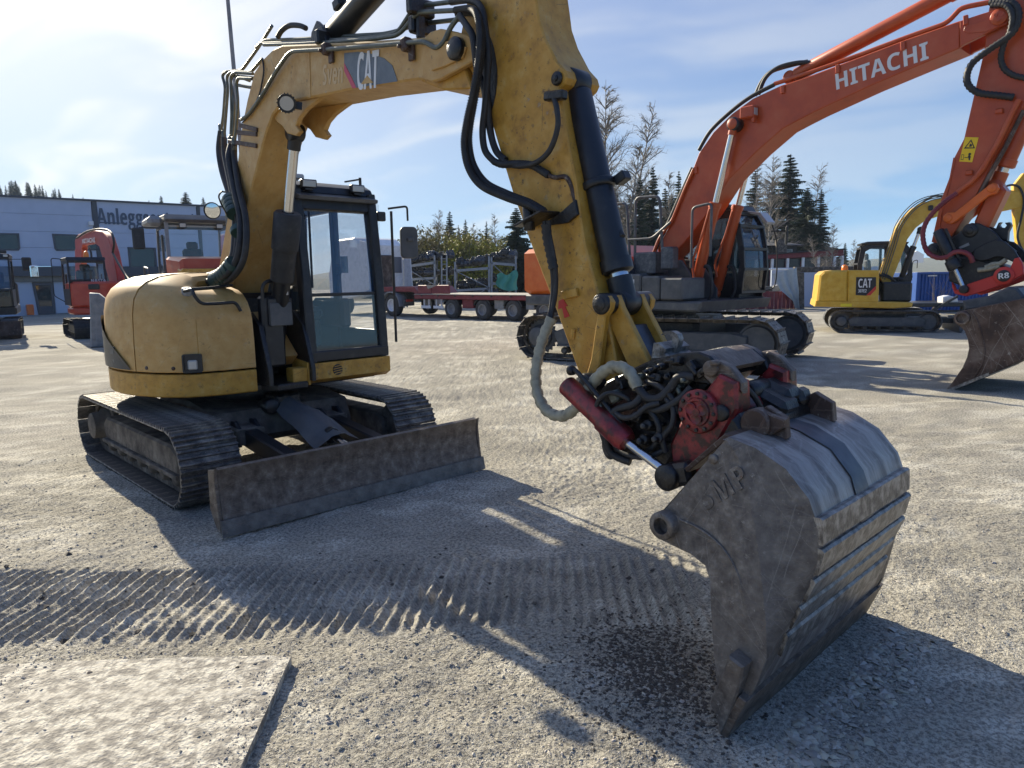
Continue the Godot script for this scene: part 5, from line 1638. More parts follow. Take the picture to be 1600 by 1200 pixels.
func make_main_cab(r: Node3D) -> void:
	# posts and rails; x forward, z negative on the cab's side
	var zr := -0.20
	var zl := -1.06
	var b := MB.new()
	var fb := 0.85
	var post := 0.035
	# front posts lean back a little
	for z in [zr - 0.045, zl + 0.045]:
		b.prism([fb - 0.11, 0.95, fb, 0.95, fb - 0.04, 1.7, fb - 0.12, 2.46, fb - 0.24, 2.46, fb - 0.15, 1.7], z - 0.045, z + 0.045, 0.012)
		b.prism([-0.02, 0.95, 0.06, 0.95, 0.04, 2.46, -0.04, 2.46], z - 0.035, z + 0.035, 0.01)
		b.prism([-0.80, 0.95, -0.68, 0.95, -0.62, 2.40, -0.76, 2.40], z - 0.04, z + 0.04, 0.012)
		b.prism([-0.76, 2.36, fb - 0.12, 2.40, fb - 0.12, 2.49, -0.72, 2.46], z - 0.045, z + 0.045, 0.015)
		b.prism([-0.74, 1.38, 0.02, 1.38, 0.02, 1.46, -0.74, 1.46], z - 0.025, z + 0.025, 0.006)
	var o := part("cab", b, X.black, r)
	b = MB.new()
	# lower panels
	b.box(Vector3(-0.36, 1.16, zl + 0.02), Vector3(0.74, 0.44, 0.04), Basis(), 0.008)
	b.box(Vector3(-0.36, 1.16, zr - 0.02), Vector3(0.74, 0.44, 0.04), Basis(), 0.008)
	b.prism([0.05, 0.95, fb - 0.1, 0.95, fb - 0.13, 1.35, 0.05, 1.2], zr - 0.045, zr - 0.02, 0.004)
	b.prism([0.05, 0.95, fb - 0.1, 0.95, fb - 0.13, 1.2, 0.05, 1.2], zl + 0.02, zl + 0.045, 0.004)
	b.box(Vector3(-0.74, 1.2, (zl + zr) * 0.5), Vector3(0.05, 0.5, 0.8), Basis(), 0.01)
	b.box(Vector3(-0.70, 2.34, (zl + zr) * 0.5), Vector3(0.05, 0.16, 0.8), Basis(), 0.01)
	b.box(Vector3(-0.69, 1.60, (zl + zr) * 0.5), Vector3(0.05, 0.34, 0.8), Basis(), 0.01)
	b.box(Vector3(-0.685, 2.0, -0.80), Vector3(0.05, 0.6, 0.17), Basis(), 0.01)
	part("side_panel", b, X.black, o)
	# front frame: sill, window bar, header
	b = MB.new()
	b.box(Vector3(fb - 0.035, 1.0, (zl + zr) * 0.5), Vector3(0.07, 0.10, 0.86), Basis(), 0.012)
	part("sill", b, X.black, o)
	b = MB.new()
	b.box(Vector3(fb - 0.075, 1.555, (zl + zr) * 0.5), Vector3(0.03, 0.03, 0.70), Basis(), 0.005)
	part("window_bar", b, X.black, o)
	b = MB.new()
	b.box(Vector3(fb - 0.17, 2.38, (zl + zr) * 0.5), Vector3(0.08, 0.14, 0.80), Basis(Vector3(0, 0, 1), 0.1), 0.012)
	part("header", b, X.black, o)
	# glass
	var tilt_lo := Basis(Vector3(0, 0, 1), 0.053)
	b = MB.new()
	b.box(Vector3(fb - 0.055, 1.30, (zl + zr) * 0.5), Vector3(0.006, 0.50, 0.72), tilt_lo)
	part("lower_windscreen", b, X.glass_green, o)
	b = MB.new()
	b.box(Vector3(fb - 0.125, 1.94, (zl + zr) * 0.5), Vector3(0.006, 0.75, 0.71), Basis(Vector3(0, 0, 1), 0.105))
	part("windscreen", b, X.glass, o)
	for z in [zr - 0.04, zl + 0.04]:
		b = MB.new()
		b.prism([-0.68, 1.47, -0.05, 1.47, -0.06, 2.36, -0.64, 2.34], z - 0.003, z + 0.003, 0.0)
		part("side_window", b, X.glass_green, o)
		b = MB.new()
		b.prism([0.07, 1.22, 0.70, 1.36, 0.64, 2.38, 0.05, 2.38], z - 0.003, z + 0.003, 0.0)
		part("side_window", b, X.glass_green, o)
	b = MB.new()
	b.box(Vector3(-0.71, 1.89, (zl + zr) * 0.5), Vector3(0.006, 0.82, 0.74))
	part("rear_window", b, X.glass_green, o)
	# roof with rounded front
	b = MB.new()
	b.prism([-0.78, 2.46, 0.66, 2.45, 0.70, 2.47, 0.68, 2.53, 0.58, 2.575, 0.3, 2.60, -0.5, 2.59, -0.74, 2.55, -0.80, 2.5], zl - 0.005, zr + 0.03, 0.03)
	part("roof", b, X.black, o)
	b = MB.new()
	b.prism([0.60, 2.40, 0.79, 2.40, 0.80, 2.43, 0.68, 2.47, 0.60, 2.47], zl + 0.02, zr - 0.02, 0.006)
	part("sun_visor", b, X.dark_grey, o)
	work_lamp(o, Vector3(0.72, 2.54, -0.36), Vector3(1, -0.05, 0.1).normalized(), 0.145, 0.075)
	work_lamp(o, Vector3(0.72, 2.53, -0.86), Vector3(1, -0.05, 0.0).normalized(), 0.145, 0.075)
	b = MB.new()
	b.box(Vector3(0.30, 2.655, -0.36), Vector3(0.06, 0.05, 0.36), Basis(), 0.012)
	for z in [-0.24, -0.48]:
		b.box(Vector3(0.28, 2.61, z), Vector3(0.03, 0.07, 0.02))
	part("light_bar", b, X.lamp, o)
	b = MB.new()
	for z in [-0.2, -1.0]:
		b.cyl(Vector3(0.56, 2.5, z), Vector3(0.56, 2.66, z), 0.014, 8)
		b.bar(Vector3(0.56, 2.645, z), Vector3(0.35, 2.64, z + 0.04), 0.014, 0.014)
	part("roof_post", b, X.black, o)
	# seat, console and operator controls
	b = MB.new()
	b.box(Vector3(-0.25, 1.35, -0.63), Vector3(0.5, 0.14, 0.48), Basis(), 0.05)
	b.box(Vector3(-0.50, 1.72, -0.63), Vector3(0.13, 0.66, 0.46), Basis(Vector3(0, 0, 1), 0.12), 0.05)
	b.box(Vector3(-0.55, 2.12, -0.63), Vector3(0.09, 0.18, 0.26), Basis(Vector3(0, 0, 1), 0.12), 0.04)
	b.box(Vector3(-0.25, 1.15, -0.63), Vector3(0.45, 0.3, 0.4), Basis(), 0.03)
	part("seat", b, X.interior, o)
	b = MB.new()
	b.box(Vector3(0.0, 1.35, -0.34), Vector3(0.6, 0.35, 0.14), Basis(), 0.03)
	b.box(Vector3(0.0, 1.35, -0.94), Vector3(0.6, 0.3, 0.12), Basis(), 0.03)
	b.box(Vector3(0.5, 1.52, -0.30), Vector3(0.12, 0.24, 0.14), Basis(), 0.03)
	b.cyl(Vector3(0.2, 1.5, -0.37), Vector3(0.24, 1.75, -0.37), 0.018, 8)
	b.cyl(Vector3(0.2, 1.5, -0.90), Vector3(0.24, 1.75, -0.90), 0.018, 8)
	b.box(Vector3(0.24, 1.78, -0.37), Vector3(0.06, 0.12, 0.06), Basis(), 0.02)
	b.box(Vector3(0.24, 1.78, -0.90), Vector3(0.06, 0.12, 0.06), Basis(), 0.02)
	part("console", b, X.interior, o)
	b = MB.new()
	b.box(Vector3(0.0, 0.97, -0.63), Vector3(1.5, 0.03, 0.8))
	part("floor", b, X.interior, o)
	b = MB.new()
	b.bar(Vector3(0.80, 1.62, -0.3), Vector3(0.735, 2.30, -0.34), 0.02, 0.02)
	part("wiper", b, X.black, o)
	# mirror on its pole
	b = MB.new()
	b.tube(bent([0.893, 2.348, -1.08, 0.981, 2.373, -1.24, 0.969, 2.237, -1.25], 0.03), 0.010, 8)
	b.box(Vector3(0.70, 2.29, -1.12), Vector3(0.06, 0.09, 0.10), Basis(), 0.01)
	b.tube(bent([0.872, 2.328, -1.13, 0.843, 1.074, -1.15], 0.02), 0.013, 8)
	var mp := part("mirror_pole", b, X.black, o)
	b = MB.new()
	var mb := Basis(Vector3.UP, -0.35)
	b.prism(rrect(-0.085, -0.15, 0.085, 0.15, 0.045), -0.02, 0.02, 0.01, Transform3D(mb * Basis(Vector3.UP, PI * 0.5), Vector3(0.99, 2.03, -1.24)))
	b.box(Vector3(1.02, 2.06, -1.235), Vector3(0.04, 0.035, 0.06), mb, 0.006)
	part("mirror", b, X.dark_grey, mp)
	# marker lamp glass on the post
	b = MB.new()
	b.prism(rrect(-0.04, -0.13, 0.04, 0.13, 0.03), -0.006, 0.006, 0.0, Transform3D(Basis(), Vector3(0.66, 2.28, -1.105)))
	part("deflector", b, X.glass_green, o)
	# yellow step box beneath
	b = MB.new()
	b.prism([-0.80, 0.76, 0.80, 0.76, 0.87, 0.80, 0.87, 0.945, -0.80, 0.945], -1.06, -0.19, 0.014)
	var st := part("cab_base", b, X.yellow, r)
	b = MB.new()
	b.prism(circle(0, 0, 0.05, 20), 0, 0.004, 0.0, Transform3D(Basis(Vector3(0, 0, -1), Vector3.UP, Vector3(1, 0, 0)), Vector3(0.87, 0.87, -0.47)))
	part("vent_hole", b, X.interior, st)
	b = MB.new()
	for k in 4:
		b.box(Vector3(0.876, 0.84 + k * 0.021, -0.47), Vector3(0.006, 0.007, [0.07, 0.096, 0.096, 0.07][k]), Basis(Vector3(1, 0, 0), 0.12))
	part("vent_bar", b, X.yellow, st)
	b = MB.new()
	b.prism([0.55, 0.76, 0.88, 0.76, 0.88, 0.96, 0.60, 0.99], -0.19, -0.165, 0.004)
	b.box(Vector3(0.80, 0.84, -0.1), Vector3(0.14, 0.16, 0.14), Basis(), 0.01)
	part("frame_cheek", b, X.yellow, r)
	# control box between cab and boom with a square lamp
	b = MB.new()
	b.box(Vector3(0.74, 1.25, 0.08), Vector3(0.10, 0.62, 0.20), Basis(), 0.02)
	b.box(Vector3(0.80, 1.42, 0.02), Vector3(0.03, 0.24, 0.22), Basis(), 0.01)
	b.tube(bent([0.76, 1.30, 0.16, 0.78, 1.68, 0.16, 0.78, 1.70, 0.0, 0.78, 1.66, -0.06, 0.78, 1.4, -0.06], 0.08), 0.016, 8)
	part("valve_cover", b, X.black, r)
	b = MB.new()
	b.box(Vector3(0.815, 1.40, 0.02), Vector3(0.02, 0.20, 0.2), Basis(), 0.006)
	part("cover_plate", b, X.dark_grey, r)
	work_lamp(r, Vector3(0.83, 1.60, 0.0), Vector3(1, -0.05, 0.2).normalized(), 0.095, 0.095)
	pipe_part(r, "handrail", bent([0.5, 1.7, -0.14, 0.5, 2.2, -0.14, 0.56, 2.26, -0.17], 0.04), 0.012, X.black)

# ---------------------------------------------------------------- the big orange excavator
func cab_shell(parent: Node, prof: Array, z0: float, z1: float, inset: float, frame_m: Material, glass_m: Material, roof: Array, mid_x: float, sill: float) -> MeshInstance3D:
	# two side frames cut from the cab's outline, cross rails, panes
	var b := MB.new()
	var inner := []
	var m := prof.size() / 2
	var ce := Vector2.ZERO
	for k in m:
		ce += Vector2(prof[k * 2], prof[k * 2 + 1]) / m
	for k in m:
		var p := Vector2(prof[k * 2], prof[k * 2 + 1])
		var d := (ce - p)
		var q := p + Vector2(signf(d.x) * minf(inset, absf(d.x)), signf(d.y) * minf(inset, absf(d.y)))
		if q.y < sill:
			q.y = sill
		inner.append(q.x)
		inner.append(q.y)
	for z in [z0, z1]:
		var zi: float = z + (0.05 if z == minf(z0, z1) else -0.05)
		frame(b, prof, inner, minf(z, zi), maxf(z, zi))
		b.bar(Vector3(mid_x, sill, (z + zi) * 0.5), Vector3(mid_x - 0.02, ce.y * 2.0 - sill * 0.9, (z + zi) * 0.5), 0.05, 0.07)
	for k in m:
		var p := Vector2(prof[k * 2], prof[k * 2 + 1])
		b.bar(Vector3(p.x, p.y, minf(z0, z1)) + Vector3((ce.x - p.x) * 0.03, (ce.y - p.y) * 0.03, 0), Vector3(p.x, p.y, maxf(z0, z1)) + Vector3((ce.x - p.x) * 0.03, (ce.y - p.y) * 0.03, 0), 0.05, 0.05)
	var o := part("cab", b, frame_m, parent)
	for z in [minf(z0, z1) + 0.03, maxf(z0, z1) - 0.03]:
		b = MB.new()
		b.prism(inner, z - 0.003, z + 0.003)
		part("side_window", b, glass_m, o)
	b = MB.new()
	b.prism(roof, minf(z0, z1) - 0.02, maxf(z0, z1) + 0.02, 0.03)
	part("roof", b, frame_m, o)
	return o

func seat_in(parent: Node, at: Vector3) -> void:
	var b := MB.new()
	b.box(at + Vector3(0, 0.25, 0), Vector3(0.5, 0.16, 0.5), Basis(), 0.05)
	b.box(at + Vector3(-0.24, 0.62, 0), Vector3(0.14, 0.7, 0.5), Basis(Vector3(0, 0, 1), 0.12), 0.05)
	b.box(at + Vector3(-0.30, 1.05, 0), Vector3(0.1, 0.2, 0.28), Basis(Vector3(0, 0, 1), 0.12), 0.04)
	b.box(at + Vector3(0.1, 0.3, 0.32), Vector3(0.5, 0.25, 0.12), Basis(), 0.03)
	b.box(at + Vector3(0.1, 0.3, -0.32), Vector3(0.5, 0.25, 0.12), Basis(), 0.03)
	part("seat", b, X.interior, parent)

func make_hitachi() -> void:
	var r := thing("excavator", "big orange crawler excavator with grey side panels and white lettering on its raised boom", "excavator", Vector3(3.138, 0, -14.52), facing(0.682, 0.731))
	var turn := Transform3D(facing(0.682, 0.731).inverse() * facing(0.843, 0.538), Vector3.ZERO)
	for s in [1.0, -1.0]:
		var t := crawler(r, 1.25 * s, s, 2.16, 0.43, 0.60, 50, [0.38], 0.042, X.dark_grey, X.shoe, 8)
		t.transform = turn
	var b := MB.new()
	b.box(Vector3(0, 0.62, 0), Vector3(2.0, 0.5, 1.9), turn.basis, 0.1)
	b.cyl(Vector3(0, 0.8, 0), Vector3(0, 1.1, 0), 0.62, 30, 0.02)
	part("car_body", b, X.oily, r)
	# revolving frame, counterweight, side boxes
	b = MB.new()
	b.prism([-2.2, 1.02, 1.55, 1.02, 1.62, 1.2, -2.2, 1.2], -1.32, 1.22, 0.03)
	b.box(Vector3(-0.9, 1.45, 0.0), Vector3(2.4, 0.7, 2.0), Basis(), 0.05)
	for z in [-0.32, 0.32]:
		b.prism([-0.2, 1.15, 1.0, 1.15, 1.0, 1.4, 0.6, 1.95, 0.2, 1.98, -0.2, 1.6], z - 0.03, z + 0.03, 0.01)
	part("upper_frame", b, X.dark_grey, r)
	b = MB.new()
	var cwp := []
	for k in 25:
		var a := deg_to_rad(lerpf(-27.0, 27.0, k / 24.0))
		cwp.append(-3.02 * cos(a) - 0.02)
		cwp.append(-3.02 * sin(a) * 0.98)
	cwp = cwp + [-1.75, -1.33, -1.75, 1.33]
	var lay := Transform3D(Basis(Vector3(1, 0, 0), Vector3(0, 0, 1), Vector3(0, 1, 0)), Vector3.ZERO)
	b.prism(cwp, 1.30, 2.26, 0.09, lay)
	var cw := part("counterweight", b, X.orange_bright, r)
	b = MB.new()
	b.prism(cwp, 1.07, 1.295, 0.03, Transform3D(lay.basis, Vector3(0.03, 0, 0)))
	part("counterweight_base", b, X.dark_grey, cw)
	# side boxes in grey
	for q in [[-1.72, -0.62, 1.85], [-0.6, 0.30, 1.70], [0.32, 0.72, 1.66], [0.74, 1.22, 1.62]]:
		b = MB.new()
		b.box(Vector3((q[0] + q[1]) * 0.5, (1.22 + q[2]) * 0.5, 0.86), Vector3(q[1] - q[0], q[2] - 1.22, 0.76), Basis(), 0.03)
		part("side_box", b, X.dark_grey, r)
	b = MB.new()
	b.box(Vector3(0.1, 1.50, 1.243), Vector3(0.12, 0.2, 0.006))
	part("notice", b, X.letter_white, r)
	# engine hood and humped covers
	b = MB.new()
	b.prism([-1.74, 1.8, -1.74, 2.25, -1.5, 2.33, -0.9, 2.30, -0.55, 2.05, -0.5, 1.8], -1.1, 0.9, 0.05)
	part("engine_hood", b, X.orange, r)
	b = MB.new()
	b.prism([-1.0, 1.8, -0.98, 2.22, -0.7, 2.33, -0.35, 2.22, -0.1, 1.98, 0.0, 1.7], 0.92, 1.2, 0.03)
	b.box(Vector3(0.2, 1.90, 0.8), Vector3(0.5, 0.42, 0.4), Basis(), 0.03)
	b.box(Vector3(0.72, 1.98, 0.92), Vector3(0.26, 0.42, 0.24), Basis(), 0.03)
	part("tank", b, X.blue_steel, r)
	b = MB.new()
	b.box(Vector3(0.3, 2.42, -0.3), Vector3(0.2, 0.36, 0.2), Basis(), 0.02)
	part("filter_box", b, X.orange_bright, r)
	for q in [[-0.9, 3.08, 0.9, -0.3], [-0.05, 3.14, 0.95, 0.5]]:
		pipe_part(r, "handrail", bent([q[0], 1.9, q[2], q[0], q[1], q[2], q[3], q[1] - 0.02, q[2], q[3] + 0.1, 1.9, q[2]], 0.12), 0.028, X.dark_grey)
	pipe_part(r, "handrail", bent([0.95, 1.8, 0.55, 0.95, 2.9, 0.55, 1.35, 2.95, 0.55, 1.35, 2.0, 0.55], 0.1), 0.025, X.dark_grey)
	pipe_part(r, "handrail", bent([-0.1, 2.35, 1.1, 0.45, 2.35, 1.1, 0.85, 2.62, 1.1], 0.1), 0.025, X.dark_grey)
	# cab
	var prof := [0.05, 1.22, 1.25, 1.22, 1.45, 1.30, 1.50, 1.75, 1.47, 2.15, 1.38, 2.60, 1.22, 2.86, 0.9, 2.93, 0.05, 2.90]
	var cab := cab_shell(r, prof, -0.42, -1.36, 0.10, X.black, X.glass_dark, [-0.02, 2.88, 1.05, 2.90, 1.20, 2.90, 1.12, 3.0, 0.2, 3.02, 0.0, 2.98], 0.62, 1.62)
	b = MB.new()
	var scr := []
	for q in [[1.46, 1.75], [1.43, 2.15], [1.34, 2.58], [1.18, 2.83]]:
		scr.append(PackedVector3Array([Vector3(q[0], q[1], -0.46), Vector3(q[0] + 0.02, q[1], -0.89), Vector3(q[0], q[1], -1.32)]))
	b.loft(scr, false)
	part("windscreen", b, X.glass, cab)
	b = MB.new()
	b.loft([PackedVector3Array([Vector3(1.42, 1.34, -0.46), Vector3(1.44, 1.34, -0.89), Vector3(1.42, 1.34, -1.32)]), PackedVector3Array([Vector3(1.46, 1.74, -0.46), Vector3(1.48, 1.74, -0.89), Vector3(1.46, 1.74, -1.32)])], false)
	part("lower_windscreen", b, X.glass_green, cab)
	b = MB.new()
	b.prism([0.1, 1.22, 1.40, 1.22, 1.43, 1.5, 0.1, 1.6], -0.46, -0.42, 0.004)
	b.prism([0.1, 1.22, 1.40, 1.22, 1.43, 1.5, 0.1, 1.6], -1.36, -1.32, 0.004)
	part("door_panel", b, X.black, cab)
	seat_in(cab, Vector3(0.6, 1.3, -0.9))
	b = MB.new()
	b.prism([0.7, 1.02, 1.3, 1.06, 1.46, 1.22, 0.2, 1.22], -1.36, -0.42, 0.02)
	part("cab_base", b, X.dark_grey, cab)
	b = MB.new()
	b.prism([1.05, 2.92, 1.45, 2.86, 1.62, 2.66, 1.60, 2.62, 1.42, 2.80, 1.05, 2.88], -1.34, -1.02, 0.01)
	part("visor", b, X.lamp, cab)
	pipe_part(cab, "mirror_pole", curve([1.55, 2.68, -1.3, 1.62, 2.3, -1.42, 1.64, 1.8, -1.44, 1.60, 1.42, -1.44, 1.46, 1.34, -1.38], 6), 0.014, X.black, 6)
	b = MB.new()
	b.box(Vector3(1.72, 2.42, -1.62), Vector3(0.05, 0.36, 0.2), Basis(Vector3.UP, 0.5), 0.02)
	b.bar(Vector3(1.5, 2.5, -1.4), Vector3(1.72, 2.5, -1.6), 0.03, 0.03)
	part("mirror", b, X.black, cab)
	# boom
	b = MB.new()
	b.prism([0.05, 1.62, 0.10, 1.85] + [-0.018, 2.199, 0.258, 2.631, 0.494, 3.144, 0.75, 3.625, 0.879, 3.91, 1.164, 4.233, 1.528, 4.495, 1.926, 4.684, 2.42, 4.8, 2.93, 4.859, 4.385, 5.084, 5.052, 5.164, 5.078, 4.792, 4.592, 4.682, 3.886, 4.515, 3.044, 4.282, 2.737, 4.181, 2.497, 4.095, 2.045, 3.79, 1.529, 3.379, 1.088, 2.791, 0.616, 2.296, 0.257, 2.016] + [0.42, 1.55, 0.2, 1.48], -0.27, 0.27, 0.015, Transform3D(), 25.0)
	var boom := part("boom", b, X.orange, r)
	for s in [1.0, -1.0]:
		b = MB.new()
		b.prism([5.056, 5.152, 5.287, 5.177, 5.481, 5.192, 5.589, 5.131, 5.647, 5.043, 5.623, 4.968, 5.5, 4.941, 5.309, 4.88, 5.118, 4.823, 5.081, 4.798], 0.22 * s, 0.29 * s, 0.006)
		part("nose_plate", b, X.orange, boom)
		b = MB.new()
		b.prism([5.128, 5.056, 5.372, 5.078, 5.562, 5.128, 5.627, 5.046, 5.589, 4.975, 5.384, 4.926, 5.166, 4.963, 5.116, 5.008], 0.29 * s, 0.305 * s, 0.003)
		part("boss_plate", b, X.orange, boom)
		b = MB.new()
		var pc := [5.539, 5.083]
		b.cyl(Vector3(pc[0], pc[1], 0.3 * s), Vector3(pc[0], pc[1], 0.33 * s), 0.11, 24, 0.008)
		for k in 3:
			b.cyl(Vector3(pc[0] + 0.045 * cos(TAU * k / 3.0 + 0.5), pc[1] + 0.045 * sin(TAU * k / 3.0 + 0.5), 0.33 * s), Vector3(pc[0] + 0.045 * cos(TAU * k / 3.0 + 0.5), pc[1] + 0.045 * sin(TAU * k / 3.0 + 0.5), 0.345 * s), 0.022, 8)
		part("pin", b, X.orange, boom)
	var p0 := [3.34, 4.534, 4.663, 4.773]
	var d := Vector3(p0[2] - p0[0], p0[3] - p0[1], 0).normalized()
	letters_fit(boom, "lettering", "HITACHI", 0.245, pts3([3.344, 4.668, 0.274])[0], pts3([4.659, 4.852, 0.274])[0], Vector3(0, 0, 1), X.letter_white)
	for q in [[2.48, 4.727], [3.382, 4.864], [4.33, 4.99], [5.132, 5.144], [0.833, 3.604]]:
		b = MB.new()
		b.box(Vector3(q[0], q[1], 0.29), Vector3(0.06, 0.13, 0.05), Basis(Vector3(0, 0, 1), 0.1), 0.008)
		part("lug", b, X.orange, boom)
	# lamp and cylinder pin at the bend
	b = MB.new()
	var q0 := [1.663, 4.28, 1.913, 4.443]
	b.cyl(Vector3(q0[0], q0[1], 0.26), Vector3(q0[0], q0[1], 0.47), 0.12, 14, 0.02)
	b.cyl(Vector3(q0[0], q0[1], -0.47), Vector3(q0[0], q0[1], -0.26), 0.12, 14, 0.02)
	part("cylinder_pin", b, X.black, boom)
	b = MB.new()
	b.box(Vector3(q0[2], q0[3], 0.36), Vector3(0.26, 0.2, 0.18), Basis(), 0.02)
	b.box(Vector3(q0[2] + 0.1, q0[3] - 0.12, 0.36), Vector3(0.05, 0.12, 0.1), Basis(), 0.01)
	var lm := part("boom_lamp", b, X.orange, boom)
	b = MB.new()
	b.box(Vector3(q0[2] + 0.132, q0[3], 0.36), Vector3(0.01, 0.12, 0.12), Basis(), 0.003)
	part("lens", b, X.lamp, lm)
	# boom cylinders
	for s in [1.0, -1.0]:
		ram(r, "boom_cylinder", Vector3(0.92, 1.30, 0.40 * s), Vector3(q0[0], q0[1], 0.40 * s), 1.72, 0.10, 0.055, X.orange)
		pipe_part(r, "oil_pipe", bent([1.0, 1.62, 0.40 * s + 0.12, 0.95, 1.9, 0.40 * s + 0.13, 1.16, 2.4, 0.40 * s + 0.13, 1.28, 2.85, 0.40 * s + 0.1], 0.08), 0.022, X.orange)
		pipe_part(r, "hose", curve([0.75, 1.35, 0.36 * s, 1.05, 1.75, 0.40 * s, 1.25, 1.8, 0.42 * s, 1.32, 1.4, 0.42 * s, 1.25, 1.2, 0.4 * s], 6), 0.03, X.rubber)
	# arm cylinder with its hoses
	var ac := [2.476, 4.96, 5.131, 5.637]
	ram(r, "arm_cylinder", Vector3(ac[0], ac[1], 0.0), Vector3(ac[2] + 0.4, ac[3] + 0.22, 0.0), 2.55, 0.115, 0.06, X.orange)
	for z in [0.12, 0.2]:
		pipe_part(r, "oil_pipe", bent([2.28, 4.869, 0.2, 2.832, 4.921, 0.2, 3.64, 5.021, 0.2, 4.369, 5.129, 0.2, 4.871, 5.191, 0.2, 5.021, 5.34, 0.2, 5.115, 5.349, 0.2, 5.393, 5.333, 0.2], 0.2), 0.035, X.orange)
		break
	for q in [[0.89, 3.952, 0.29, 1.122, 4.259, 0.29, 1.495, 4.521, 0.28, 1.871, 4.717, 0.26, 2.291, 4.853, 0.22], [1.879, 4.761, 0.1, 1.99, 4.974, 0.1, 2.161, 5.108, 0.1, 2.501, 5.139, 0.1, 2.778, 5.148, 0.06], [1.971, 4.756, 0.16, 2.091, 5.007, 0.16, 2.306, 5.129, 0.16, 2.621, 5.151, 0.12, 2.866, 5.109, 0.06], [0.762, 3.657, 0.29, 0.547, 3.257, 0.29, 0.298, 2.774, 0.29, 0.039, 2.321, 0.29, -0.087, 2.051, 0.32]]:
		pipe_part(r, "hose", curve(q, 8), 0.035, X.rubber)
	pipe_part(r, "oil_pipe", bent([0.803, 3.627, 0.31, 0.59, 3.228, 0.31, 0.343, 2.709, 0.31, 0.066, 2.394, 0.33, -0.059, 2.075, 0.36], 0.1), 0.03, X.orange)
	# stick
	b = MB.new()
	b.prism([5.362, 4.715, 5.363, 5.117, 5.427, 5.675, 6.025, 5.654, 6.215, 4.978, 6.116, 4.529, 5.887, 3.875, 5.634, 3.314, 5.467, 2.871, 5.289, 2.457, 5.144, 2.191, 5.037, 2.048, 4.899, 2.072, 4.924, 2.463, 5.039, 2.986, 5.091, 3.305, 5.196, 3.548, 5.27, 4.069], -0.2, 0.2, 0.012, Transform3D(), 22.0)
	var stick := part("stick", b, X.orange, r)
	b = MB.new()
	b.prism([4.879, 2.111, 4.966, 2.719, 5.053, 3.021, 5.083, 3.306, 5.117, 3.283, 5.061, 2.911, 4.989, 2.505, 4.967, 2.069], 0.19, 0.215, 0.004)
	part("doubler", b, X.orange, stick)
	# warning plate
	b = MB.new()
	b.prism([5.213, 3.571, 5.381, 3.542, 5.326, 3.208, 5.159, 3.241], 0.2005, 0.2045, 0.0)
	var wp := part("warning_plate", b, flat_mat(L(0.80, 0.52, 0.01), 0.5), stick)
	var tri := [5.208, 3.413, 5.291, 3.529, 5.348, 3.398]
	var tin := [5.231, 3.426, 5.289, 3.503, 5.327, 3.413]
	b = MB.new()
	frame(b, tri, tin, 0.205, 0.2065)
	b.prism([5.271, 3.431, 5.283, 3.473, 5.309, 3.452, 5.303, 3.426], 0.205, 0.2065)
	part("warning_sign", b, X.letter_black, wp)
	b = MB.new()
	frame(b, [5.178, 3.261, 5.185, 3.336, 5.218, 3.327, 5.211, 3.253], [5.184, 3.267, 5.19, 3.328, 5.213, 3.322, 5.206, 3.261], 0.205, 0.2065)
	b.prism([5.225, 3.283, 5.266, 3.276, 5.265, 3.285, 5.225, 3.292], 0.205, 0.2065)
	b.prism([5.273, 3.312, 5.295, 3.306, 5.307, 3.276, 5.298, 3.278, 5.296, 3.238, 5.28, 3.244, 5.273, 3.281, 5.265, 3.282], 0.205, 0.2065)
	part("warning_sign", b, X.letter_black, wp)
	var hd := [5.288, 3.326]
	b = MB.new()
	b.cyl(Vector3(hd[0], hd[1], 0.205), Vector3(hd[0], hd[1], 0.2065), 0.018, 12)
	part("warning_sign", b, X.letter_black, wp)
	for q in [[5.608, 3.856], [5.302, 3.065]]:
		b = MB.new()
		b.box(Vector3(q[0], q[1], 0.22), Vector3(0.1, 0.07, 0.05), Basis(), 0.012)
		part("lug", b, X.orange, stick)
	pipe_part(r, "oil_pipe", bent([5.834, 3.966, 0.26, 5.638, 3.435, 0.26, 5.473, 3.085, 0.26, 5.366, 2.938, 0.26, 5.268, 2.868, 0.26, 5.179, 2.787, 0.27], 0.1), 0.035, X.orange)
	pipe_part(r, "oil_pipe", bent([5.895, 3.821, 0.22, 5.711, 3.344, 0.22, 5.515, 2.909, 0.22, 5.41, 2.626, 0.22], 0.1), 0.03, X.rusty)
	# hoses at the joint
	hose_part(r, "hose", curve([5.398, 5.326, 0.22, 5.62, 5.256, 0.3, 5.747, 5.116, 0.34, 5.763, 4.942, 0.35, 5.69, 4.797, 0.36, 5.46, 4.661, 0.37, 5.282, 4.531, 0.38, 5.223, 4.375, 0.38, 5.257, 4.232, 0.38, 5.379, 4.122, 0.34, 5.596, 4.057, 0.28, 5.769, 4.006, 0.24], 10), 0.048, X.rubber, 0.007, 0.05)
	hose_part(r, "hose", curve([5.437, 5.256, 0.3, 5.616, 5.195, 0.36, 5.705, 5.03, 0.38, 5.687, 4.838, 0.36, 5.63, 4.736, 0.33, 5.594, 4.545, 0.3, 5.645, 4.389, 0.28, 5.759, 4.286, 0.26, 5.898, 4.227, 0.25], 10), 0.04, X.rubber, 0.006, 0.05)
	# bucket cylinder
	b = MB.new()
	var bc := [6.087, 4.452, 5.696, 3.108, 5.592, 2.855]
	ram(r, "bucket_cylinder", Vector3(bc[0] + 0.3, bc[1] + 0.9, 0.0), Vector3(bc[4], bc[5], 0.0), Vector3(bc[0] + 0.3, bc[1] + 0.9, 0).distance_to(Vector3(bc[2], bc[3], 0)), 0.115, 0.07, X.orange)
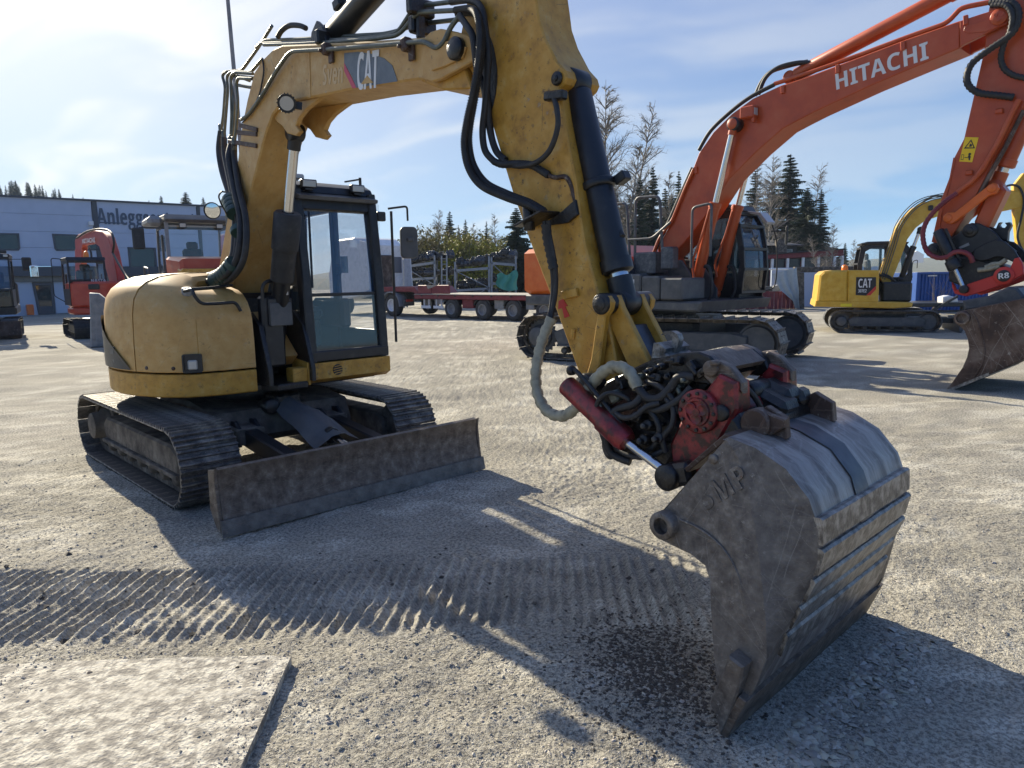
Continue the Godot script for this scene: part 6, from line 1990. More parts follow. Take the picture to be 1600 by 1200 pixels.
	# links
	for s in [1.0, -1.0]:
		b = MB.new()
		b.prism([5.03, 2.48, 5.077, 2.523, 5.176, 2.524, 5.535, 2.832, 5.615, 2.894, 5.67, 2.871, 5.698, 2.808, 5.672, 2.741, 5.583, 2.714, 5.217, 2.404, 5.147, 2.354, 5.071, 2.367, 5.025, 2.425], 0.215 * s, 0.28 * s, 0.012)
		var lk := part("side_link", b, X.orange_bright, r)
		for q in [[5.091, 2.439], [5.613, 2.816]]:
			b = MB.new()
			b.cyl(Vector3(q[0], q[1], 0.2 * s), Vector3(q[0], q[1], 0.3 * s), 0.06, 20, 0.01)
			part("pin", b, X.orange_bright, lk)
	b = MB.new()
	b.prism([5.594, 2.905, 5.705, 2.85, 5.756, 2.776, 5.592, 2.313, 5.52, 2.227, 5.42, 2.287, 5.397, 2.379, 5.514, 2.737], -0.16, 0.16, 0.03)
	part("bucket_link", b, X.orange, r)
	# black tiltrotator on the stick's end
	b = MB.new()
	for s in [1.0, -1.0]:
		b.prism([5.109, 2.137, 5.235, 2.222, 5.31, 2.318, 5.387, 2.358, 5.483, 2.343, 5.598, 2.274, 5.696, 2.198, 5.773, 2.088, 5.754, 2.036, 5.589, 1.971, 5.355, 1.907, 5.231, 1.929], 0.18 * s, 0.24 * s, 0.012)
		b.prism([5.457, 1.975, 5.592, 2.06, 5.712, 2.108, 5.821, 2.076, 5.942, 1.958, 6.002, 1.851, 5.948, 1.783, 5.822, 1.857, 5.73, 1.868, 5.648, 1.826, 5.548, 1.81, 5.45, 1.849], 0.24 * s, 0.29 * s, 0.012)
	b.prism([5.245, 2.168, 5.561, 2.224, 5.889, 1.943, 5.748, 1.788, 5.28, 1.66, 5.104, 1.803, 5.01, 1.946], -0.18, 0.18, 0.02)
	var cp := part("coupler", b, X.black, r)
	b = MB.new()
	b.prism([5.561, 2.3, 5.65, 2.268, 5.675, 2.347, 5.705, 2.354, 5.684, 2.32, 5.703, 2.283, 5.757, 2.271, 5.778, 2.305, 5.752, 2.342, 5.805, 2.348, 5.831, 2.302, 5.8, 2.215, 5.802, 2.091, 5.706, 2.131], -0.06, 0.06, 0.006)
	part("hook", b, X.black, cp)
	var sq := [4.945, 1.985, 5.381, 2.25]
	b = MB.new()
	b.cyl(Vector3(sq[0], sq[1], -0.3), Vector3(sq[0], sq[1], 0.3), 0.11, 24, 0.02)
	b.cyl(Vector3(sq[0], sq[1], 0.29), Vector3(sq[0], sq[1], 0.32), 0.06, 18, 0.01)
	part("pin", b, X.black, cp)
	b = MB.new()
	b.cyl(Vector3(sq[2], sq[3], -0.27), Vector3(sq[2], sq[3], 0.27), 0.1, 24, 0.02)
	b.cyl(Vector3(sq[2], sq[3], 0.26), Vector3(sq[2], sq[3], 0.29), 0.05, 18, 0.01)
	part("pin", b, X.black, cp)
	b = MB.new()
	b.prism([5.252, 2.02, 5.37, 2.079, 5.388, 2.042, 5.27, 1.992], 0.241, 0.244)
	part("name_plate", b, X.mid_grey, cp)
	for s in [1.0, -1.0]:
		var ta := [5.018, 2.265, 5.27, 1.726, 5.413, 1.414]
		b = MB.new()
		var A := Vector3(ta[0], ta[1], 0.42 * s)
		var B := Vector3(ta[2], ta[3], 0.42 * s)
		b.cyl(A, B, 0.075, 20, 0.01)
		b.cyl(A.lerp(B, 0.8), B + (B - A) * 0.05, 0.098, 20, 0.012)
		b.bar(A.lerp(B, 0.02) + Vector3(0.09, 0.03, 0), A.lerp(B, 0.9) + Vector3(0.09, 0.03, 0), 0.03, 0.03)
		var tc := part("tilt_cylinder", b, X.black, r)
		b = MB.new()
		b.cyl(B, Vector3(ta[4], ta[5], 0.42 * s), 0.033, 16)
		part("rod", b, X.chrome, tc)
		b = MB.new()
		b.cyl(Vector3(ta[4], ta[5], 0.36 * s), Vector3(ta[4], ta[5], 0.48 * s), 0.06, 16, 0.01)
		part("rod_eye", b, X.black, tc)
	b = MB.new()
	b.prism([5.129, 1.848, 5.372, 1.887, 5.694, 1.789, 5.89, 1.714, 5.804, 1.556, 5.405, 1.43, 5.168, 1.523], -0.28, 0.28, 0.03)
	part("rotator_body", b, X.oily, r)
	b = MB.new()
	for s in [1.0, -1.0]:
		b.prism([5.238, 1.515, 5.274, 1.469, 5.303, 1.404, 5.398, 1.432, 5.443, 1.487, 5.806, 1.628, 5.936, 1.696, 5.977, 1.834, 6.027, 1.85, 6.077, 1.762, 6.102, 1.624, 6.061, 1.59, 5.964, 1.521, 5.67, 1.388, 5.439, 1.314, 5.291, 1.349, 5.252, 1.432], 0.33 * s, 0.41 * s, 0.012)
	part("rotator_frame", b, X.red_paint, r)
	b = MB.new()
	var rc := [5.88, 1.601]
	b.lathe(Vector3(rc[0], rc[1], 0.40), Vector3(0, 0, 1), [Vector2(0, 0.125), Vector2(0.03, 0.125), Vector2(0.04, 0.115), Vector2(0.04, 0)], 28)
	var rr := part("round_cover", b, X.red_paint, r)
	b = MB.new()
	b.cyl(Vector3(rc[0], rc[1], 0.435), Vector3(rc[0], rc[1], 0.446), 0.082, 28, 0.003)
	part("badge", b, X.letter_black, rr)
	letters(rr, "lettering", "R8", 0.075, Vector3(rc[0], rc[1], 0.449), Basis(Vector3(0, 0, 1), 0.12), X.letter_white, 1.15)
	for q in [[5.622, 1.719, 0.3, 5.712, 1.762, 0.3, 5.788, 1.769, 0.3, 5.86, 1.82, 0.3], [5.53, 1.684, 0.3, 5.662, 1.7, 0.3, 5.79, 1.733, 0.3]]:
		pipe_part(r, "pale_hose", curve(q, 6), 0.035, X.sleeve)
	hose_part(r, "red_sleeved_hose", curve([5.187, 2.784, 0.3, 5.072, 2.682, 0.36, 4.949, 2.543, 0.42, 4.854, 2.365, 0.46, 4.839, 2.181, 0.48, 4.91, 1.974, 0.5, 5.034, 1.878, 0.5, 5.161, 1.874, 0.48, 5.265, 1.944, 0.46, 5.373, 1.94, 0.44, 5.451, 1.884, 0.42, 5.484, 1.794, 0.4], 10), 0.036, X.wine, 0.004, 0.06)
	# hitch and bucket
	b = MB.new()
	b.prism([5.421, 1.253, 5.484, 1.272, 5.737, 1.329, 5.954, 1.453, 6.065, 1.436, 6.145, 1.333, 6.153, 1.229, 5.448, 1.107], -0.5, 0.5, 0.03)
	part("quick_hitch", b, X.dark_grey, r)
	b = MB.new()
	b.prism([5.484, 1.122, 5.439, 1.085, 5.42, 1.022, 5.449, 0.951, 5.558, 0.848, 5.605, 0.734, 5.63, 0.611, 5.615, 0.484, 5.571, 0.336, 5.466, 0.125, 5.35, -0.063, 5.389, -0.049, 5.856, 0.235, 6.274, 0.506, 6.598, 0.755, 6.839, 1.004, 6.917, 1.207, 6.872, 1.365, 6.673, 1.444, 6.212, 1.309, 5.785, 1.2], -0.85, 0.82, 0.01, Transform3D(), 25.0)
	var bk := part("bucket", b, X.rusty, r)
	b = MB.new()
	b.tube(curve([5.633, 1.109, 0.822, 5.694, 1.005, 0.822, 5.76, 0.831, 0.822, 5.814, 0.614, 0.822, 5.806, 0.409, 0.822, 5.721, 0.205, 0.822], 6), 0.014, 6)
	part("weld_seam", b, X.rusty, bk)
	var hq := [5.522, 1.025]
	b = MB.new()
	b.ring(Vector3(hq[0], hq[1], 0.80), Vector3(hq[0], hq[1], 0.87), 0.10, 0.065, 26, 0.008)
	b.cyl(Vector3(hq[0], hq[1], 0.815), Vector3(hq[0], hq[1], 0.824), 0.066, 20)
	part("pin_tube", b, X.rusty, bk)
	b = MB.new()
	b.prism([5.353, -0.071, 5.373, -0.012, 5.892, 0.293, 5.895, 0.249], -0.86, 0.83, 0.002)
	part("cutting_edge", b, X.wear, bk)

# ---------------------------------------------------------------- the smaller bright yellow excavator beside the blue container
func make_small_yellow() -> void:
	var r := thing("excavator", "clean bright yellow excavator with black badge on its flank beside the blue container", "excavator", Vector3(10.6, 0, -20.5), facing(0.946, 0.325))
	for s in [1.0, -1.0]:
		crawler(r, 0.87 * s, s, 1.08, 0.29, 0.45, 46, [-0.3, 0.0, 0.3], 0.02, X.dark_grey, X.dark_grey, 6, false)
	var b := MB.new()
	b.box(Vector3(0, 0.45, 0), Vector3(1.2, 0.35, 1.3), Basis(), 0.05)
	b.cyl(Vector3(0, 0.55, 0), Vector3(0, 0.74, 0), 0.45, 24, 0.01)
	b.bar(Vector3(0.7, 0.35, 0.35), Vector3(1.85, 0.3, 0.35), 0.12, 0.14)
	b.bar(Vector3(0.7, 0.35, -0.35), Vector3(1.85, 0.3, -0.35), 0.12, 0.14)
	part("car_body", b, X.oily, r)
	b = MB.new()
	b.prism([1.85, 0.02, 1.88, 0.1, 1.84, 0.25, 1.86, 0.42, 1.80, 0.42, 1.78, 0.2, 1.8, 0.02], -1.1, 1.1, 0.006)
	part("dozer_blade", b, X.dark_grey, r)
	b = MB.new()
	b.prism([-1.788, 0.718, -1.762, 0.88, 0.177, 0.839, 0.675, 0.821, 0.651, 0.7, 0.188, 0.665], -0.95, 1.0, 0.02)
	part("skirt", b, X.yellow_bright, r)
	b = MB.new()
	b.prism([-1.743, 0.844, -1.695, 1.592, -1.585, 1.697, -1.389, 1.729, -0.967, 1.722, -0.954, 0.842], -0.95, 1.0, 0.05)
	part("counterweight", b, X.yellow_bright, r)
	b = MB.new()
	b.prism([-0.974, 1.722, -0.201, 1.71, -0.167, 0.84, -0.945, 0.842], -0.1, 0.99, 0.02)
	var dr := part("side_door", b, X.yellow_bright, r)
	b = MB.new()
	b.prism([-0.764, 1.527, -0.271, 1.52, -0.255, 1.242, -0.465, 1.016, -0.754, 1.035], 0.991, 0.996)
	var bd := part("badge", b, X.letter_black, dr)
	b = MB.new()
	b.prism([-0.257, 1.286, -0.252, 1.19, -0.385, 1.025, -0.489, 1.025], 0.992, 0.998)
	part("stripe", b, X.red_paint, bd)
	var tp := [-0.545, 1.315, -0.599, 1.131]
	letters_fit(bd, "lettering", "CAT", 0.24, pts3([-0.706, 1.351, 0.999])[0], pts3([-0.372, 1.355, 0.999])[0], Vector3(0, 0, 1), X.letter_white)
	letters_fit(bd, "lettering", "307E2", 0.085, pts3([-0.696, 1.146, 0.999])[0], pts3([-0.488, 1.148, 0.999])[0], Vector3(0, 0, 1), X.letter_white)
	b = MB.new()
	b.prism([-1.123, 0.798, -0.838, 0.797, -0.834, 0.718, -1.119, 0.718], 1.0, 1.004)
	part("warning_label", b, flat_mat(L(0.75, 0.6, 0.02), 0.5), r)
	b = MB.new()
	b.box(Vector3(-1.72, 0.86, 0.9), Vector3(0.04, 0.05, 0.16), Basis(), 0.01)
	part("reflector", b, X.red_paint, r)
	b = MB.new()
	var bq := [-1.002, 1.742]
	b.lathe(Vector3(bq[0], bq[1] - 0.02, 0.4), Vector3.UP, [Vector2(0, 0), Vector2(0, 0.09), Vector2(0.05, 0.09), Vector2(0.12, 0.075), Vector2(0.15, 0.04), Vector2(0.155, 0)], 16)
	part("beacon", b, X.amber, r)
	# cab
	var prof := [-0.62, 1.0, 0.72, 1.0, 0.80, 1.5, 0.74, 2.25, 0.60, 2.42, -0.40, 2.46, -0.56, 2.36, -0.62, 1.9]
	var cab := cab_shell(r, prof, -0.02, -0.98, 0.12, X.black, X.glass_green, [-0.55, 2.42, 0.62, 2.42, 0.66, 2.48, 0.3, 2.52, -0.4, 2.52, -0.56, 2.48], 0.1, 1.5)
	seat_in(cab, Vector3(-0.05, 1.05, -0.5))
	b = MB.new()
	b.box(Vector3(0.79, 1.85, -0.5), Vector3(0.006, 0.9, 0.8), Basis(Vector3(0, 0, 1), 0.06))
	part("windscreen", b, X.glass_green, cab)
	b = MB.new()
	b.box(Vector3(-0.05, 1.02, -0.5), Vector3(1.3, 0.05, 0.9))
	b.box(Vector3(-0.05, 1.25, -0.04), Vector3(1.3, 0.5, 0.04))
	part("floor", b, X.black, cab)
	pipe_part(cab, "mirror_pole", bent([0.7, 1.3, -1.0, 0.95, 1.4, -1.1, 0.98, 1.95, -1.1, 1.1, 2.0, -1.1, 1.1, 1.75, -1.1], 0.05), 0.012, X.black, 6)
	# boom and the rest of the arm
	b = MB.new()
	b.prism([-0.069, 1.53, -0.029, 1.691, 0.113, 2.312, 0.259, 2.837, 0.417, 3.128, 0.639, 3.379, 0.864, 3.525, 1.352, 3.638, 2.223, 3.714, 2.954, 3.76, 3.219, 3.697, 3.321, 3.494, 3.222, 3.301, 2.878, 3.232, 2.258, 3.225, 1.292, 3.145, 0.959, 3.021, 0.766, 2.854, 0.58, 2.546, 0.477, 2.144, 0.289, 1.525, 0.147, 1.168], -0.15, 0.15, 0.015, Transform3D(), 25.0)
	var boom := part("boom", b, X.yellow_bright, r)
	b = MB.new()
	b.prism([3.011, 3.876, 3.217, 4.193, 3.478, 4.145, 3.687, 3.677, 3.72, 2.935, 3.529, 2.107, 3.365, 1.602, 3.241, 1.689, 3.217, 2.367, 3.078, 3.21], -0.12, 0.12, 0.012)
	part("stick", b, X.yellow_bright, r)
	var q0 := [0.906, 2.823, 0.512, 1.45]
	ram(r, "boom_cylinder", Vector3(q0[2], q0[3], 0.0), Vector3(q0[0], q0[1], 0.0), 0.95, 0.075, 0.045, X.black)
	b = MB.new()
	b.box(Vector3(0.35, 1.1, 0.25), Vector3(0.75, 0.55, 0.5), Basis(), 0.05)
	part("boom_foot", b, X.black, r)
	for k in 4:
		pipe_part(r, "oil_pipe", bent([-0.088, 1.531, 0.17, 0.005, 1.887, 0.17, 0.136, 2.417, 0.17, 0.248, 2.976, 0.17, 0.435, 3.3, 0.17, 0.671, 3.549, 0.17, 0.929, 3.674, 0.17, 1.386, 3.754, 0.17], 0.2), 0.014, X.pipe, 6).position = Vector3(0.05 * k, -0.03 * k, 0.03 * (k % 2))
	for q in [[-0.093, 1.567, 0.3, 0.065, 1.529, 0.34, 0.295, 1.385, 0.36, 0.372, 1.171, 0.36, 0.255, 1.028, 0.34], [-0.03, 1.602, 0.3, 0.159, 1.528, 0.36, 0.361, 1.295, 0.38, 0.317, 1.029, 0.36, 0.165, 0.921, 0.34], [0.823, 3.483, 0.05, 1.003, 3.613, 0.05, 1.214, 3.706, 0.05, 1.496, 3.641, 0.05], [2.681, 3.696, 0.1, 2.886, 3.885, 0.1, 3.122, 3.834, 0.15, 3.249, 3.493, 0.2, 3.222, 3.03, 0.22, 3.181, 2.533, 0.2, 3.374, 2.109, 0.15]]:
		pipe_part(r, "hose", curve(q, 6), 0.028, X.rubber, 8)
	b = MB.new()
	var lq := [1.088, 3.375]
	b.box(Vector3(lq[0], lq[1], 0.2), Vector3(0.12, 0.14, 0.08), Basis(), 0.02)
	part("boom_lamp", b, X.black, boom)

# ---------------------------------------------------------------- lettering fitted between two points
func letters_fit(parent: Node, called: String, s: String, h: float, a: Vector3, b: Vector3, nrm: Vector3, m: Material, depth := 0.004) -> MeshInstance3D:
	var t := text_mesh(s, h, depth, true)
	var w: float = t.get_aabb().size.x
	var x := (b - a)
	var st := x.length() / maxf(w, 0.01)
	x = x.normalized()
	return inst(called, t, m, parent, Transform3D(Basis(x * st, nrm.cross(x).normalized(), nrm), (a + b) * 0.5))

# ---------------------------------------------------------------- the hall
func hall_strip(o: Node, called: String, px: Array, m: Material, z0: float, z1: float) -> MeshInstance3D:
	var b := MB.new()
	b.prism(px, z0, z1, 0.008)
	return part(called, b, m, o)

func make_hall() -> void:
	var r := thing("industrial_hall", "long industrial hall clad in pale blue-grey panels with dark lettering under the eaves", "building", Vector3(-30.103, -0.34, -46.701), facing(0.695, -0.719))
	var clad := grain_mat([[0.0, L(0.40, 0.46, 0.57)], [0.5, L(0.43, 0.49, 0.60)], [1.0, L(0.46, 0.52, 0.63)]], 0.12, 0.5, 0.0, 60)
	var dark := flat_mat(L(0.05, 0.06, 0.075), 0.5)
	var band := grain_mat([[0.0, L(0.16, 0.15, 0.13)], [1.0, L(0.25, 0.235, 0.205)]], 0.5, 0.7, 0.0, 61)
	var b := MB.new()
	b.prism([-14.0, 0.0, 16.0, 0.0, 16.0, 7.42, -14.0, 7.36], -22.0, -0.07, 0.0)
	part("hall_core", b, flat_mat(L(0.30, 0.33, 0.38), 0.7), r)
	for q in [[-4.847, 7.375, 3.007, 7.452, 2.969, 6.43, -4.956, 6.362], [-4.957, 6.351, 2.968, 6.417, 3.003, 5.345, -5.075, 5.246], [-5.077, 5.235, 3.002, 5.333, 3.026, 4.337, -5.186, 4.215], [-5.187, 4.203, 3.025, 4.325, 3.048, 3.099, -5.305, 3.105], [3.354, 7.449, 9.965, 7.513, 9.977, 6.493, 3.356, 6.427], [3.355, 6.415, 9.975, 6.479, 9.985, 5.433, 3.374, 5.345], [3.372, 5.332, 9.984, 5.419, 10, 4.437, 3.379, 4.344], [3.378, 4.331, 9.999, 4.423, 10.011, 3.095, 3.403, 3.099], [10.27, 7.508, 19.158, 7.601, 19.111, 6.872, 10.259, 6.487], [10.258, 6.473, 19.11, 6.856, 19.029, 5.617, 10.27, 5.432], [10.269, 5.418, 19.028, 5.601, 18.866, 3.09, 10.202, 3.095]]:
		hall_strip(r, "wall_panel", q, clad, -0.06, 0.0)
	for q in [[3.026, 7.453, 3.335, 7.456, 3.383, 3.099, 3.068, 3.099], [9.989, 7.515, 10.248, 7.516, 10.178, 3.095, 10.035, 3.095]]:
		hall_strip(r, "pilaster", q, dark, -0.05, 0.05)
	hall_strip(r, "eaves_trim", [-4.854, 7.439, 19.106, 7.695, 19.097, 7.56, -4.866, 7.324], dark, -0.1, 0.12)
	hall_strip(r, "canopy", [-5.375, 3.076, 18.572, 3.054, 18.528, 2.372, -5.437, 2.498], dark, -0.05, 0.5)
	hall_strip(r, "timber_band", [-5.397, 2.501, 18.701, 2.348, 18.677, 1.978, -5.433, 2.163], band, -0.05, 0.2)
	for q in [[-5.406, 2.164, -0.879, 2.109, -0.721, -0.027, -5.645, -0.069], [0.277, 2.099, 18.792, 1.951, 18.715, 0.754, 0.294, 0.028]]:
		hall_strip(r, "wall_panel", q, flat_mat(L(0.42, 0.47, 0.56), 0.6), -0.06, 0.0)
	# windows
	for q in [[[-3.233, 5.13, -1.269, 5.154, -1.295, 4.22, -1.394, 4.08, -3.279, 4.071], [-3.147, 5.036, -1.364, 5.06, -1.383, 4.259, -1.452, 4.178, -3.188, 4.169]], [[0.537, 5.191, 3.429, 5.154, 3.417, 4.172, 0.683, 4.09, 0.586, 4.211], [0.653, 5.092, 3.303, 5.065, 3.307, 4.265, 0.765, 4.19, 0.685, 4.295]], [[5.013, 4.415, 6.877, 4.405, 6.876, 2.87, 5.502, 2.875, 5.012, 3.01], [5.127, 4.308, 6.738, 4.304, 6.733, 2.984, 5.511, 2.987, 5.144, 3.098]]]:
		b = MB.new()
		frame(b, q[0], q[1], -0.02, 0.05)
		var w := part("window", b, dark, r)
		b = MB.new()
		b.prism(q[1], 0.004, 0.012)
		part("pane", b, X.glass_dark, w)
		b = MB.new()
		b.prism(q[1], -0.005, 0.003)
		part("blind", b, flat_mat(L(0.055, 0.065, 0.075), 0.8), w)
	# door
	b = MB.new()
	frame(b, [-0.89, 2.069, 0.247, 2.05, 0.228, -0.01, -0.708, -0.006], [-0.733, 1.883, 0.102, 1.866, 0.093, 0.101, -0.574, 0.091], -0.03, 0.06)
	var dr := part("door", b, dark, r)
	b = MB.new()
	b.prism([-0.733, 1.883, 0.102, 1.866, 0.082, 0.539, -0.6, 0.546], 0.0, 0.02)
	part("pane", b, X.glass_dark, dr)
	b = MB.new()
	b.prism([-0.618, 0.547, 0.082, 0.539, 0.093, 0.101, -0.574, 0.091], -0.02, 0.03)
	part("kick_panel", b, dark, dr)
	b = MB.new()
	b.prism([-0.835, 2.088, 0.231, 2.071, 0.214, 0.032, -0.655, -0.009], -0.07, -0.055)
	part("door_backing", b, flat_mat(L(0.16, 0.13, 0.09), 0.8), dr)
	# name in letters on the facade
	var lt := [3.291, 6.419, 9.846, 6.435]
	var sg := flat_mat(L(0.055, 0.085, 0.13), 0.5)
	letters_fit(r, "lettering", "Anleggsenteret", 1.02, Vector3(lt[0], lt[1] + 0.0, 0.03), Vector3(lt[2], lt[3] + 0.0, 0.03), Vector3(0, 0, 1), sg, 0.05)
	hall_strip(r, "underline", [3.239, 6.066, 5.078, 6.072, 5.084, 5.999, 3.232, 5.986], sg, 0.0, 0.04)
	b = MB.new()
	var lq := [2.832, 5.934]
	b.box(Vector3(lq[0], lq[1], 0.15), Vector3(0.3, 0.3, 0.25), Basis(), 0.03)
	part("wall_lamp", b, X.white, r)
	# orange bin by the door
	var gp := [-1.255, -0.048]
	b = MB.new()
	b.prism([-0.18, 0.0, 0.18, 0.0, 0.2, 0.62, 0.14, 0.68, -0.14, 0.68, -0.2, 0.62], -0.15, 0.15, 0.03)
	var bn := solo("waste_bin", b, X.orange_bright, "orange upright bin beside the glazed hall door", "bin")
	bn.transform = Transform3D(facing(0.695, -0.719), Vector3(-30.103, -0.34, -46.701) + facing(0.695, -0.719) * Vector3(gp[0], 0.02, 0.5))

# ---------------------------------------------------------------- machines by the hall
func make_left_machines() -> void:
	# orange excavator seen from behind
	var r := thing("excavator", "red-orange midi excavator with rubber tracks seen from behind by the hall", "excavator", Vector3(-12.95, 0, -22.8), facing(-0.622, -0.783))
	for s in [1.0, -1.0]:
		crawler(r, 0.85 * s, s, 0.95, 0.27, 0.42, 44, [0.0], 0.02, X.black, X.rubber, 5, false)
	var b := MB.new()
	b.box(Vector3(0, 0.42, 0), Vector3(1.2, 0.3, 1.3), Basis(), 0.05)
	b.cyl(Vector3(0, 0.5, 0), Vector3(0, 0.72, 0), 0.42, 20, 0.01)
	part("car_body", b, X.oily, r)
	b = MB.new()
	b.prism([1.45, 0.02, 1.52, 0.12, 1.48, 0.4, 1.42, 0.4, 1.40, 0.1], -1.05, 1.05, 0.01)
	part("dozer_blade", b, X.black, r)
	var cwp := []
	for k in 17:
		var a := deg_to_rad(lerpf(-58.0, 58.0, k / 16.0))
		cwp.append(-1.22 * cos(a))
		cwp.append(-1.16 * sin(a))
	cwp = cwp + [0.3, -1.0, 0.3, 1.0]
	var lay := Transform3D(Basis(Vector3(1, 0, 0), Vector3(0, 0, 1), Vector3(0, 1, 0)), Vector3.ZERO)
	b = MB.new()
	b.prism(cwp, 0.95, 1.72, 0.06, lay)
	var cw := part("engine_cover", b, X.orange_red, r)
	b = MB.new()
	b.prism(cwp, 0.72, 0.94, 0.05, lay)
	part("counterweight", b, X.orange_red, r)
	for q in [[1.56, 0.30, 0.16], [1.32, 0.18, 0.13]]:
		b = MB.new()
		b.box(Vector3(-1.13, q[0], -0.42), Vector3(0.10, q[2], q[1]), Basis(Vector3.UP, -0.38), 0.02)
		part("vent", b, X.black, cw)
	var cab := cab_shell(r, [-0.62, 1.0, 0.75, 1.0, 0.8, 1.5, 0.7, 2.36, -0.60, 2.36, -0.66, 1.7], -1.0, 0.02, 0.09, X.black, X.glass_green, [-0.62, 2.36, 0.72, 2.36, 0.70, 2.46, -0.58, 2.46], 0.1, 1.5)
	b = MB.new()
	b.box(Vector3(-0.64, 2.04, -0.49), Vector3(0.01, 0.52, 0.86), Basis(Vector3(0, 0, 1), -0.06))
	part("rear_window", b, X.glass_green, cab)
	b = MB.new()
	b.box(Vector3(-0.66, 1.74, -0.49), Vector3(0.04, 0.10, 1.0), Basis(), 0.01)
	part("rear_rail", b, X.black, cab)
	letters_fit(cab, "lettering", "NASTA", 0.09, Vector3(-0.685, 1.74, -0.42), Vector3(-0.685, 1.74, -0.02), Vector3(-1, 0, 0), X.letter_white)
	seat_in(cab, Vector3(0.0, 1.1, -0.5))
	b = MB.new()
	b.lathe(Vector3(-0.45, 2.46, -0.45), Vector3.UP, [Vector2(0, 0), Vector2(0, 0.08), Vector2(0.08, 0.08), Vector2(0.15, 0.065), Vector2(0.18, 0.03), Vector2(0.18, 0)], 14)
	part("beacon", b, X.amber, cab)
	pipe_part(cab, "mirror_pole", bent([0.2, 2.4, -0.9, 0.25, 2.45, -1.3, 0.25, 1.3, -1.32, 0.2, 1.1, -1.05], 0.08), 0.015, X.black, 6)
	b = MB.new()
	b.box(Vector3(0.45, 2.05, -1.75), Vector3(0.05, 0.36, 0.24), Basis(Vector3.UP, 0.4), 0.03)
	b.bar(Vector3(0.3, 2.2, -1.3), Vector3(0.45, 2.2, -1.75), 0.02, 0.02)
	part("mirror", b, X.mirror, cab)
	b = MB.new()
	b.prism([1.02, 1.389, -0.061, 1.397, -0.051, 2.008, 0.349, 2.688, 0.873, 3.162, 1.686, 3.372, 3.495, 3.519, 7.019, 3.573, 7.986, 3.396, 8.118, 2.967, 6.658, 2.915, 6.207, 3.118, 3.497, 3.071, 2.564, 2.899, 1.913, 2.315], 0.40, 0.62, 0.02)
	var boom := part("boom", b, X.orange_red, r)
	letters_fit(boom, "lettering", "HITACHI", 0.16, pts3([5.731, 3.239, 0.34])[0], pts3([2.906, 3.152, 0.34])[0], Vector3(0, 0, -1), X.letter_white)
	for q in [[6.606, 3.4, 0.3, 4.201, 3.509, 0.3, 1.572, 3.444, 0.3, -0.281, 3.256, 0.3, -0.74, 2.92, 0.3, -0.362, 2.601, 0.3], [-0.362, 2.601, 0.3, -1.147, 2.285, 0.28, -2.119, 1.888, 0.28, -2.744, 1.698, 0.3], [4.113, 2.981, 0.3, 3.702, 2.739, 0.3, 3.748, 2.446, 0.3]]:
		pipe_part(r, "hose", curve(q, 6), 0.035, X.rubber, 7)
	b = MB.new()
	var q2 := [8.251, 3.024, 6.47, 2.957, 7.795, 1.468, 9.182, 1.463]
	b.prism(q2, 0.4, 0.6, 0.02)
	part("stick", b, X.orange_red, r)
	# a bucket leaning upright on the ground
	b = MB.new()
	var gp := [-11.131, -18.979]
	b.prism([-0.12, 0.0, 0.55, 0.0, 0.62, 0.5, 0.5, 1.1, 0.2, 1.40, -0.02, 1.42, -0.05, 0.9], -0.45, 0.45, 0.03)
	b.prism([0.02, 0.05, 0.4, 0.1, 0.3, 0.7, 0.1, 1.2], 0.4, 0.46, 0.01)
	b.prism([0.02, 0.05, 0.4, 0.1, 0.3, 0.7, 0.1, 1.2], -0.46, -0.4, 0.01)
	var lb := solo("loose_bucket", b, X.mid_grey, "narrow grey steel bucket standing on end near the midi excavator", "bucket")
	lb.transform = Transform3D(Basis(Vector3.UP, 0.5), Vector3(gp[0], 0.0, gp[1]))
	# dark machine facing the camera
	r = thing("excavator", "dark excavator with blue-tinted windscreen and low black bucket in front of the hall", "excavator", Vector3(-17, 0, -22.8), facing(0.522, 0.853))
	for s in [1.0, -1.0]:
		crawler(r, 0.85 * s, s, 1.05, 0.28, 0.45, 44, [0.0], 0.02, X.black, X.dark_grey, 5, false)
	b = MB.new()
	b.box(Vector3(0, 0.42, 0), Vector3(1.2, 0.3, 1.3), Basis(), 0.05)
	b.cyl(Vector3(0, 0.5, 0), Vector3(0, 0.72, 0), 0.42, 20, 0.01)
	b.prism([-1.3, 0.72, 0.8, 0.72, 0.8, 0.95, -1.3, 1.0], -1.05, 1.05, 0.04)
	b.prism([-1.3, 1.0, -0.6, 1.0, -0.6, 1.75, -1.2, 1.7], -1.05, 1.05, 0.06)
	part("upper_body", b, X.black, r)
	cab = cab_shell(r, [-0.62, 0.98, 0.82, 0.98, 0.86, 1.5, 0.72, 2.5, -0.60, 2.5, -0.66, 1.7], -1.0, 0.0, 0.09, X.black, X.glass_dark, [-0.62, 2.5, 0.76, 2.5, 0.72, 2.62, -0.58, 2.62], 0.1, 1.5)
	b = MB.new()
	b.box(Vector3(0.79, 1.98, -0.5), Vector3(0.01, 0.98, 0.88), Basis(Vector3(0, 0, 1), 0.14))
	part("windscreen", b, X.glass, cab)
	b = MB.new()
	b.box(Vector3(0.84, 1.22, -0.5), Vector3(0.01, 0.46, 0.88))
	part("lower_windscreen", b, X.glass_dark, cab)
	seat_in(cab, Vector3(0.0, 1.1, -0.5))
	b = MB.new()
	for k in 4:
		b.box(Vector3(0.62, 2.68, -0.14 - k * 0.24), Vector3(0.1, 0.1, 0.18), Basis(), 0.02)
	part("lamp_row", b, X.black, cab)
	work_lamp(cab, Vector3(0.78, 2.56, -0.92), Vector3(1, 0, 0), 0.14, 0.1)
	b = MB.new()
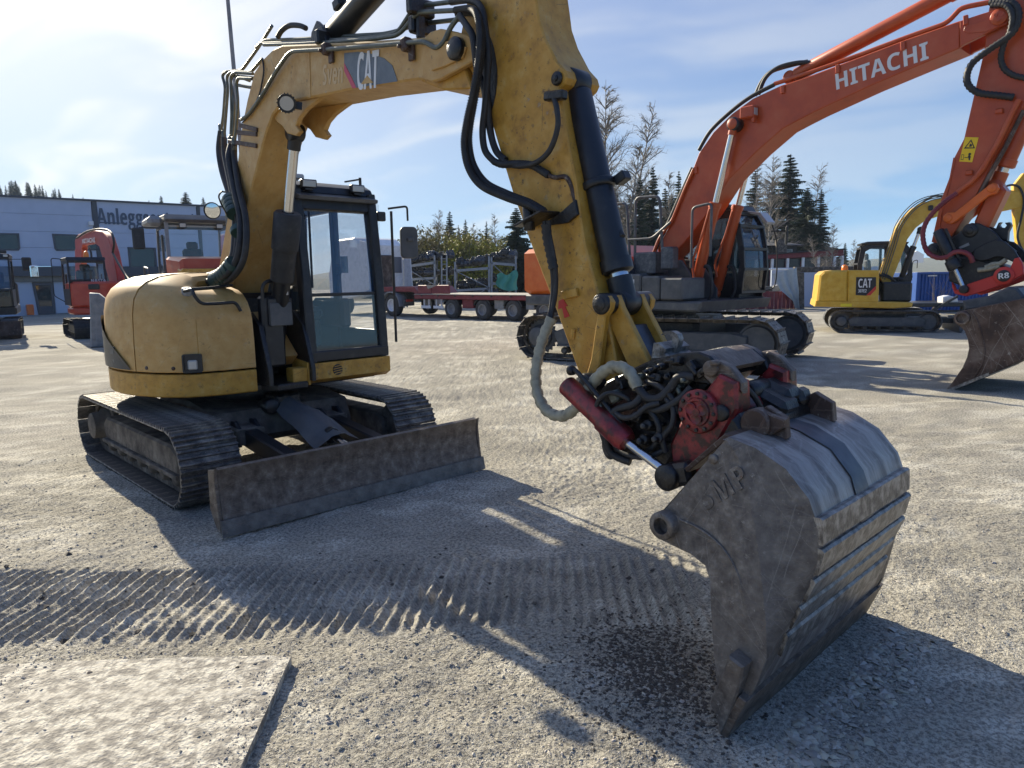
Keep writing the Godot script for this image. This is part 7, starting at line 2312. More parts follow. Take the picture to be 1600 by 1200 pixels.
	b.box(Vector3(0.8, 2.3, -1.45), Vector3(0.06, 0.42, 0.26), Basis(Vector3.UP, 0.2), 0.03)
	b.bar(Vector3(0.7, 2.45, -1.0), Vector3(0.8, 2.45, -1.45), 0.02, 0.02)
	part("mirror", b, X.black, cab)
	b = MB.new()
	b.prism([2.2, 0.02, 3.0, 0.02, 3.1, 0.35, 2.9, 0.75, 2.4, 0.78, 2.2, 0.5], -0.62, 0.85, 0.04)
	part("bucket", b, X.black, r)
	b = MB.new()
	b.bar(Vector3(1.2, 0.8, 0.3), Vector3(2.5, 1.0, 0.3), 0.3, 0.3)
	b.bar(Vector3(0.7, 0.9, 0.3), Vector3(1.3, 1.9, 0.3), 0.28, 0.35)
	b.bar(Vector3(1.3, 1.9, 0.3), Vector3(2.5, 1.0, 0.3), 0.2, 0.25)
	part("arm", b, X.oily, r)
	b = MB.new()
	b.box(Vector3(2.15, 0.85, -0.1), Vector3(0.1, 0.1, 0.6), Basis(), 0.02)
	part("yellow_link", b, X.yellow_bright, r)
	b = MB.new()
	b.prism([1.6, 0.02, 1.68, 0.12, 1.62, 0.55, 1.55, 0.55, 1.52, 0.1], -1.15, 1.15, 0.01)
	part("dozer_blade", b, X.rusty, r)
	make_loader()

func make_wheel(parent: Node, called: String, at: Vector3, axis: Vector3, r: float, w: float, rim_m: Material, lugs := 0) -> void:
	var b := MB.new()
	var a := at - axis * w * 0.5
	b.lathe(a, axis, [Vector2(0.02, r * 0.5), Vector2(0.0, r * 0.62), Vector2(0.0, r * 0.84), Vector2(w * 0.12, r * 0.965), Vector2(w * 0.22, r), Vector2(w * 0.78, r), Vector2(w * 0.88, r * 0.965), Vector2(w, r * 0.84), Vector2(w, r * 0.62), Vector2(w - 0.02, r * 0.5)], 32)
	if lugs > 0:
		var u := axis.cross(Vector3.UP).normalized()
		for k in lugs:
			var t := TAU * k / lugs
			var d := u * cos(t) + Vector3.UP * sin(t)
			b.bar(at + d * r * 0.985 - axis * w * 0.42, at + d.rotated(axis, 0.16) * r * 0.985, r * 0.10, r * 0.07, d)
			b.bar(at + d.rotated(axis, 0.1) * r * 0.985 + axis * w * 0.42, at + d.rotated(axis, 0.26) * r * 0.985, r * 0.10, r * 0.07, d)
	var o := part(called, b, X.tyre, parent)
	b = MB.new()
	b.lathe(a, axis, [Vector2(w * 0.62, 0), Vector2(w * 0.62, r * 0.2), Vector2(w * 0.70, r * 0.24), Vector2(w * 0.70, r * 0.42), Vector2(w * 0.98, r * 0.50), Vector2(w, r * 0.56), Vector2(w * 0.95, r * 0.57), Vector2(w * 0.5, r * 0.52)], 24)
	b.lathe(a + axis * w, -axis, [Vector2(w * 0.62, 0), Vector2(w * 0.62, r * 0.2), Vector2(w * 0.70, r * 0.24), Vector2(w * 0.70, r * 0.42), Vector2(w * 0.98, r * 0.50), Vector2(w, r * 0.56), Vector2(w * 0.95, r * 0.57), Vector2(w * 0.5, r * 0.52)], 24)
	for k in 8:
		var u := axis.cross(Vector3.UP).normalized()
		var d := u * cos(TAU * k / 8.0) + Vector3.UP * sin(TAU * k / 8.0)
		b.cyl(a + axis * w * 0.68 + d * r * 0.32, a + axis * w * 0.78 + d * r * 0.32, r * 0.035, 6)
	part("rim", b, rim_m, o)

func make_loader() -> void:
	var r := thing("wheel_loader", "orange wheel loader with tall glazed cab behind the dusty yellow counterweight", "wheel loader", Vector3(-8.05, 0, -18.5), facing(0.552, 0.834))
	for x in [1.65, -1.55]:
		for s in [1.0, -1.0]:
			make_wheel(r, "wheel", Vector3(x, 0.72, 0.98 * s), Vector3(0, 0, s), 0.72, 0.5, X.orange_bright, 18)
	var b := MB.new()
	b.box(Vector3(1.2, 0.95, 0), Vector3(2.8, 0.5, 1.0), Basis(), 0.05)
	b.box(Vector3(-1.3, 1.0, 0), Vector3(2.0, 0.6, 1.1), Basis(), 0.05)
	part("chassis", b, X.dark_grey, r)
	b = MB.new()
	b.prism([0.9, 1.25, 2.95, 1.25, 3.0, 1.9, 2.85, 2.18, 0.95, 2.28, 0.9, 2.2], -0.82, 0.85, 0.07)
	var hd := part("engine_hood", b, X.orange, r)
	b = MB.new()
	b.prism([2.6, 1.3, 3.06, 1.35, 3.06, 1.95, 2.6, 2.0], -0.84, 0.87, 0.05)
	part("grille", b, X.yellow, hd)
	b = MB.new()
	b.prism([-1.0, 1.2, 0.9, 1.2, 0.9, 1.5, -1.0, 1.5], -0.85, 0.85, 0.04)
	part("cab_floor", b, X.dark_grey, r)
	var cab := cab_shell(r, [-0.85, 1.5, 0.78, 1.5, 0.86, 1.9, 0.80, 3.08, -0.75, 3.08, -0.90, 2.1], -0.78, 0.78, 0.09, X.dark_grey, X.glass_green, [-1.0, 3.08, 0.98, 3.10, 1.02, 3.16, 0.86, 3.28, -0.8, 3.30, -1.0, 3.2], 0.0, 1.72)
	b = MB.new()
	b.box(Vector3(0.83, 2.42, 0), Vector3(0.01, 1.22, 1.44), Basis(Vector3(0, 0, 1), 0.03))
	part("windscreen", b, X.glass_green, cab)
	b = MB.new()
	b.bar(Vector3(0.86, 1.5, 0.76), Vector3(0.82, 3.1, 0.76), 0.08, 0.08)
	part("pillar", b, X.mid_grey, cab)
	seat_in(cab, Vector3(-0.15, 1.55, 0.0))
	b = MB.new()
	b.cyl(Vector3(0.45, 1.5, 0), Vector3(0.32, 2.15, 0), 0.04, 8)
	b.lathe(Vector3(0.32, 2.15, 0), Vector3(-0.3, 1, 0), [Vector2(0, 0.17), Vector2(0.02, 0.2), Vector2(0.04, 0.17)], 18)
	part("steering_wheel", b, X.black, cab)
	for s in [1.0, -1.0]:
		work_lamp(cab, Vector3(0.98, 3.02, 0.42 * s), Vector3(1, -0.1, 0).normalized(), 0.16, 0.12)
		b = MB.new()
		b.bar(Vector3(0.8, 2.95, 0.8 * s), Vector3(0.85, 2.95, 1.35 * s), 0.03, 0.03)
		b.box(Vector3(0.85, 2.7, 1.38 * s), Vector3(0.08, 0.5, 0.26), Basis(), 0.03)
		part("mirror", b, X.black, cab)
	b = MB.new()
	b.box(Vector3(0.2, 3.12, 0.98), Vector3(1.2, 0.24, 0.34), Basis(), 0.08)
	part("roof_pod", b, X.mid_grey, cab)
	for s in [1.0, -1.0]:
		pipe_part(r, "handrail", bent([0.6, 1.4, 1.15 * s, 0.6, 2.0, 1.2 * s, -0.2, 2.05, 1.2 * s, -0.35, 1.4, 1.15 * s], 0.12), 0.025, X.dark_grey)
		b = MB.new()
		b.prism([0.8, 1.45, 0.95, 1.6, 2.3, 1.6, 2.5, 1.35, 2.4, 1.3, 2.2, 1.5, 1.1, 1.5, 0.9, 1.4], 0.72 * s, 1.25 * s, 0.02)
		part("mudguard", b, X.black, r)
		b = MB.new()
		b.box(Vector3(2.9, 1.75, 1.0 * s), Vector3(0.12, 0.1, 0.2), Basis(), 0.02)
		part("indicator", b, X.amber, r)
	b = MB.new()
	b.prism([-1.6, 0.9, -1.2, 1.7, -2.6, 1.1, -3.1, 0.45, -3.0, 0.35, -2.5, 0.85], -0.45, 0.45, 0.03)
	part("lift_arm", b, X.orange, r)
	b = MB.new()
	b.prism([-3.0, 0.05, -3.9, 0.05, -3.8, 0.25, -3.3, 0.9, -3.0, 0.9], -1.25, 1.25, 0.03)
	part("bucket", b, X.dark_grey, r)

# ---------------------------------------------------------------- lorry and low-loader
func make_lorry() -> void:
	var r := thing("low_loader_trailer", "dark red four-axle low-loader trailer with pale deck edge", "trailer", Vector3(-2.48, 0, -29.1), facing(0.753, 0.658))
	var b := MB.new()
	b.box(Vector3(2.9, 0.88, -1.25), Vector3(10.2, 0.18, 2.5), Basis(), 0.02)
	b.prism([-4.6, 1.08, -2.4, 1.08, -1.9, 0.80, -1.9, 0.98, -2.3, 1.30, -4.6, 1.30], -2.4, -0.1, 0.02)
	part("frame", b, X.wine, r)
	b = MB.new()
	b.box(Vector3(2.9, 0.985, -1.25), Vector3(10.2, 0.03, 2.52), Basis(), 0.008)
	part("deck", b, X.dust, r)
	for q in [[-2.0, -1.15], [-1.12, -0.1]]:
		b = MB.new()
		b.box(Vector3((q[0] + q[1]) * 0.5, 1.19, -0.1), Vector3(q[1] - q[0], 0.36, 0.1), Basis(), 0.02)
		part("side_board", b, X.wine, r)
	b = MB.new()
	b.prism([-1.35, 1.2, -0.75, 1.37, -1.45, 1.37], -0.052, -0.045)
	part("pale_mark", b, X.dust, r)
	for x in [0.02, 1.77, 3.36, 4.86]:
		for s in [0.0, 1.0]:
			make_wheel(r, "wheel", Vector3(x, 0.405, -0.17 if s == 0.0 else -2.33), Vector3(0, 0, 1 if s == 0.0 else -1), 0.405, 0.3, X.mid_grey)
		b = MB.new()
		var arch := []
		for k in 11:
			var t := deg_to_rad(lerpf(20.0, 160.0, k / 10.0))
			arch.append(x + 0.5 * cos(t))
			arch.append(0.42 + 0.47 * sin(t))
		for k in 11:
			var t := deg_to_rad(lerpf(160.0, 20.0, k / 10.0))
			arch.append(x + 0.46 * cos(t))
			arch.append(0.42 + 0.43 * sin(t))
		b.prism(arch, -2.45, -0.02, 0.0)
		part("mudguard", b, X.black, r)
	for q in [[0.85, 0.62, X.wine], [2.55, 0.5, X.mid_grey], [4.1, 0.4, X.mid_grey]]:
		b = MB.new()
		b.box(Vector3(q[0], 0.62, -0.35), Vector3(q[1], 0.36, 0.4), Basis(), 0.02)
		part("locker", b, q[2], r)
	for x in [-1.5, -0.75]:
		b = MB.new()
		b.box(Vector3(x, 0.46, -0.05), Vector3(0.6, 0.12, 0.04), Basis(), 0.01)
		b.box(Vector3(x - 0.15, 0.65, -0.1), Vector3(0.05, 0.34, 0.05))
		b.box(Vector3(x + 0.15, 0.65, -0.1), Vector3(0.05, 0.34, 0.05))
		part("side_guard", b, X.white, r)
	for k in 9:
		b = MB.new()
		b.box(Vector3(-1.7 + k * 1.0, 0.93, 0.012), Vector3(0.08, 0.06, 0.03), Basis(), 0.01)
		part("side_marker", b, X.black, r)
	# tractor unit
	r = thing("lorry", "white lorry tractor unit coupled to the dark red low-loader", "lorry", Vector3(-2.48, 0, -29.1), facing(0.753, 0.658))
	b = MB.new()
	b.box(Vector3(-5.4, 0.85, -1.25), Vector3(5.6, 0.25, 0.9), Basis(), 0.02)
	b.box(Vector3(-3.6, 1.02, -1.25), Vector3(1.0, 0.1, 1.0), Basis(), 0.02)
	part("chassis", b, X.dark_grey, r)
	for x in [-3.73, -7.3]:
		for s in [0.0, 1.0]:
			make_wheel(r, "wheel", Vector3(x, 0.5, -0.18 if s == 0.0 else -2.32), Vector3(0, 0, 1 if s == 0.0 else -1), 0.5, 0.34, X.white)
	for z in [-0.2, -2.3]:
		b = MB.new()
		var arch := []
		for k in 13:
			var t := deg_to_rad(lerpf(-5.0, 150.0, k / 12.0))
			arch.append(-3.73 + 0.62 * cos(t))
			arch.append(0.5 + 0.6 * sin(t))
		for k in 13:
			var t := deg_to_rad(lerpf(150.0, -5.0, k / 12.0))
			arch.append(-3.73 + 0.57 * cos(t))
			arch.append(0.5 + 0.55 * sin(t))
		b.prism(arch, z - 0.25, z + 0.25, 0.01)
		part("mudguard", b, X.mid_grey, r)
	b = MB.new()
	b.box(Vector3(-3.0, 0.62, -0.4), Vector3(0.08, 0.3, 0.6), Basis(), 0.02)
	part("tail_board", b, X.dark_grey, r)
	b = MB.new()
	b.box(Vector3(-2.95, 0.70, -0.4), Vector3(0.04, 0.1, 0.4), Basis(), 0.01)
	part("tail_lamp", b, X.red_paint, r)
	b = MB.new()
	b.prism([-8.3, 0.55, -5.75, 0.9, -5.7, 3.2, -6.2, 3.55, -7.4, 3.5, -8.0, 2.9, -8.35, 1.9], -2.5, 0.0, 0.06)
	var cab := part("cab", b, X.white, r)
	b = MB.new()
	b.prism([-7.75, 1.95, -6.75, 1.95, -6.75, 2.72, -7.6, 2.72], 0.0, 0.012)
	part("side_window", b, X.glass_dark, cab)
	b = MB.new()
	b.box(Vector3(-5.70, 2.3, -2.05), Vector3(0.02, 0.75, 0.6), Basis(), 0.005)
	part("rear_window", b, flat_mat(L(0.10, 0.105, 0.13), 0.3), cab)
	b = MB.new()
	b.box(Vector3(-5.62, 1.9, -1.25), Vector3(0.1, 1.7, 0.9), Basis(), 0.03)
	part("air_intake", b, X.rusty, cab)
	for z in [0.02, -2.52]:
		b = MB.new()
		b.prism([-5.75, 1.0, -5.15, 1.2, -5.25, 3.3, -5.75, 3.4], z - 0.02, z + 0.02, 0.008)
		part("side_deflector", b, X.white, cab)

# ---------------------------------------------------------------- racks with spare parts
func make_racks() -> void:
	var steel := grain_mat([[0.0, L(0.20, 0.22, 0.24)], [1.0, L(0.32, 0.34, 0.36)]], 0.6, 0.5, 0.3, 63)
	var Z := -40.0
	var bays := [[[-5.975, 0.694, -4.256, 0.74, -5.9, 2.704, -4.189, 2.888], [-5.915, 2.283, -4.201, 2.504, -5.942, 1.579, -4.227, 1.642], "tall grey pallet rack loaded with dark undercarriage parts behind the trailer"], [[-3.114, 0.581, -1.215, 0.624, -3.063, 2.522, -1.173, 2.809], [-3.076, 2.031, -1.186, 2.144, -3.105, 0.936, -1.208, 1.015], "grey pallet rack with open middle bay behind the red trailer"], [[-1.074, 0.551, 0.288, 0.567, -1.032, 2.737, 0.318, 2.788], [-1.038, 2.422, 0.312, 2.297, -1.059, 1.296, 0.296, 1.205], "grey pallet rack with green tarpaulin bundle beside the orange counterweight"]]
	for q in bays:
		var r := thing("pallet_rack", q[2], "rack", Vector3(0, 0, Z))
		var p: Array = q[0]
		var e: Array = q[1]
		for s in 2:
			var xb: float = p[s * 2]
			var xt: float = p[4 + s * 2]
			var yt: float = p[5 + s * 2]
			for d in [0.0, -1.1]:
				var b := MB.new()
				b.bar(Vector3(xb, 0.0, d), Vector3(xt, yt, d), 0.1, 0.09, Vector3(0, 0, 1))
				part("upright", b, steel, r)
			var b := MB.new()
			for k in 5:
				var t0 := k / 5.0
				var t1 := (k + 1) / 5.0
				b.bar(Vector3(lerpf(xb, xt, t0), yt * t0 + 0.05, 0.0 if k % 2 == 0 else -1.1), Vector3(lerpf(xb, xt, t1), yt * t1, -1.1 if k % 2 == 0 else 0.0), 0.04, 0.04)
			part("brace", b, steel, r)
		for s in 2:
			for d in [0.0, -1.1]:
				var b := MB.new()
				b.bar(Vector3(e[s * 4], e[s * 4 + 1], d + 0.02), Vector3(e[s * 4 + 2], e[s * 4 + 3], d + 0.02), 0.05, 0.13)
				part("beam", b, steel, r)
		var b := MB.new()
		b.bar(Vector3(p[0], 0.1, 0.03), Vector3(e[2], e[3] * 0.5, 0.03), 0.03, 0.04)
		b.bar(Vector3(e[2], e[3] * 0.5, 0.03), Vector3(e[0], e[1], 0.03), 0.03, 0.04)
		part("brace", b, steel, r)
	var st := thing("rack_ladder", "narrow grey ladder frame between the two pallet racks", "ladder", Vector3(0, 0, Z))
	var lp := [-3.865, 0.628, -3.579, 0.624, -3.799, 2.848, -3.514, 2.878]
	for s in 2:
		var b := MB.new()
		b.bar(Vector3(lp[s * 2], 0, 0), Vector3(lp[4 + s * 2], lp[5 + s * 2], 0), 0.08, 0.08, Vector3(0, 0, 1))
		part("rail", b, steel, st)
	for k in 9:
		var b := MB.new()
		b.bar(Vector3(lp[0], 0.3 + k * 0.3, 0), Vector3(lp[2], 0.3 + k * 0.3, 0), 0.03, 0.04)
		part("rung", b, steel, st)
	# machine parts stacked on the racks
	var rng := RandomNumberGenerator.new()
	rng.seed = 4
	var spots := [-5.804, 2.422, -5.303, 2.485, -4.802, 2.582, -4.338, 2.646, -5.758, 1.718, -5.258, 1.746, -4.757, 1.809, -4.329, 1.803, -5.716, 0.939, -5.07, 1.001, -4.426, 0.991, -3.913, 2.604, -3.376, 2.737, -2.821, 2.238, -2.215, 2.264, -1.608, 2.36, -2.78, 1.073, -2.314, 1.102, -1.777, 1.165, -0.893, 2.56, -0.251, 2.726, 0.103, 2.651, -0.772, 1.398, -2.719, 0.646, -1.894, 0.705, -0.284, 0.682, -3.474, 1.79, -3.709, 1.087, -5.553, 2.453, -5.052, 2.551, -4.553, 2.614, -5.508, 1.749, -5.008, 1.777, -4.543, 1.806, -5.393, 0.97, -4.748, 0.996, -2.536, 2.269, -1.93, 2.295, -1.394, 2.392, -2.529, 1.07, -1.527, 1.161, -0.608, 2.591, -3.077, 0.652, -2.324, 0.676, -1.357, 0.698, -0.928, 0.656]
	for k in range(0, spots.size(), 2):
		var b := MB.new()
		var w := rng.randf_range(0.45, 0.62)
		var hh := rng.randf_range(0.28, 0.46)
		b.prism(rrect(-w * 0.5, 0.0, w * 0.5, hh, 0.09), -0.35, 0.35, 0.04)
		for j in 3:
			b.cyl(Vector3(-w * 0.32 + j * w * 0.32, hh * 0.45, 0.3), Vector3(-w * 0.32 + j * w * 0.32, hh * 0.45, 0.46), hh * rng.randf_range(0.22, 0.34), 12, 0.01)
			b.box(Vector3(-w * 0.3 + j * w * 0.3, hh + 0.02, rng.randf_range(-0.2, 0.25)), Vector3(w * 0.24, rng.randf_range(0.08, 0.2), 0.3), Basis(Vector3(0, 0, 1), rng.randf_range(-0.4, 0.4)), 0.02)
		var row := "top" if spots[k + 1] > 2.2 else ("middle" if spots[k + 1] > 1.3 else "bottom")
		var o := solo("machine_part", b, X.blue_steel if k % 3 == 0 else X.oily, "dark oily machine part lying on the %s level of the grey racks" % row, "machine part", "machine parts on the %s rack level" % row)
		o.transform = Transform3D(Basis(Vector3.UP, rng.randf_range(-0.4, 0.4)), Vector3(spots[k], spots[k + 1], Z - 0.5))
	# crate and tarpaulin
	var cp := [-0.29, 2.516]
	var b := MB.new()
	b.box(Vector3(cp[0], cp[1] + 0.1, Z - 0.9), Vector3(1.1, 0.55, 0.9), Basis(), 0.03)
	solo("steel_crate", b, X.dark_grey, "dark box-shaped crate on top of the rack end", "crate")
	b = MB.new()
	var tp := [-0.766, 1.75, 0.378, 1.945, -0.491, 1.11, 0.365, 0.956]
	var rows := []
	for k in 9:
		var row := PackedVector3Array()
		for j in 13:
			var u := j / 12.0
			var v := k / 8.0
			row.push_back(Vector3(lerpf(tp[0], tp[2], u) + 0.05 * sin(v * 7.0), lerpf(lerpf(tp[1], tp[3], u), lerpf(tp[5], tp[7], u), v) + 0.10 * sin(u * 9.0) * (1.0 - v) - 0.15 * sin(u * PI) * v, Z + 0.15 + 0.10 * sin(u * 14.0 + v * 4.0)))
		rows.append(row)
	b.loft(rows, false)
	solo("tarpaulin", b, flat_mat(L(0.06, 0.30, 0.22), 0.5), "crumpled green tarpaulin hung over the rack end", "tarpaulin")

# ---------------------------------------------------------------- sheds, house, container on the right
func planks(parent: Node, called: String, a: Vector2, b: Vector2, h0: float, h1: float, z: float, n: int, m: Material, t := 0.04) -> void:
	for k in n:
		var s := MB.new()
		var x0 := lerpf(a.x, b.x, k / float(n)) + 0.006
		var x1 := lerpf(a.x, b.x, (k + 1) / float(n)) - 0.006
		s.box(Vector3((x0 + x1) * 0.5, (h0 + h1) * 0.5, z + (0.012 if k % 2 == 0 else 0.0)), Vector3(x1 - x0, h1 - h0, t), Basis(), 0.006)
		part(called, s, m, parent)

func make_right_side() -> void:
	var Z := -33.0
	var redw := grain_mat([[0.0, L(0.12, 0.016, 0.022)], [1.0, L(0.21, 0.04, 0.045)]], 0.7, 0.75, 0.0, 64)
	var p := [10.726, -0.067, 13.278, -0.105, 10.695, 0.816, 13.235, 0.837, 10.66, 1.838, 13.187, 1.888]
	var r := thing("open_shed", "low red plank shed with a timber beam and open bay beside the gravel", "shed", Vector3(0, 0, Z))
	planks(r, "plank", Vector2(p[0] - 1.5, 0), Vector2(p[2], 0), 0.0, p[5], 0.0, 22, redw)
	var q := [13.097, 1.918, 16.096, 1.903, 16.11, 1.671, 13.109, 1.656, 13.197, 1.655, 13.521, 1.65, 13.605, -0.109, 13.278, -0.105]
	var b := MB.new()
	b.prism([q[0], q[1], q[2], q[3], q[4], q[5], q[6], q[7]], -0.3, 0.0, 0.02)
	part("beam", b, X.frame_dirt, r)
	b = MB.new()
	b.prism([q[8], q[9], q[10], q[11], q[12], 0.0, q[14], 0.0], -0.3, 0.0, 0.02)
	part("post", b, X.frame_dirt, r)
	b = MB.new()
	b.box(Vector3((q[2] + q[0]) * 0.5 + 1.2, 0.95, -2.2), Vector3(6.0, 1.9, 0.1))
	part("back_wall", b, flat_mat(L(0.42, 0.47, 0.55), 0.7), r)
	# junk and pale sheet on top
	b = MB.new()
	b.box(Vector3(p[0] + 0.6, 1.85, -0.6), Vector3(3.2, 0.08, 0.5), Basis(Vector3(0, 0, 1), -0.02), 0.02)
	part("top_rail", b, X.white, r)
	var rng := RandomNumberGenerator.new()
	rng.seed = 9
	for k in 7:
		b = MB.new()
		b.box(Vector3(p[0] + 0.2 + k * 0.36, p[5] + 0.12, -0.4), Vector3(rng.randf_range(0.3, 0.5), rng.randf_range(0.15, 0.3), 0.4), Basis(Vector3(0, 0, 1), rng.randf_range(-0.3, 0.3)), 0.02)
		solo("scrap_piece", b, X.mid_grey if k % 2 == 0 else X.dark_grey, "scrap of grey metal piled on the red plank shed", "scrap", "scrap on the red shed").position = Vector3(0, 0, Z)
	# grey tarpaulin hanging down
	b = MB.new()
	var rows := []
	var tl := [11.992, 1.615, 12.125, 1.263, 12.346, 0.909, 12.714, 0.581, 12.96, 0.372, 13.097, -0.043]
	var tr := [13.098, 1.889, 13.144, 1.54, 13.189, 1.189, 13.235, 0.837, 13.224, 0.427, 13.277, -0.075]
	for k in 6:
		var row := PackedVector3Array()
		for j in 15:
			var u := j / 14.0
			row.push_back(Vector3(lerpf(tl[k * 2], tr[k * 2], u), maxf(lerpf(tl[k * 2 + 1], tr[k * 2 + 1], u), 0.02), 0.16 + 0.07 * sin(u * 17.0 + k * 0.6) + 0.05 * sin(u * 7.0)))
		rows.append(row)
	b.loft(rows, false)
	solo("tarpaulin", b, grain_mat([[0.0, L(0.30, 0.34, 0.35)], [1.0, L(0.44, 0.48, 0.48)]], 0.8, 0.7, 0.0, 65), "pale grey tarpaulin hanging over the red plank shed", "tarpaulin").position = Vector3(0, 0, Z)
	# blue rack posts and white sheet left of the shed
	var bp := [10.195, -0.083, 10.948, -0.094, 9.081, -0.067]
	b = MB.new()
	for x in [bp[0], bp[2]]:
		b.box(Vector3(x, 0.35, 0), Vector3(0.09, 0.7, 0.09), Basis(), 0.01)
	for k in 4:
		b.bar(Vector3(lerpf(bp[0], bp[2], k / 4.0), 0.05 if k % 2 == 0 else 0.6, 0), Vector3(lerpf(bp[0], bp[2], (k + 1) / 4.0), 0.6 if k % 2 == 0 else 0.05, 0), 0.03, 0.03)
	solo("blue_rack", b, flat_mat(L(0.02, 0.10, 0.38), 0.5), "low blue steel rack standing left of the red plank shed", "rack").position = Vector3(0, 0, -33.5)
	b = MB.new()
	b.box(Vector3(bp[4] + 0.5, 0.55, -1.0), Vector3(2.6, 1.1, 0.5), Basis(), 0.08)
	solo("wrapped_pallet", b, X.white, "white wrapped bale behind the low blue rack", "bale").position = Vector3(0, 0, -33.5)
	# red flat-roofed building with white posts
	Z = -50.0
	r = thing("flat_roofed_building", "low dark red building with flat roof and white posts between dark windows", "building", Vector3(0, 0, Z))
	var f := [13.46, 2.65, 23.076, 3.165, 23.099, 2.75, 13.464, 2.475, 23.142, 1.982, 13.481, 1.859]
	b = MB.new()
	b.prism([f[0], f[1], f[2], f[3], f[4], f[5], f[0], f[7]], -7.0, 0.15, 0.03)
	part("fascia", b, redw, r)
	b = MB.new()
	b.box(Vector3((f[0] + f[2]) * 0.5, 1.2, -3.6), Vector3(f[2] - f[0] - 0.4, 2.4, 6.6))
	part("wall", b, redw, r)
	var px := [13.923, 1.985, 14.947, 1.97, 16.017, 1.954, 17.087, 1.939, 18.201, 1.922, 19.271, 1.907, 20.34, 1.891, 21.41, 1.875, 22.525, 1.859, 23.06, 1.851]
	for k in range(0, px.size(), 2):
		b = MB.new()
		var x: float = px[k]
		var top := lerpf(f[7], f[5], (x - f[0]) / (f[2] - f[0]))
		b.box(Vector3(x, top * 0.5, 0.02), Vector3(0.17, top, 0.17), Basis(), 0.01)
		part("post", b, X.white, r)
		if k + 3 < px.size():
			b = MB.new()
			b.box(Vector3((x + px[k + 2]) * 0.5, top * 0.5 + 0.3, -0.22), Vector3(px[k + 2] - x - 0.2, top - 0.7, 0.04))
			part("window", b, flat_mat(L(0.02, 0.022, 0.025), 0.15), r)
	b = MB.new()
	b.prism([f[0] - 0.2, f[1] + 0.0, f[2] + 0.05, f[3] + 0.0, f[2] + 0.05, f[3] + 0.08, f[0] - 0.2, f[1] + 0.08], -7.1, 0.25, 0.01)
	part("roof_edge", b, X.black, r)
	# house with hipped roof behind
	Z = -64.0
	r = thing("house", "dark timber house with grey hipped roof and chimney behind the flat red building", "house", Vector3(0, 0, Z))
	var h := [18.333, 4.073, 26.052, 4.017, 19.161, 4.84, 24.091, 4.769, 18.378, 2.506, 25.787, 2.398]
	b = MB.new()
	b.box(Vector3((h[0] + h[2]) * 0.5, h[3] * 0.5, -4.0), Vector3(h[2] - h[0] - 0.8, h[3], 7.0))
	var wall := part("wall", b, flat_mat(L(0.03, 0.032, 0.038), 0.8), r)
	b = MB.new()
	var e0 := Vector3(h[0], h[3], 0.3)
	var e1 := Vector3(h[2], h[3], 0.3)
	var e2 := Vector3(h[2], h[3], -8.3)
	var e3 := Vector3(h[0], h[3], -8.3)
	var r0 := Vector3(h[4], h[5], -4.0)
	var r1 := Vector3(h[6], h[7], -4.0)
	b.qf(e0, e1, r1, r0, Vector3(0, 1, 1))
	b.qf(e3, e2, r1, r0, Vector3(0, 1, -1))
	b.tf(e1, e2, r1, Vector3(1, 1, 0))
	b.tf(e0, e3, r0, Vector3(-1, 1, 0))
	b.qf(e0, e1, e2, e3, Vector3(0, -1, 0))
	var roof := part("roof", b, grain_mat([[0.0, L(0.055, 0.058, 0.064)], [1.0, L(0.10, 0.10, 0.108)]], 0.8, 0.8, 0.0, 66), r)
	b = MB.new()
	var ch := [23.411, 3.385, 24.264, 3.373, 23.365, 4.501, 24.216, 4.489]
	b.box(Vector3((ch[0] + ch[2]) * 0.5, (ch[1] + ch[5]) * 0.5, 0.5), Vector3(ch[2] - ch[0], ch[5] - ch[1], 0.7), Basis(), 0.03)
	part("chimney", b, X.frame_dirt, roof)
	for wq in [[22.429, 3.791, 23.07, 3.39], [24.647, 3.702, 25.228, 3.415]]:
		b = MB.new()
		b.box(Vector3((wq[0] + wq[2]) * 0.5, (wq[1] + wq[3]) * 0.5, -0.46), Vector3(wq[2] - wq[0], wq[1] - wq[3], 0.1), Basis(), 0.02)
		var wn := part("window", b, X.white, r)
		b = MB.new()
		b.box(Vector3((wq[0] + wq[2]) * 0.5, (wq[1] + wq[3]) * 0.5, -0.40), Vector3((wq[2] - wq[0]) * 0.75, (wq[1] - wq[3]) * 0.75, 0.02))
		part("pane", b, X.glass_dark, wn)
	# blue container with ribs
	Z = -28.5
	var c := [16.163, 0.047, 19.14, 0.003, 16.256, 1.603, 19, 1.625]
	r = thing("container", "bright blue ribbed steel container with a small white label", "container", Vector3(0, 0, Z))
	var blue := grain_mat([[0.0, L(0.008, 0.055, 0.24)], [1.0, L(0.014, 0.085, 0.32)]], 0.6, 0.45, 0.0, 67)
	b = MB.new()
	b.box(Vector3((c[0] + c[2]) * 0.5, c[5] * 0.5, -1.25), Vector3(c[2] - c[0], c[5] - 0.02, 2.3), Basis(), 0.02)
	b.box(Vector3((c[0] + c[2]) * 0.5, c[5] - 0.04, -0.06), Vector3(c[2] - c[0], 0.09, 0.16), Basis(), 0.01)
	b.box(Vector3(c[0] + 0.05, c[5] * 0.5, -0.05), Vector3(0.12, c[5], 0.16), Basis(), 0.01)
	part("box", b, blue, r)
	var nr := 20
	for k in nr:
		b = MB.new()
		var x := lerpf(c[0] + 0.28, c[2] - 0.1, k / float(nr - 1))
		b.prism([-0.05, 0.0, -0.025, 0.045, 0.025, 0.045, 0.05, 0.0], 0.05, c[5] - 0.1, 0.0, Transform3D(Basis(Vector3(1, 0, 0), Vector3(0, 0, 1), Vector3(0, 1, 0)), Vector3(x, 0, -0.10)))
		part("rib", b, blue, r)
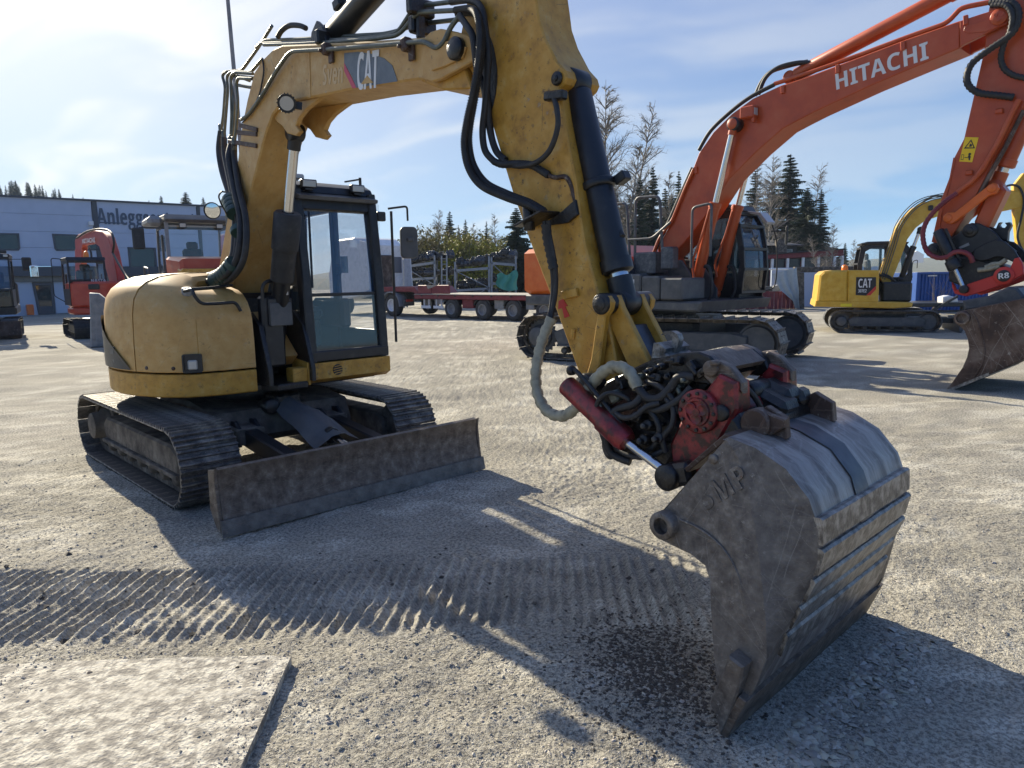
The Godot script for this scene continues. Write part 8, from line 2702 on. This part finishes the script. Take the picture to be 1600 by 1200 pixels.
	var lb := [16.621, 1.484, 16.98, 1.441]
	b = MB.new()
	b.box(Vector3((lb[0] + lb[2]) * 0.5, (lb[1] + lb[3]) * 0.5, -0.035), Vector3(lb[2] - lb[0], 0.05, 0.01))
	part("label_strip", b, X.letter_white, r)
	# bare bush in front of the container
	b = MB.new()
	var bq := [16.528, 0.046]
	rng.seed = 3
	for k in 12:
		var o := Vector3(bq[0] + rng.randf_range(-0.15, 0.25), 0, 0)
		var tip := o + Vector3(rng.randf_range(-0.5, 0.7), rng.randf_range(0.7, 1.6), rng.randf_range(-0.3, 0.3))
		var mid := o.lerp(tip, 0.5) + Vector3(rng.randf_range(-0.1, 0.1), 0, 0)
		b.tube(PackedVector3Array([o, mid, tip]), 0.01, 4, PackedFloat32Array([0.011, 0.008, 0.003]))
		for j in 3:
			var s0 := mid.lerp(tip, rng.randf())
			b.tube(PackedVector3Array([s0, s0 + Vector3(rng.randf_range(-0.3, 0.3), rng.randf_range(0.1, 0.3), rng.randf_range(-0.1, 0.1))]), 0.004, 3)
	solo("bare_bush", b, flat_mat(L(0.24, 0.20, 0.17), 0.9), "leafless twiggy bush in front of the blue container", "bush").position = Vector3(0, 0, -27.9)
	# low trailer in front of it
	Z = -25.5
	var t := [14.373, 0.176, 17.48, 0.062, 15.638, 0.135]
	r = thing("flatbed_trailer", "low black flatbed trailer standing before the blue container", "trailer", Vector3(0, 0, Z))
	b = MB.new()
	b.box(Vector3((t[0] + t[2]) * 0.5, 0.45, -1.0), Vector3(t[2] - t[0], 0.14, 2.0), Basis(), 0.02)
	part("deck", b, X.black, r)
	b = MB.new()
	b.bar(Vector3(t[0] + 0.6, 0.2, 0.05), Vector3(t[4] + 0.3, 0.75, 0.05), 0.06, 0.08)
	b.box(Vector3((t[0] + t[2]) * 0.5, 0.22, -0.05), Vector3(t[2] - t[0], 0.08, 0.08), Basis(), 0.01)
	part("drawbar", b, X.black, r)
	for x in [t[2] - 0.3, t[2] - 1.0]:
		make_wheel(r, "wheel", Vector3(x, 0.3, -0.1), Vector3(0, 0, 1), 0.3, 0.22, X.mid_grey)
	b = MB.new()
	b.prism([0, 0, 0.55, 0.0, 0.5, 0.16, 0.2, 0.26, -0.02, 0.2], -0.4, 0.0, 0.03)
	solo("white_block", b, X.white, "angular white block lying on the black flatbed trailer", "block").position = Vector3(t[4] - 0.1, 0.52, Z - 0.1)
	# far off houses on the hillside
	for k in 8:
		b = MB.new()
		var w := 9.0 + 5.0 * rng.randf()
		b.box(Vector3(0, 3.0, 0), Vector3(w, 6.0, 8.0))
		b.prism([-w * 0.55, 6.0, w * 0.55, 6.0, 0.0, 9.5], -4.4, 4.4)
		var x := 300.0 + k * 28.0 + rng.randf_range(-8, 8)
		solo("hillside_house", b, X.white if k % 3 else redw, "tiny far-off house on the distant hillside beyond the blue container", "house", "houses on the distant hillside").position = Vector3(x, 3.0 + rng.randf_range(0, 8.0), -560.0 + rng.randf_range(-20, 20))

# ---------------------------------------------------------------- trees
func spruce_meshes(seed_: int, h: float, w: float, dense := 1.0) -> Array:
	var rng := RandomNumberGenerator.new()
	rng.seed = seed_
	var t := MB.new()
	t.tube(PackedVector3Array([Vector3(0, -0.3, 0), Vector3(0, h * 0.5, 0), Vector3(0, h * 0.98, 0)]), 0.1, 7, PackedFloat32Array([h * 0.017, h * 0.009, h * 0.002]))
	var c := MB.new()
	c.use_col = true
	var y := h * 0.05
	while y < h * 0.985:
		var f := 1.0 - y / h
		var reach := w * 0.5 * pow(f, 0.82) * rng.randf_range(0.78, 1.12) + 0.03 * h * 0.1
		var n := int((6.0 + 5.0 * f) * dense)
		for k in n:
			var a := rng.randf() * TAU
			var L0 := reach * rng.randf_range(0.65, 1.12)
			var d := Vector3(cos(a), 0, sin(a))
			var side := Vector3(-d.z, 0, d.x)
			var droop := rng.randf_range(0.12, 0.42) * (0.4 + f)
			var base := Vector3(0, y + rng.randf_range(-0.1, 0.1) * h * 0.02, 0)
			var segs := 4
			var prev := base
			for s in segs:
				var u := (s + 1.0) / segs
				var p := base + d * L0 * u + Vector3(0, L0 * (0.22 * u - droop * u * u * 1.25), 0)
				var wd := L0 * 0.26 * (1.15 - u * 0.6) + 0.05
				for q in 6:
					var m := prev.lerp(p, rng.randf())
					var s2 := -1.0 if q % 2 == 0 else 1.0
					var tip := m + side * s2 * wd * rng.randf_range(0.7, 1.5) + d * wd * rng.randf_range(0.2, 0.9) - Vector3(0, wd * rng.randf_range(0.15, 0.9), 0)
					var g := rng.randf_range(0.75, 1.25)
					c.col = Color(0.030 * g, 0.055 * g, 0.026 * g)
					var across := d * wd * 0.42
					c.tf(m - across, m + across, tip, Vector3.UP + d * 0.3)
					c.tf(m - across * 0.7 + Vector3(0, wd * 0.25, 0), m + across * 0.7 + Vector3(0, wd * 0.1, 0), m.lerp(tip, 0.6) - Vector3(0, wd * rng.randf_range(0.5, 1.1), 0), side * s2)
				prev = p
			c.tf(prev - side * L0 * 0.05, prev + side * L0 * 0.05, prev + d * L0 * 0.12 - Vector3(0, L0 * 0.03, 0), Vector3.UP)
		y += h * 0.018 + h * 0.028 * f * rng.randf_range(0.6, 1.2)
	return [t.mesh(), c.mesh()]

func birch_branch(rng: RandomNumberGenerator, t: MB, c: MB, p: Vector3, d: Vector3, l: float, r: float, depth: int, leaf: float, tint: Color) -> void:
	var mid := p + d * l * 0.5 + Vector3(rng.randf_range(-1, 1), 0, rng.randf_range(-1, 1)) * l * 0.05
	var e := p + d * l + Vector3(0, -l * (0.12 if depth < 2 else 0.38), 0)
	if depth < 2:
		t.tube(PackedVector3Array([p, mid, e]), r, 5, PackedFloat32Array([r, r * 0.75, r * 0.45]))
	else:
		var sh := rng.randf_range(0.75, 1.2)
		c.col = Color(0.19 * sh, 0.165 * sh, 0.14 * sh)
		c.tube(PackedVector3Array([p, mid, e]), r, 3, PackedFloat32Array([r, r * 0.8, r * 0.5]))
	if depth >= 3:
		if leaf > 0.0:
			for k in 2:
				var q := p.lerp(e, rng.randf()) + Vector3(rng.randf_range(-1, 1), rng.randf_range(-1, 0.6), rng.randf_range(-1, 1)) * l * 0.22
				var g := rng.randf_range(0.7, 1.3)
				c.col = Color(tint.r * g, tint.g * g, tint.b * g)
				var s := leaf * rng.randf_range(0.6, 1.3)
				var a := Vector3(rng.randf_range(-1, 1), rng.randf_range(-1, 1), rng.randf_range(-1, 1)).normalized() * s
				var b := a.cross(Vector3(rng.randf_range(-1, 1), 1, rng.randf_range(-1, 1)).normalized())
				c.tf(q, q + a, q + b, Vector3.UP)
		return
	var n := 5
	for k in n:
		var s := p.lerp(mid, rng.randf_range(0.4, 1.0)) if k % 2 == 0 else mid.lerp(e, rng.randf())
		var nd := (d + Vector3(rng.randf_range(-1, 1), rng.randf_range(-0.25, 0.55), rng.randf_range(-1, 1)) * 0.75).normalized()
		birch_branch(rng, t, c, s, nd, l * rng.randf_range(0.42, 0.66), r * 0.42, depth + 1, leaf, tint)

func birch_meshes(seed_: int, h: float, spread: float, leaf: float, tint: Color, stems := 1) -> Array:
	var rng := RandomNumberGenerator.new()
	rng.seed = seed_
	var t := MB.new()
	var c := MB.new()
	c.use_col = true
	for s in stems:
		var lean := Vector3(rng.randf_range(-1, 1), 0, rng.randf_range(-1, 1)) * (0.0 if stems == 1 else 0.22)
		var hh := h * (1.0 if s == 0 else rng.randf_range(0.7, 0.95))
		var pts := PackedVector3Array()
		var rad := PackedFloat32Array()
		for k in 8:
			var u := k / 7.0
			pts.push_back(Vector3(lean.x * hh * u + 0.015 * hh * sin(u * 5.0 + s), -0.2 + hh * u, lean.z * hh * u))
			rad.push_back(h * 0.011 * (1.0 - u * 0.93))
		t.tube(pts, 0.1, 7, rad)
		var n := int(84.0 / sqrt(stems))
		for k in n:
			var u := rng.randf_range(0.16, 0.97)
			var i := mini(int(u * 7.0), 6)
			var p := pts[i].lerp(pts[i + 1], u * 7.0 - i)
			var a := rng.randf() * TAU
			var d := Vector3(cos(a) * 0.8, 0.72, sin(a) * 0.8).normalized()
			birch_branch(rng, t, c, p, d, spread * hh * (1.12 - u) * rng.randf_range(0.5, 0.95), h * 0.0030, 1, leaf, tint)
	return [t.mesh(), c.mesh()]

func bush_meshes(seed_: int, h: float, w: float, tint: Color, leafy: float) -> Array:
	var rng := RandomNumberGenerator.new()
	rng.seed = seed_
	var t := MB.new()
	var c := MB.new()
	c.use_col = true
	for k in 26:
		var o := Vector3(rng.randf_range(-0.5, 0.5) * w * 0.7, -0.2, rng.randf_range(-0.5, 0.5) * w * 0.5)
		var hh := h * rng.randf_range(0.55, 1.0)
		var tip := o + Vector3(rng.randfn(0, 0.13) * w, hh, rng.randfn(0, 0.1) * w)
		var mid := o.lerp(tip, 0.5) + Vector3(rng.randf_range(-0.15, 0.15), 0, 0)
		t.tube(PackedVector3Array([o, mid, tip]), 0.05, 4, PackedFloat32Array([0.045, 0.028, 0.006]))
		for j in 16:
			var u := rng.randf_range(0.2, 1.0)
			var s0 := o.lerp(tip, u)
			var d := Vector3(rng.randf_range(-1, 1), rng.randf_range(0.6, 1.6), rng.randf_range(-1, 1)).normalized()
			var l := h * rng.randf_range(0.06, 0.16)
			t.tube(PackedVector3Array([s0, s0 + d * l]), 0.008, 3, PackedFloat32Array([0.012, 0.003]))
			for i in int(7.0 * leafy):
				var q := s0 + d * l * rng.randf() + Vector3(rng.randf_range(-1, 1), rng.randf_range(-1, 1), rng.randf_range(-1, 1)) * 0.16
				var g := rng.randf_range(0.65, 1.35)
				c.col = Color(tint.r * g, tint.g * g, tint.b * g)
				var s := rng.randf_range(0.10, 0.22)
				var a := Vector3(rng.randf_range(-1, 1), rng.randf_range(-1, 1), rng.randf_range(-1, 1)).normalized() * s
				var b := a.cross(Vector3(rng.randf_range(-1, 1), rng.randf_range(-1, 1), rng.randf_range(-1, 1)).normalized())
				c.tf(q, q + a + b * 0.5, q + a * 0.4 - b, Vector3.UP)
	return [t.mesh(), c.mesh()]

var tree_bark: StandardMaterial3D
var tree_leaf: StandardMaterial3D

func plant(called: String, meshes: Array, label: String, category: String, group: String, at: Vector3, s: Vector3, turn: float, bark: Material) -> Node3D:
	var o := thing(called, label, category, at, Basis(Vector3.UP, turn).scaled(s), group)
	inst("trunk", meshes[0], bark, o)
	inst("crown", meshes[1], tree_leaf, o)
	return o

func make_trees() -> void:
	tree_bark = grain_mat([[0.0, L(0.05, 0.042, 0.036)], [1.0, L(0.11, 0.095, 0.08)]], 1.0, 0.9, 0.0, 71)
	var pale := grain_mat([[0.0, L(0.14, 0.125, 0.11)], [0.6, L(0.27, 0.25, 0.225)], [1.0, L(0.36, 0.34, 0.31)]], 1.0, 0.9, 0.0, 72)
	tree_leaf = StandardMaterial3D.new()
	tree_leaf.vertex_color_use_as_albedo = true
	tree_leaf.roughness = 0.7
	tree_leaf.backlight_enabled = true
	tree_leaf.backlight = Color(0.45, 0.48, 0.25)
	var sp := [spruce_meshes(1, 10.0, 4.4), spruce_meshes(2, 10.0, 3.4), spruce_meshes(3, 10.0, 5.4, 1.4)]
	var bi := [birch_meshes(5, 14.0, 0.40, 0.035, Color(0.17, 0.13, 0.05)), birch_meshes(6, 14.0, 0.36, 0.035, Color(0.15, 0.12, 0.06), 3), birch_meshes(7, 14.0, 0.30, 0.03, Color(0.16, 0.14, 0.08))]
	var bu := [bush_meshes(8, 5.0, 4.2, Color(0.27, 0.25, 0.03), 2.4), bush_meshes(9, 6.0, 3.8, Color(0.20, 0.18, 0.04), 1.6), bush_meshes(10, 6.0, 3.4, Color(0.17, 0.14, 0.06), 0.8)]
	var rng := RandomNumberGenerator.new()
	rng.seed = 77
	# spruces: pixel of the tip gives height at a chosen distance
	for q in [[[0.498, 7], -56.0, 2, 1.35, "very dense broad spruce right behind the pallet racks"], [[-5.45, 7.751], -66.0, 0, 1.0, "dark pointed spruce rising above the yellow-green bushes"], [[-4.263, 7.255], -70.0, 1, 1.0, "small spruce just right of the dark pointed one above the bushes"], [[-2.041, 6.586], -64.0, 1, 0.9, "slim spruce between the bushes and the very dense spruce"], [[-5.309, 7.081], -75.0, 1, 0.9, "low spruce tip half hidden among the bushes"]]:
		var p: Array = q[0]
		var hh: float = p[1]
		plant("spruce_tree", sp[q[2]], q[4], "tree", "", Vector3(p[0], 0, q[1]), Vector3(hh / 10.0 * q[3], hh / 10.0, hh / 10.0 * q[3]), rng.randf() * 6.0, tree_bark)
	for q in [[[10.733, 9.683], -60.0, 1, 1.0], [[12.214, 10.874], -62.0, 0, 0.85], [[14.848, 10.706], -64.0, 1, 0.9], [[10.956, 9.037], -66.0, 0, 0.9], [[9.794, 9.859], -68.0, 2, 0.8], [[14.985, 10.028], -70.0, 0, 1.0], [[13.518, 10.599], -72.0, 2, 0.9], [[11.641, 9.305], -74.0, 2, 1.0], [[16.055, 9.645], -72.0, 2, 1.0]]:
		var p: Array = q[0]
		var hh: float = p[1]
		plant("spruce_tree", sp[q[2]], "spruce in the clump behind the orange excavator's handrails", "tree", "spruces behind the orange excavator", Vector3(p[0], 0, q[1]), Vector3(hh / 10.0 * q[3], hh / 10.0, hh / 10.0 * q[3]), rng.randf() * 6.0, tree_bark)
	for q in [[[27.628, 13.37], -72.0, 0, 1.45, "tallest wide spruce behind the hipped house"], [[24.917, 12.065], -74.0, 1, 1.4, "greyer spruce left of the tallest one behind the house"], [[29.956, 9.634], -70.0, 1, 1.4, "slim spruce at the right edge of the clump behind the house"], [[28.189, 9.716], -69.0, 2, 1.25, "dense dark spruce filling the clump behind the house roof"], [[28.148, 11.477], -78.0, 0, 1.4, "spruce half hidden behind the house roof ridge"], [[39.482, 5.076], -85.0, 0, 1.0, "small far spruce beyond the end of the flat red building"], [[41.129, 4.5], -90.0, 1, 1.0, "smallest spruce peeping over the flat red roof end"]]:
		var p: Array = q[0]
		var hh: float = p[1]
		plant("spruce_tree", sp[q[2]], q[4], "tree", "", Vector3(p[0], 0, q[1]), Vector3(hh / 10.0 * q[3], hh / 10.0, hh / 10.0 * q[3]), rng.randf() * 6.0, tree_bark)
	# birches
	for q in [[[8.125, 18.005], -62.0, 0, 1.0, "tall bare birch with weeping twigs beside the black bucket cylinder"], [[9.344, 17.021], -63.0, 1, 0.95, "many-stemmed bare birch just right of the tall weeping one"], [[23.718, 12.421], -66.0, 0, 0.9, "pale bare birch in front of the tallest spruce"], [[32.579, 13.162], -80.0, 1, 0.9, "pale bare birch right of the tallest spruce"], [[20.115, 4.785], -45.0, 2, 1.0, "slender young birch in front of the flat red building"], [[19.274, 4.075], -44.0, 1, 0.9, "short brown bare tree beside the slender young birch"], [[-6.487, 7.993], -66.0, 0, 0.8, "thin bare birch left of the dark pointed spruce"], [[-1.435, 7.699], -68.0, 2, 0.9, "thin bare birch beside the very dense spruce"], [[-3.715, 7.381], -75.0, 2, 0.9, "faint bare birch between the small spruces"], [[14.341, 10.967], -65.0, 2, 1.0, "bare birch among the spruces left of the orange boom"], [[23.786, 12.268], -70.0, 2, 1.0, "bare birch beside the greyer spruce behind the house"], [[45.278, 5.951], -95.0, 2, 1.0, "small bare birch above the yellow excavator"]]:
		var p: Array = q[0]
		var hh: float = p[1]
		plant("birch_tree", bi[q[2]], q[4], "tree", "", Vector3(p[0], 0, q[1]), Vector3(hh / 14.0 * q[3], hh / 14.0, hh / 14.0 * q[3]), rng.randf() * 6.0, pale)
	# bushes behind the racks
	var px := [-8.037, 4.234, -7.18, 5.033, -6.51, 4.482, -5.884, 5.373, -5.256, 4.915, -4.672, 4.456, -4.062, 4.897, -3.426, 4.618, -2.82, 4.969, -2.235, 4.42, -1.677, 4.728, -1.132, 4.404, -0.542, 3.944, -6.789, 5.7, -5.511, 5.547, -3.958, 5.345, -2.491, 5.324, -7.649, 4.769, -6.171, 5.018, -4.883, 5.089, -3.14, 5.064, -1.902, 4.956, -0.851, 4.671]
	for k in range(0, px.size(), 2):
		var i := k / 2
		var hh: float = px[k + 1]
		var kind := 0 if i in [0, 2, 5, 7, 9, 11] else (1 if i in [4, 6, 8, 10, 12] else 2)
		var lab: String = ["yellow-green spring bush standing behind the pallet racks", "half-leafed olive bush standing behind the pallet racks", "mostly bare upright bush standing behind the pallet racks"][kind]
		plant("willow_bush", bu[kind], lab, "bush", ["yellow-green bushes behind racks", "olive bushes behind racks", "bare bushes behind racks"][kind], Vector3(px[k], 0, -52.0 - 3.0 * rng.randf() - (4.0 if i > 12 else 0.0)), Vector3.ONE * (hh / (5.0 if kind == 0 else 6.0)), rng.randf() * 6.0, tree_bark)
	# wooded ridge behind the hall
	make_ridges()
	var tops := [-167.731, 34.242, -130.468, 28.557]
	for k in 44:
		var u := (k + rng.randf_range(-0.3, 0.3)) / 43.0
		var z := -225.0 + rng.randf_range(-9, 9)
		var x := lerpf(tops[0], tops[2], u)
		var top := lerpf(tops[1], tops[3], u) + rng.randf_range(-2.2, 1.6)
		var hh := top - ridge_h(x, z) + 0.6
		plant("spruce_tree", sp[k % 2], "far spruce on the wooded ridge above the hall roof", "tree", "spruces on the ridge behind the hall", Vector3(x, ridge_h(x, z) - 0.6, z), Vector3(hh / 10.0 * 0.9, hh / 10.0, hh / 10.0 * 0.9), rng.randf() * 6.0, tree_bark)
	for q in [[[-59.273, 15.057], 0.8, "tiny spruce tip left of the others above the hall sign"], [[-57.213, 15.743], 1.0, "narrow spruce above the hall lettering"], [[-53.198, 16.268], 1.8, "bushy spruce, the largest above the hall eaves"], [[-50.274, 15.423], 1.0, "ragged spruce above the second dark pilaster"], [[-48.686, 14.597], 0.9, "small spruce by the round yellow mirror above the hall"]]:
		var p: Array = q[0]
		plant("spruce_tree", sp[0], q[2], "tree", "", Vector3(p[0], p[1] - 9.0, -120.0), Vector3(0.9 * q[1], 0.9, 0.9 * q[1]), rng.randf() * 6.0, tree_bark)

func ridge_h(x: float, z: float) -> float:
	return 19.0 * smoothstep(-85.0, -140.0, x) * smoothstep(-135.0, -205.0, z) + 1.0

func make_ridges() -> void:
	var b := MB.new()
	var rows := []
	for j in 14:
		var z := -130.0 - j * 14.0
		var row := PackedVector3Array()
		for i in 40:
			var x := -420.0 + i * 10.5
			row.push_back(Vector3(x, (ridge_h(x, z) if j > 0 else -1.0) + 0.8 * sin(i * 1.3 + j), z))
		rows.append(row)
	b.loft(rows, false, false, false, true)
	structure("wooded_hill", b.mesh(), grain_mat([[0.0, L(0.022, 0.036, 0.02)], [1.0, L(0.06, 0.07, 0.035)]], 0.05, 0.95, 0.0, 73))
	b = MB.new()
	rows = []
	var nz := FastNoiseLite.new()
	nz.seed = 8
	nz.frequency = 0.004
	for j in 10:
		var row := PackedVector3Array()
		for i in 60:
			var x := -200.0 + i * 24.0
			var hgt := (11.0 + 14.0 * nz.get_noise_1d(x) + 8.0 * smoothstep(150.0, 900.0, x)) * smoothstep(0.0, 5.0, j)
			row.push_back(Vector3(x, hgt - 1.0, -420.0 - j * 90.0 - 100.0))
		rows.append(row)
	b.loft(rows, false, false, false, true)
	structure("far_hill", b.mesh(), grain_mat([[0.0, L(0.035, 0.05, 0.03)], [0.5, L(0.08, 0.085, 0.05)], [1.0, L(0.17, 0.15, 0.10)]], 0.012, 0.95, 0.0, 74, 0.03))

func _ready() -> void:
	light_and_camera()
	make_materials()
	make_ground()
	make_hall()
	make_main_excavator()
	make_hitachi()
	make_small_yellow()
	make_left_machines()
	make_lorry()
	make_racks()
	make_right_side()
	make_trees()
	make_plate()
	make_stones()

# ---------------------------------------------------------------- steel road plate in the foreground
func make_plate() -> void:
	var a := [-0.997, -2.934, -0.95, -2.204, -2.266, -2.901]
	var A := Vector3(a[0], 0, a[1])
	var along := (Vector3(a[2], 0, a[3]) - A).normalized()
	var back := (Vector3(a[4], 0, a[5]) - A).normalized()
	var b := MB.new()
	var n1 := 60
	var n2 := 40
	var l1 := 2.2
	var l2 := 1.9
	var rows := []
	for j in n2 + 1:
		var row := PackedVector3Array()
		for i in n1 + 1:
			var p := A + along * (l1 * i / n1) + back * (l2 * j / n2)
			p.y = 0.050 + 0.006 * sin(p.x * 3.0) + 0.003 * hn2.get_noise_2d(p.x * 8.0, p.z * 8.0)
			row.push_back(p)
		rows.append(row)
	b.loft(rows, false, false, false, false)
	for j in n2:
		var p: Vector3 = rows[j][0]
		var q: Vector3 = rows[j + 1][0]
		b.qf(p, q, Vector3(q.x, -0.03, q.z), Vector3(p.x, -0.03, p.z), -back)
	for i in n1:
		var p: Vector3 = rows[0][i]
		var q: Vector3 = rows[0][i + 1]
		b.qf(p, q, Vector3(q.x, -0.03, q.z), Vector3(p.x, -0.03, p.z), -along)
		p = rows[n2][i]
		q = rows[n2][i + 1]
		b.qf(p, q, Vector3(q.x, -0.03, q.z), Vector3(p.x, -0.03, p.z), along)
	var m := grain_mat([[0.0, L(0.12, 0.11, 0.095)], [0.40, L(0.24, 0.22, 0.185)], [0.5, L(0.36, 0.335, 0.28)], [0.60, L(0.46, 0.43, 0.36)], [1.0, L(0.55, 0.52, 0.43)]], 0.9, 0.9, 0.0, 81, 0.05, 0.6, [[0.0, L(0.09, 0.08, 0.07, 0.9)], [0.24, L(0.12, 0.11, 0.09, 0.5)], [0.34, L(0.2, 0.2, 0.2, 0.0)], [1.0, L(0.2, 0.2, 0.2, 0.0)]], 512)
	m.uv1_world_triplanar = true
	solo("road_plate", b, m, "dust-covered flat steel plate lying on the gravel in the foreground", "plate")
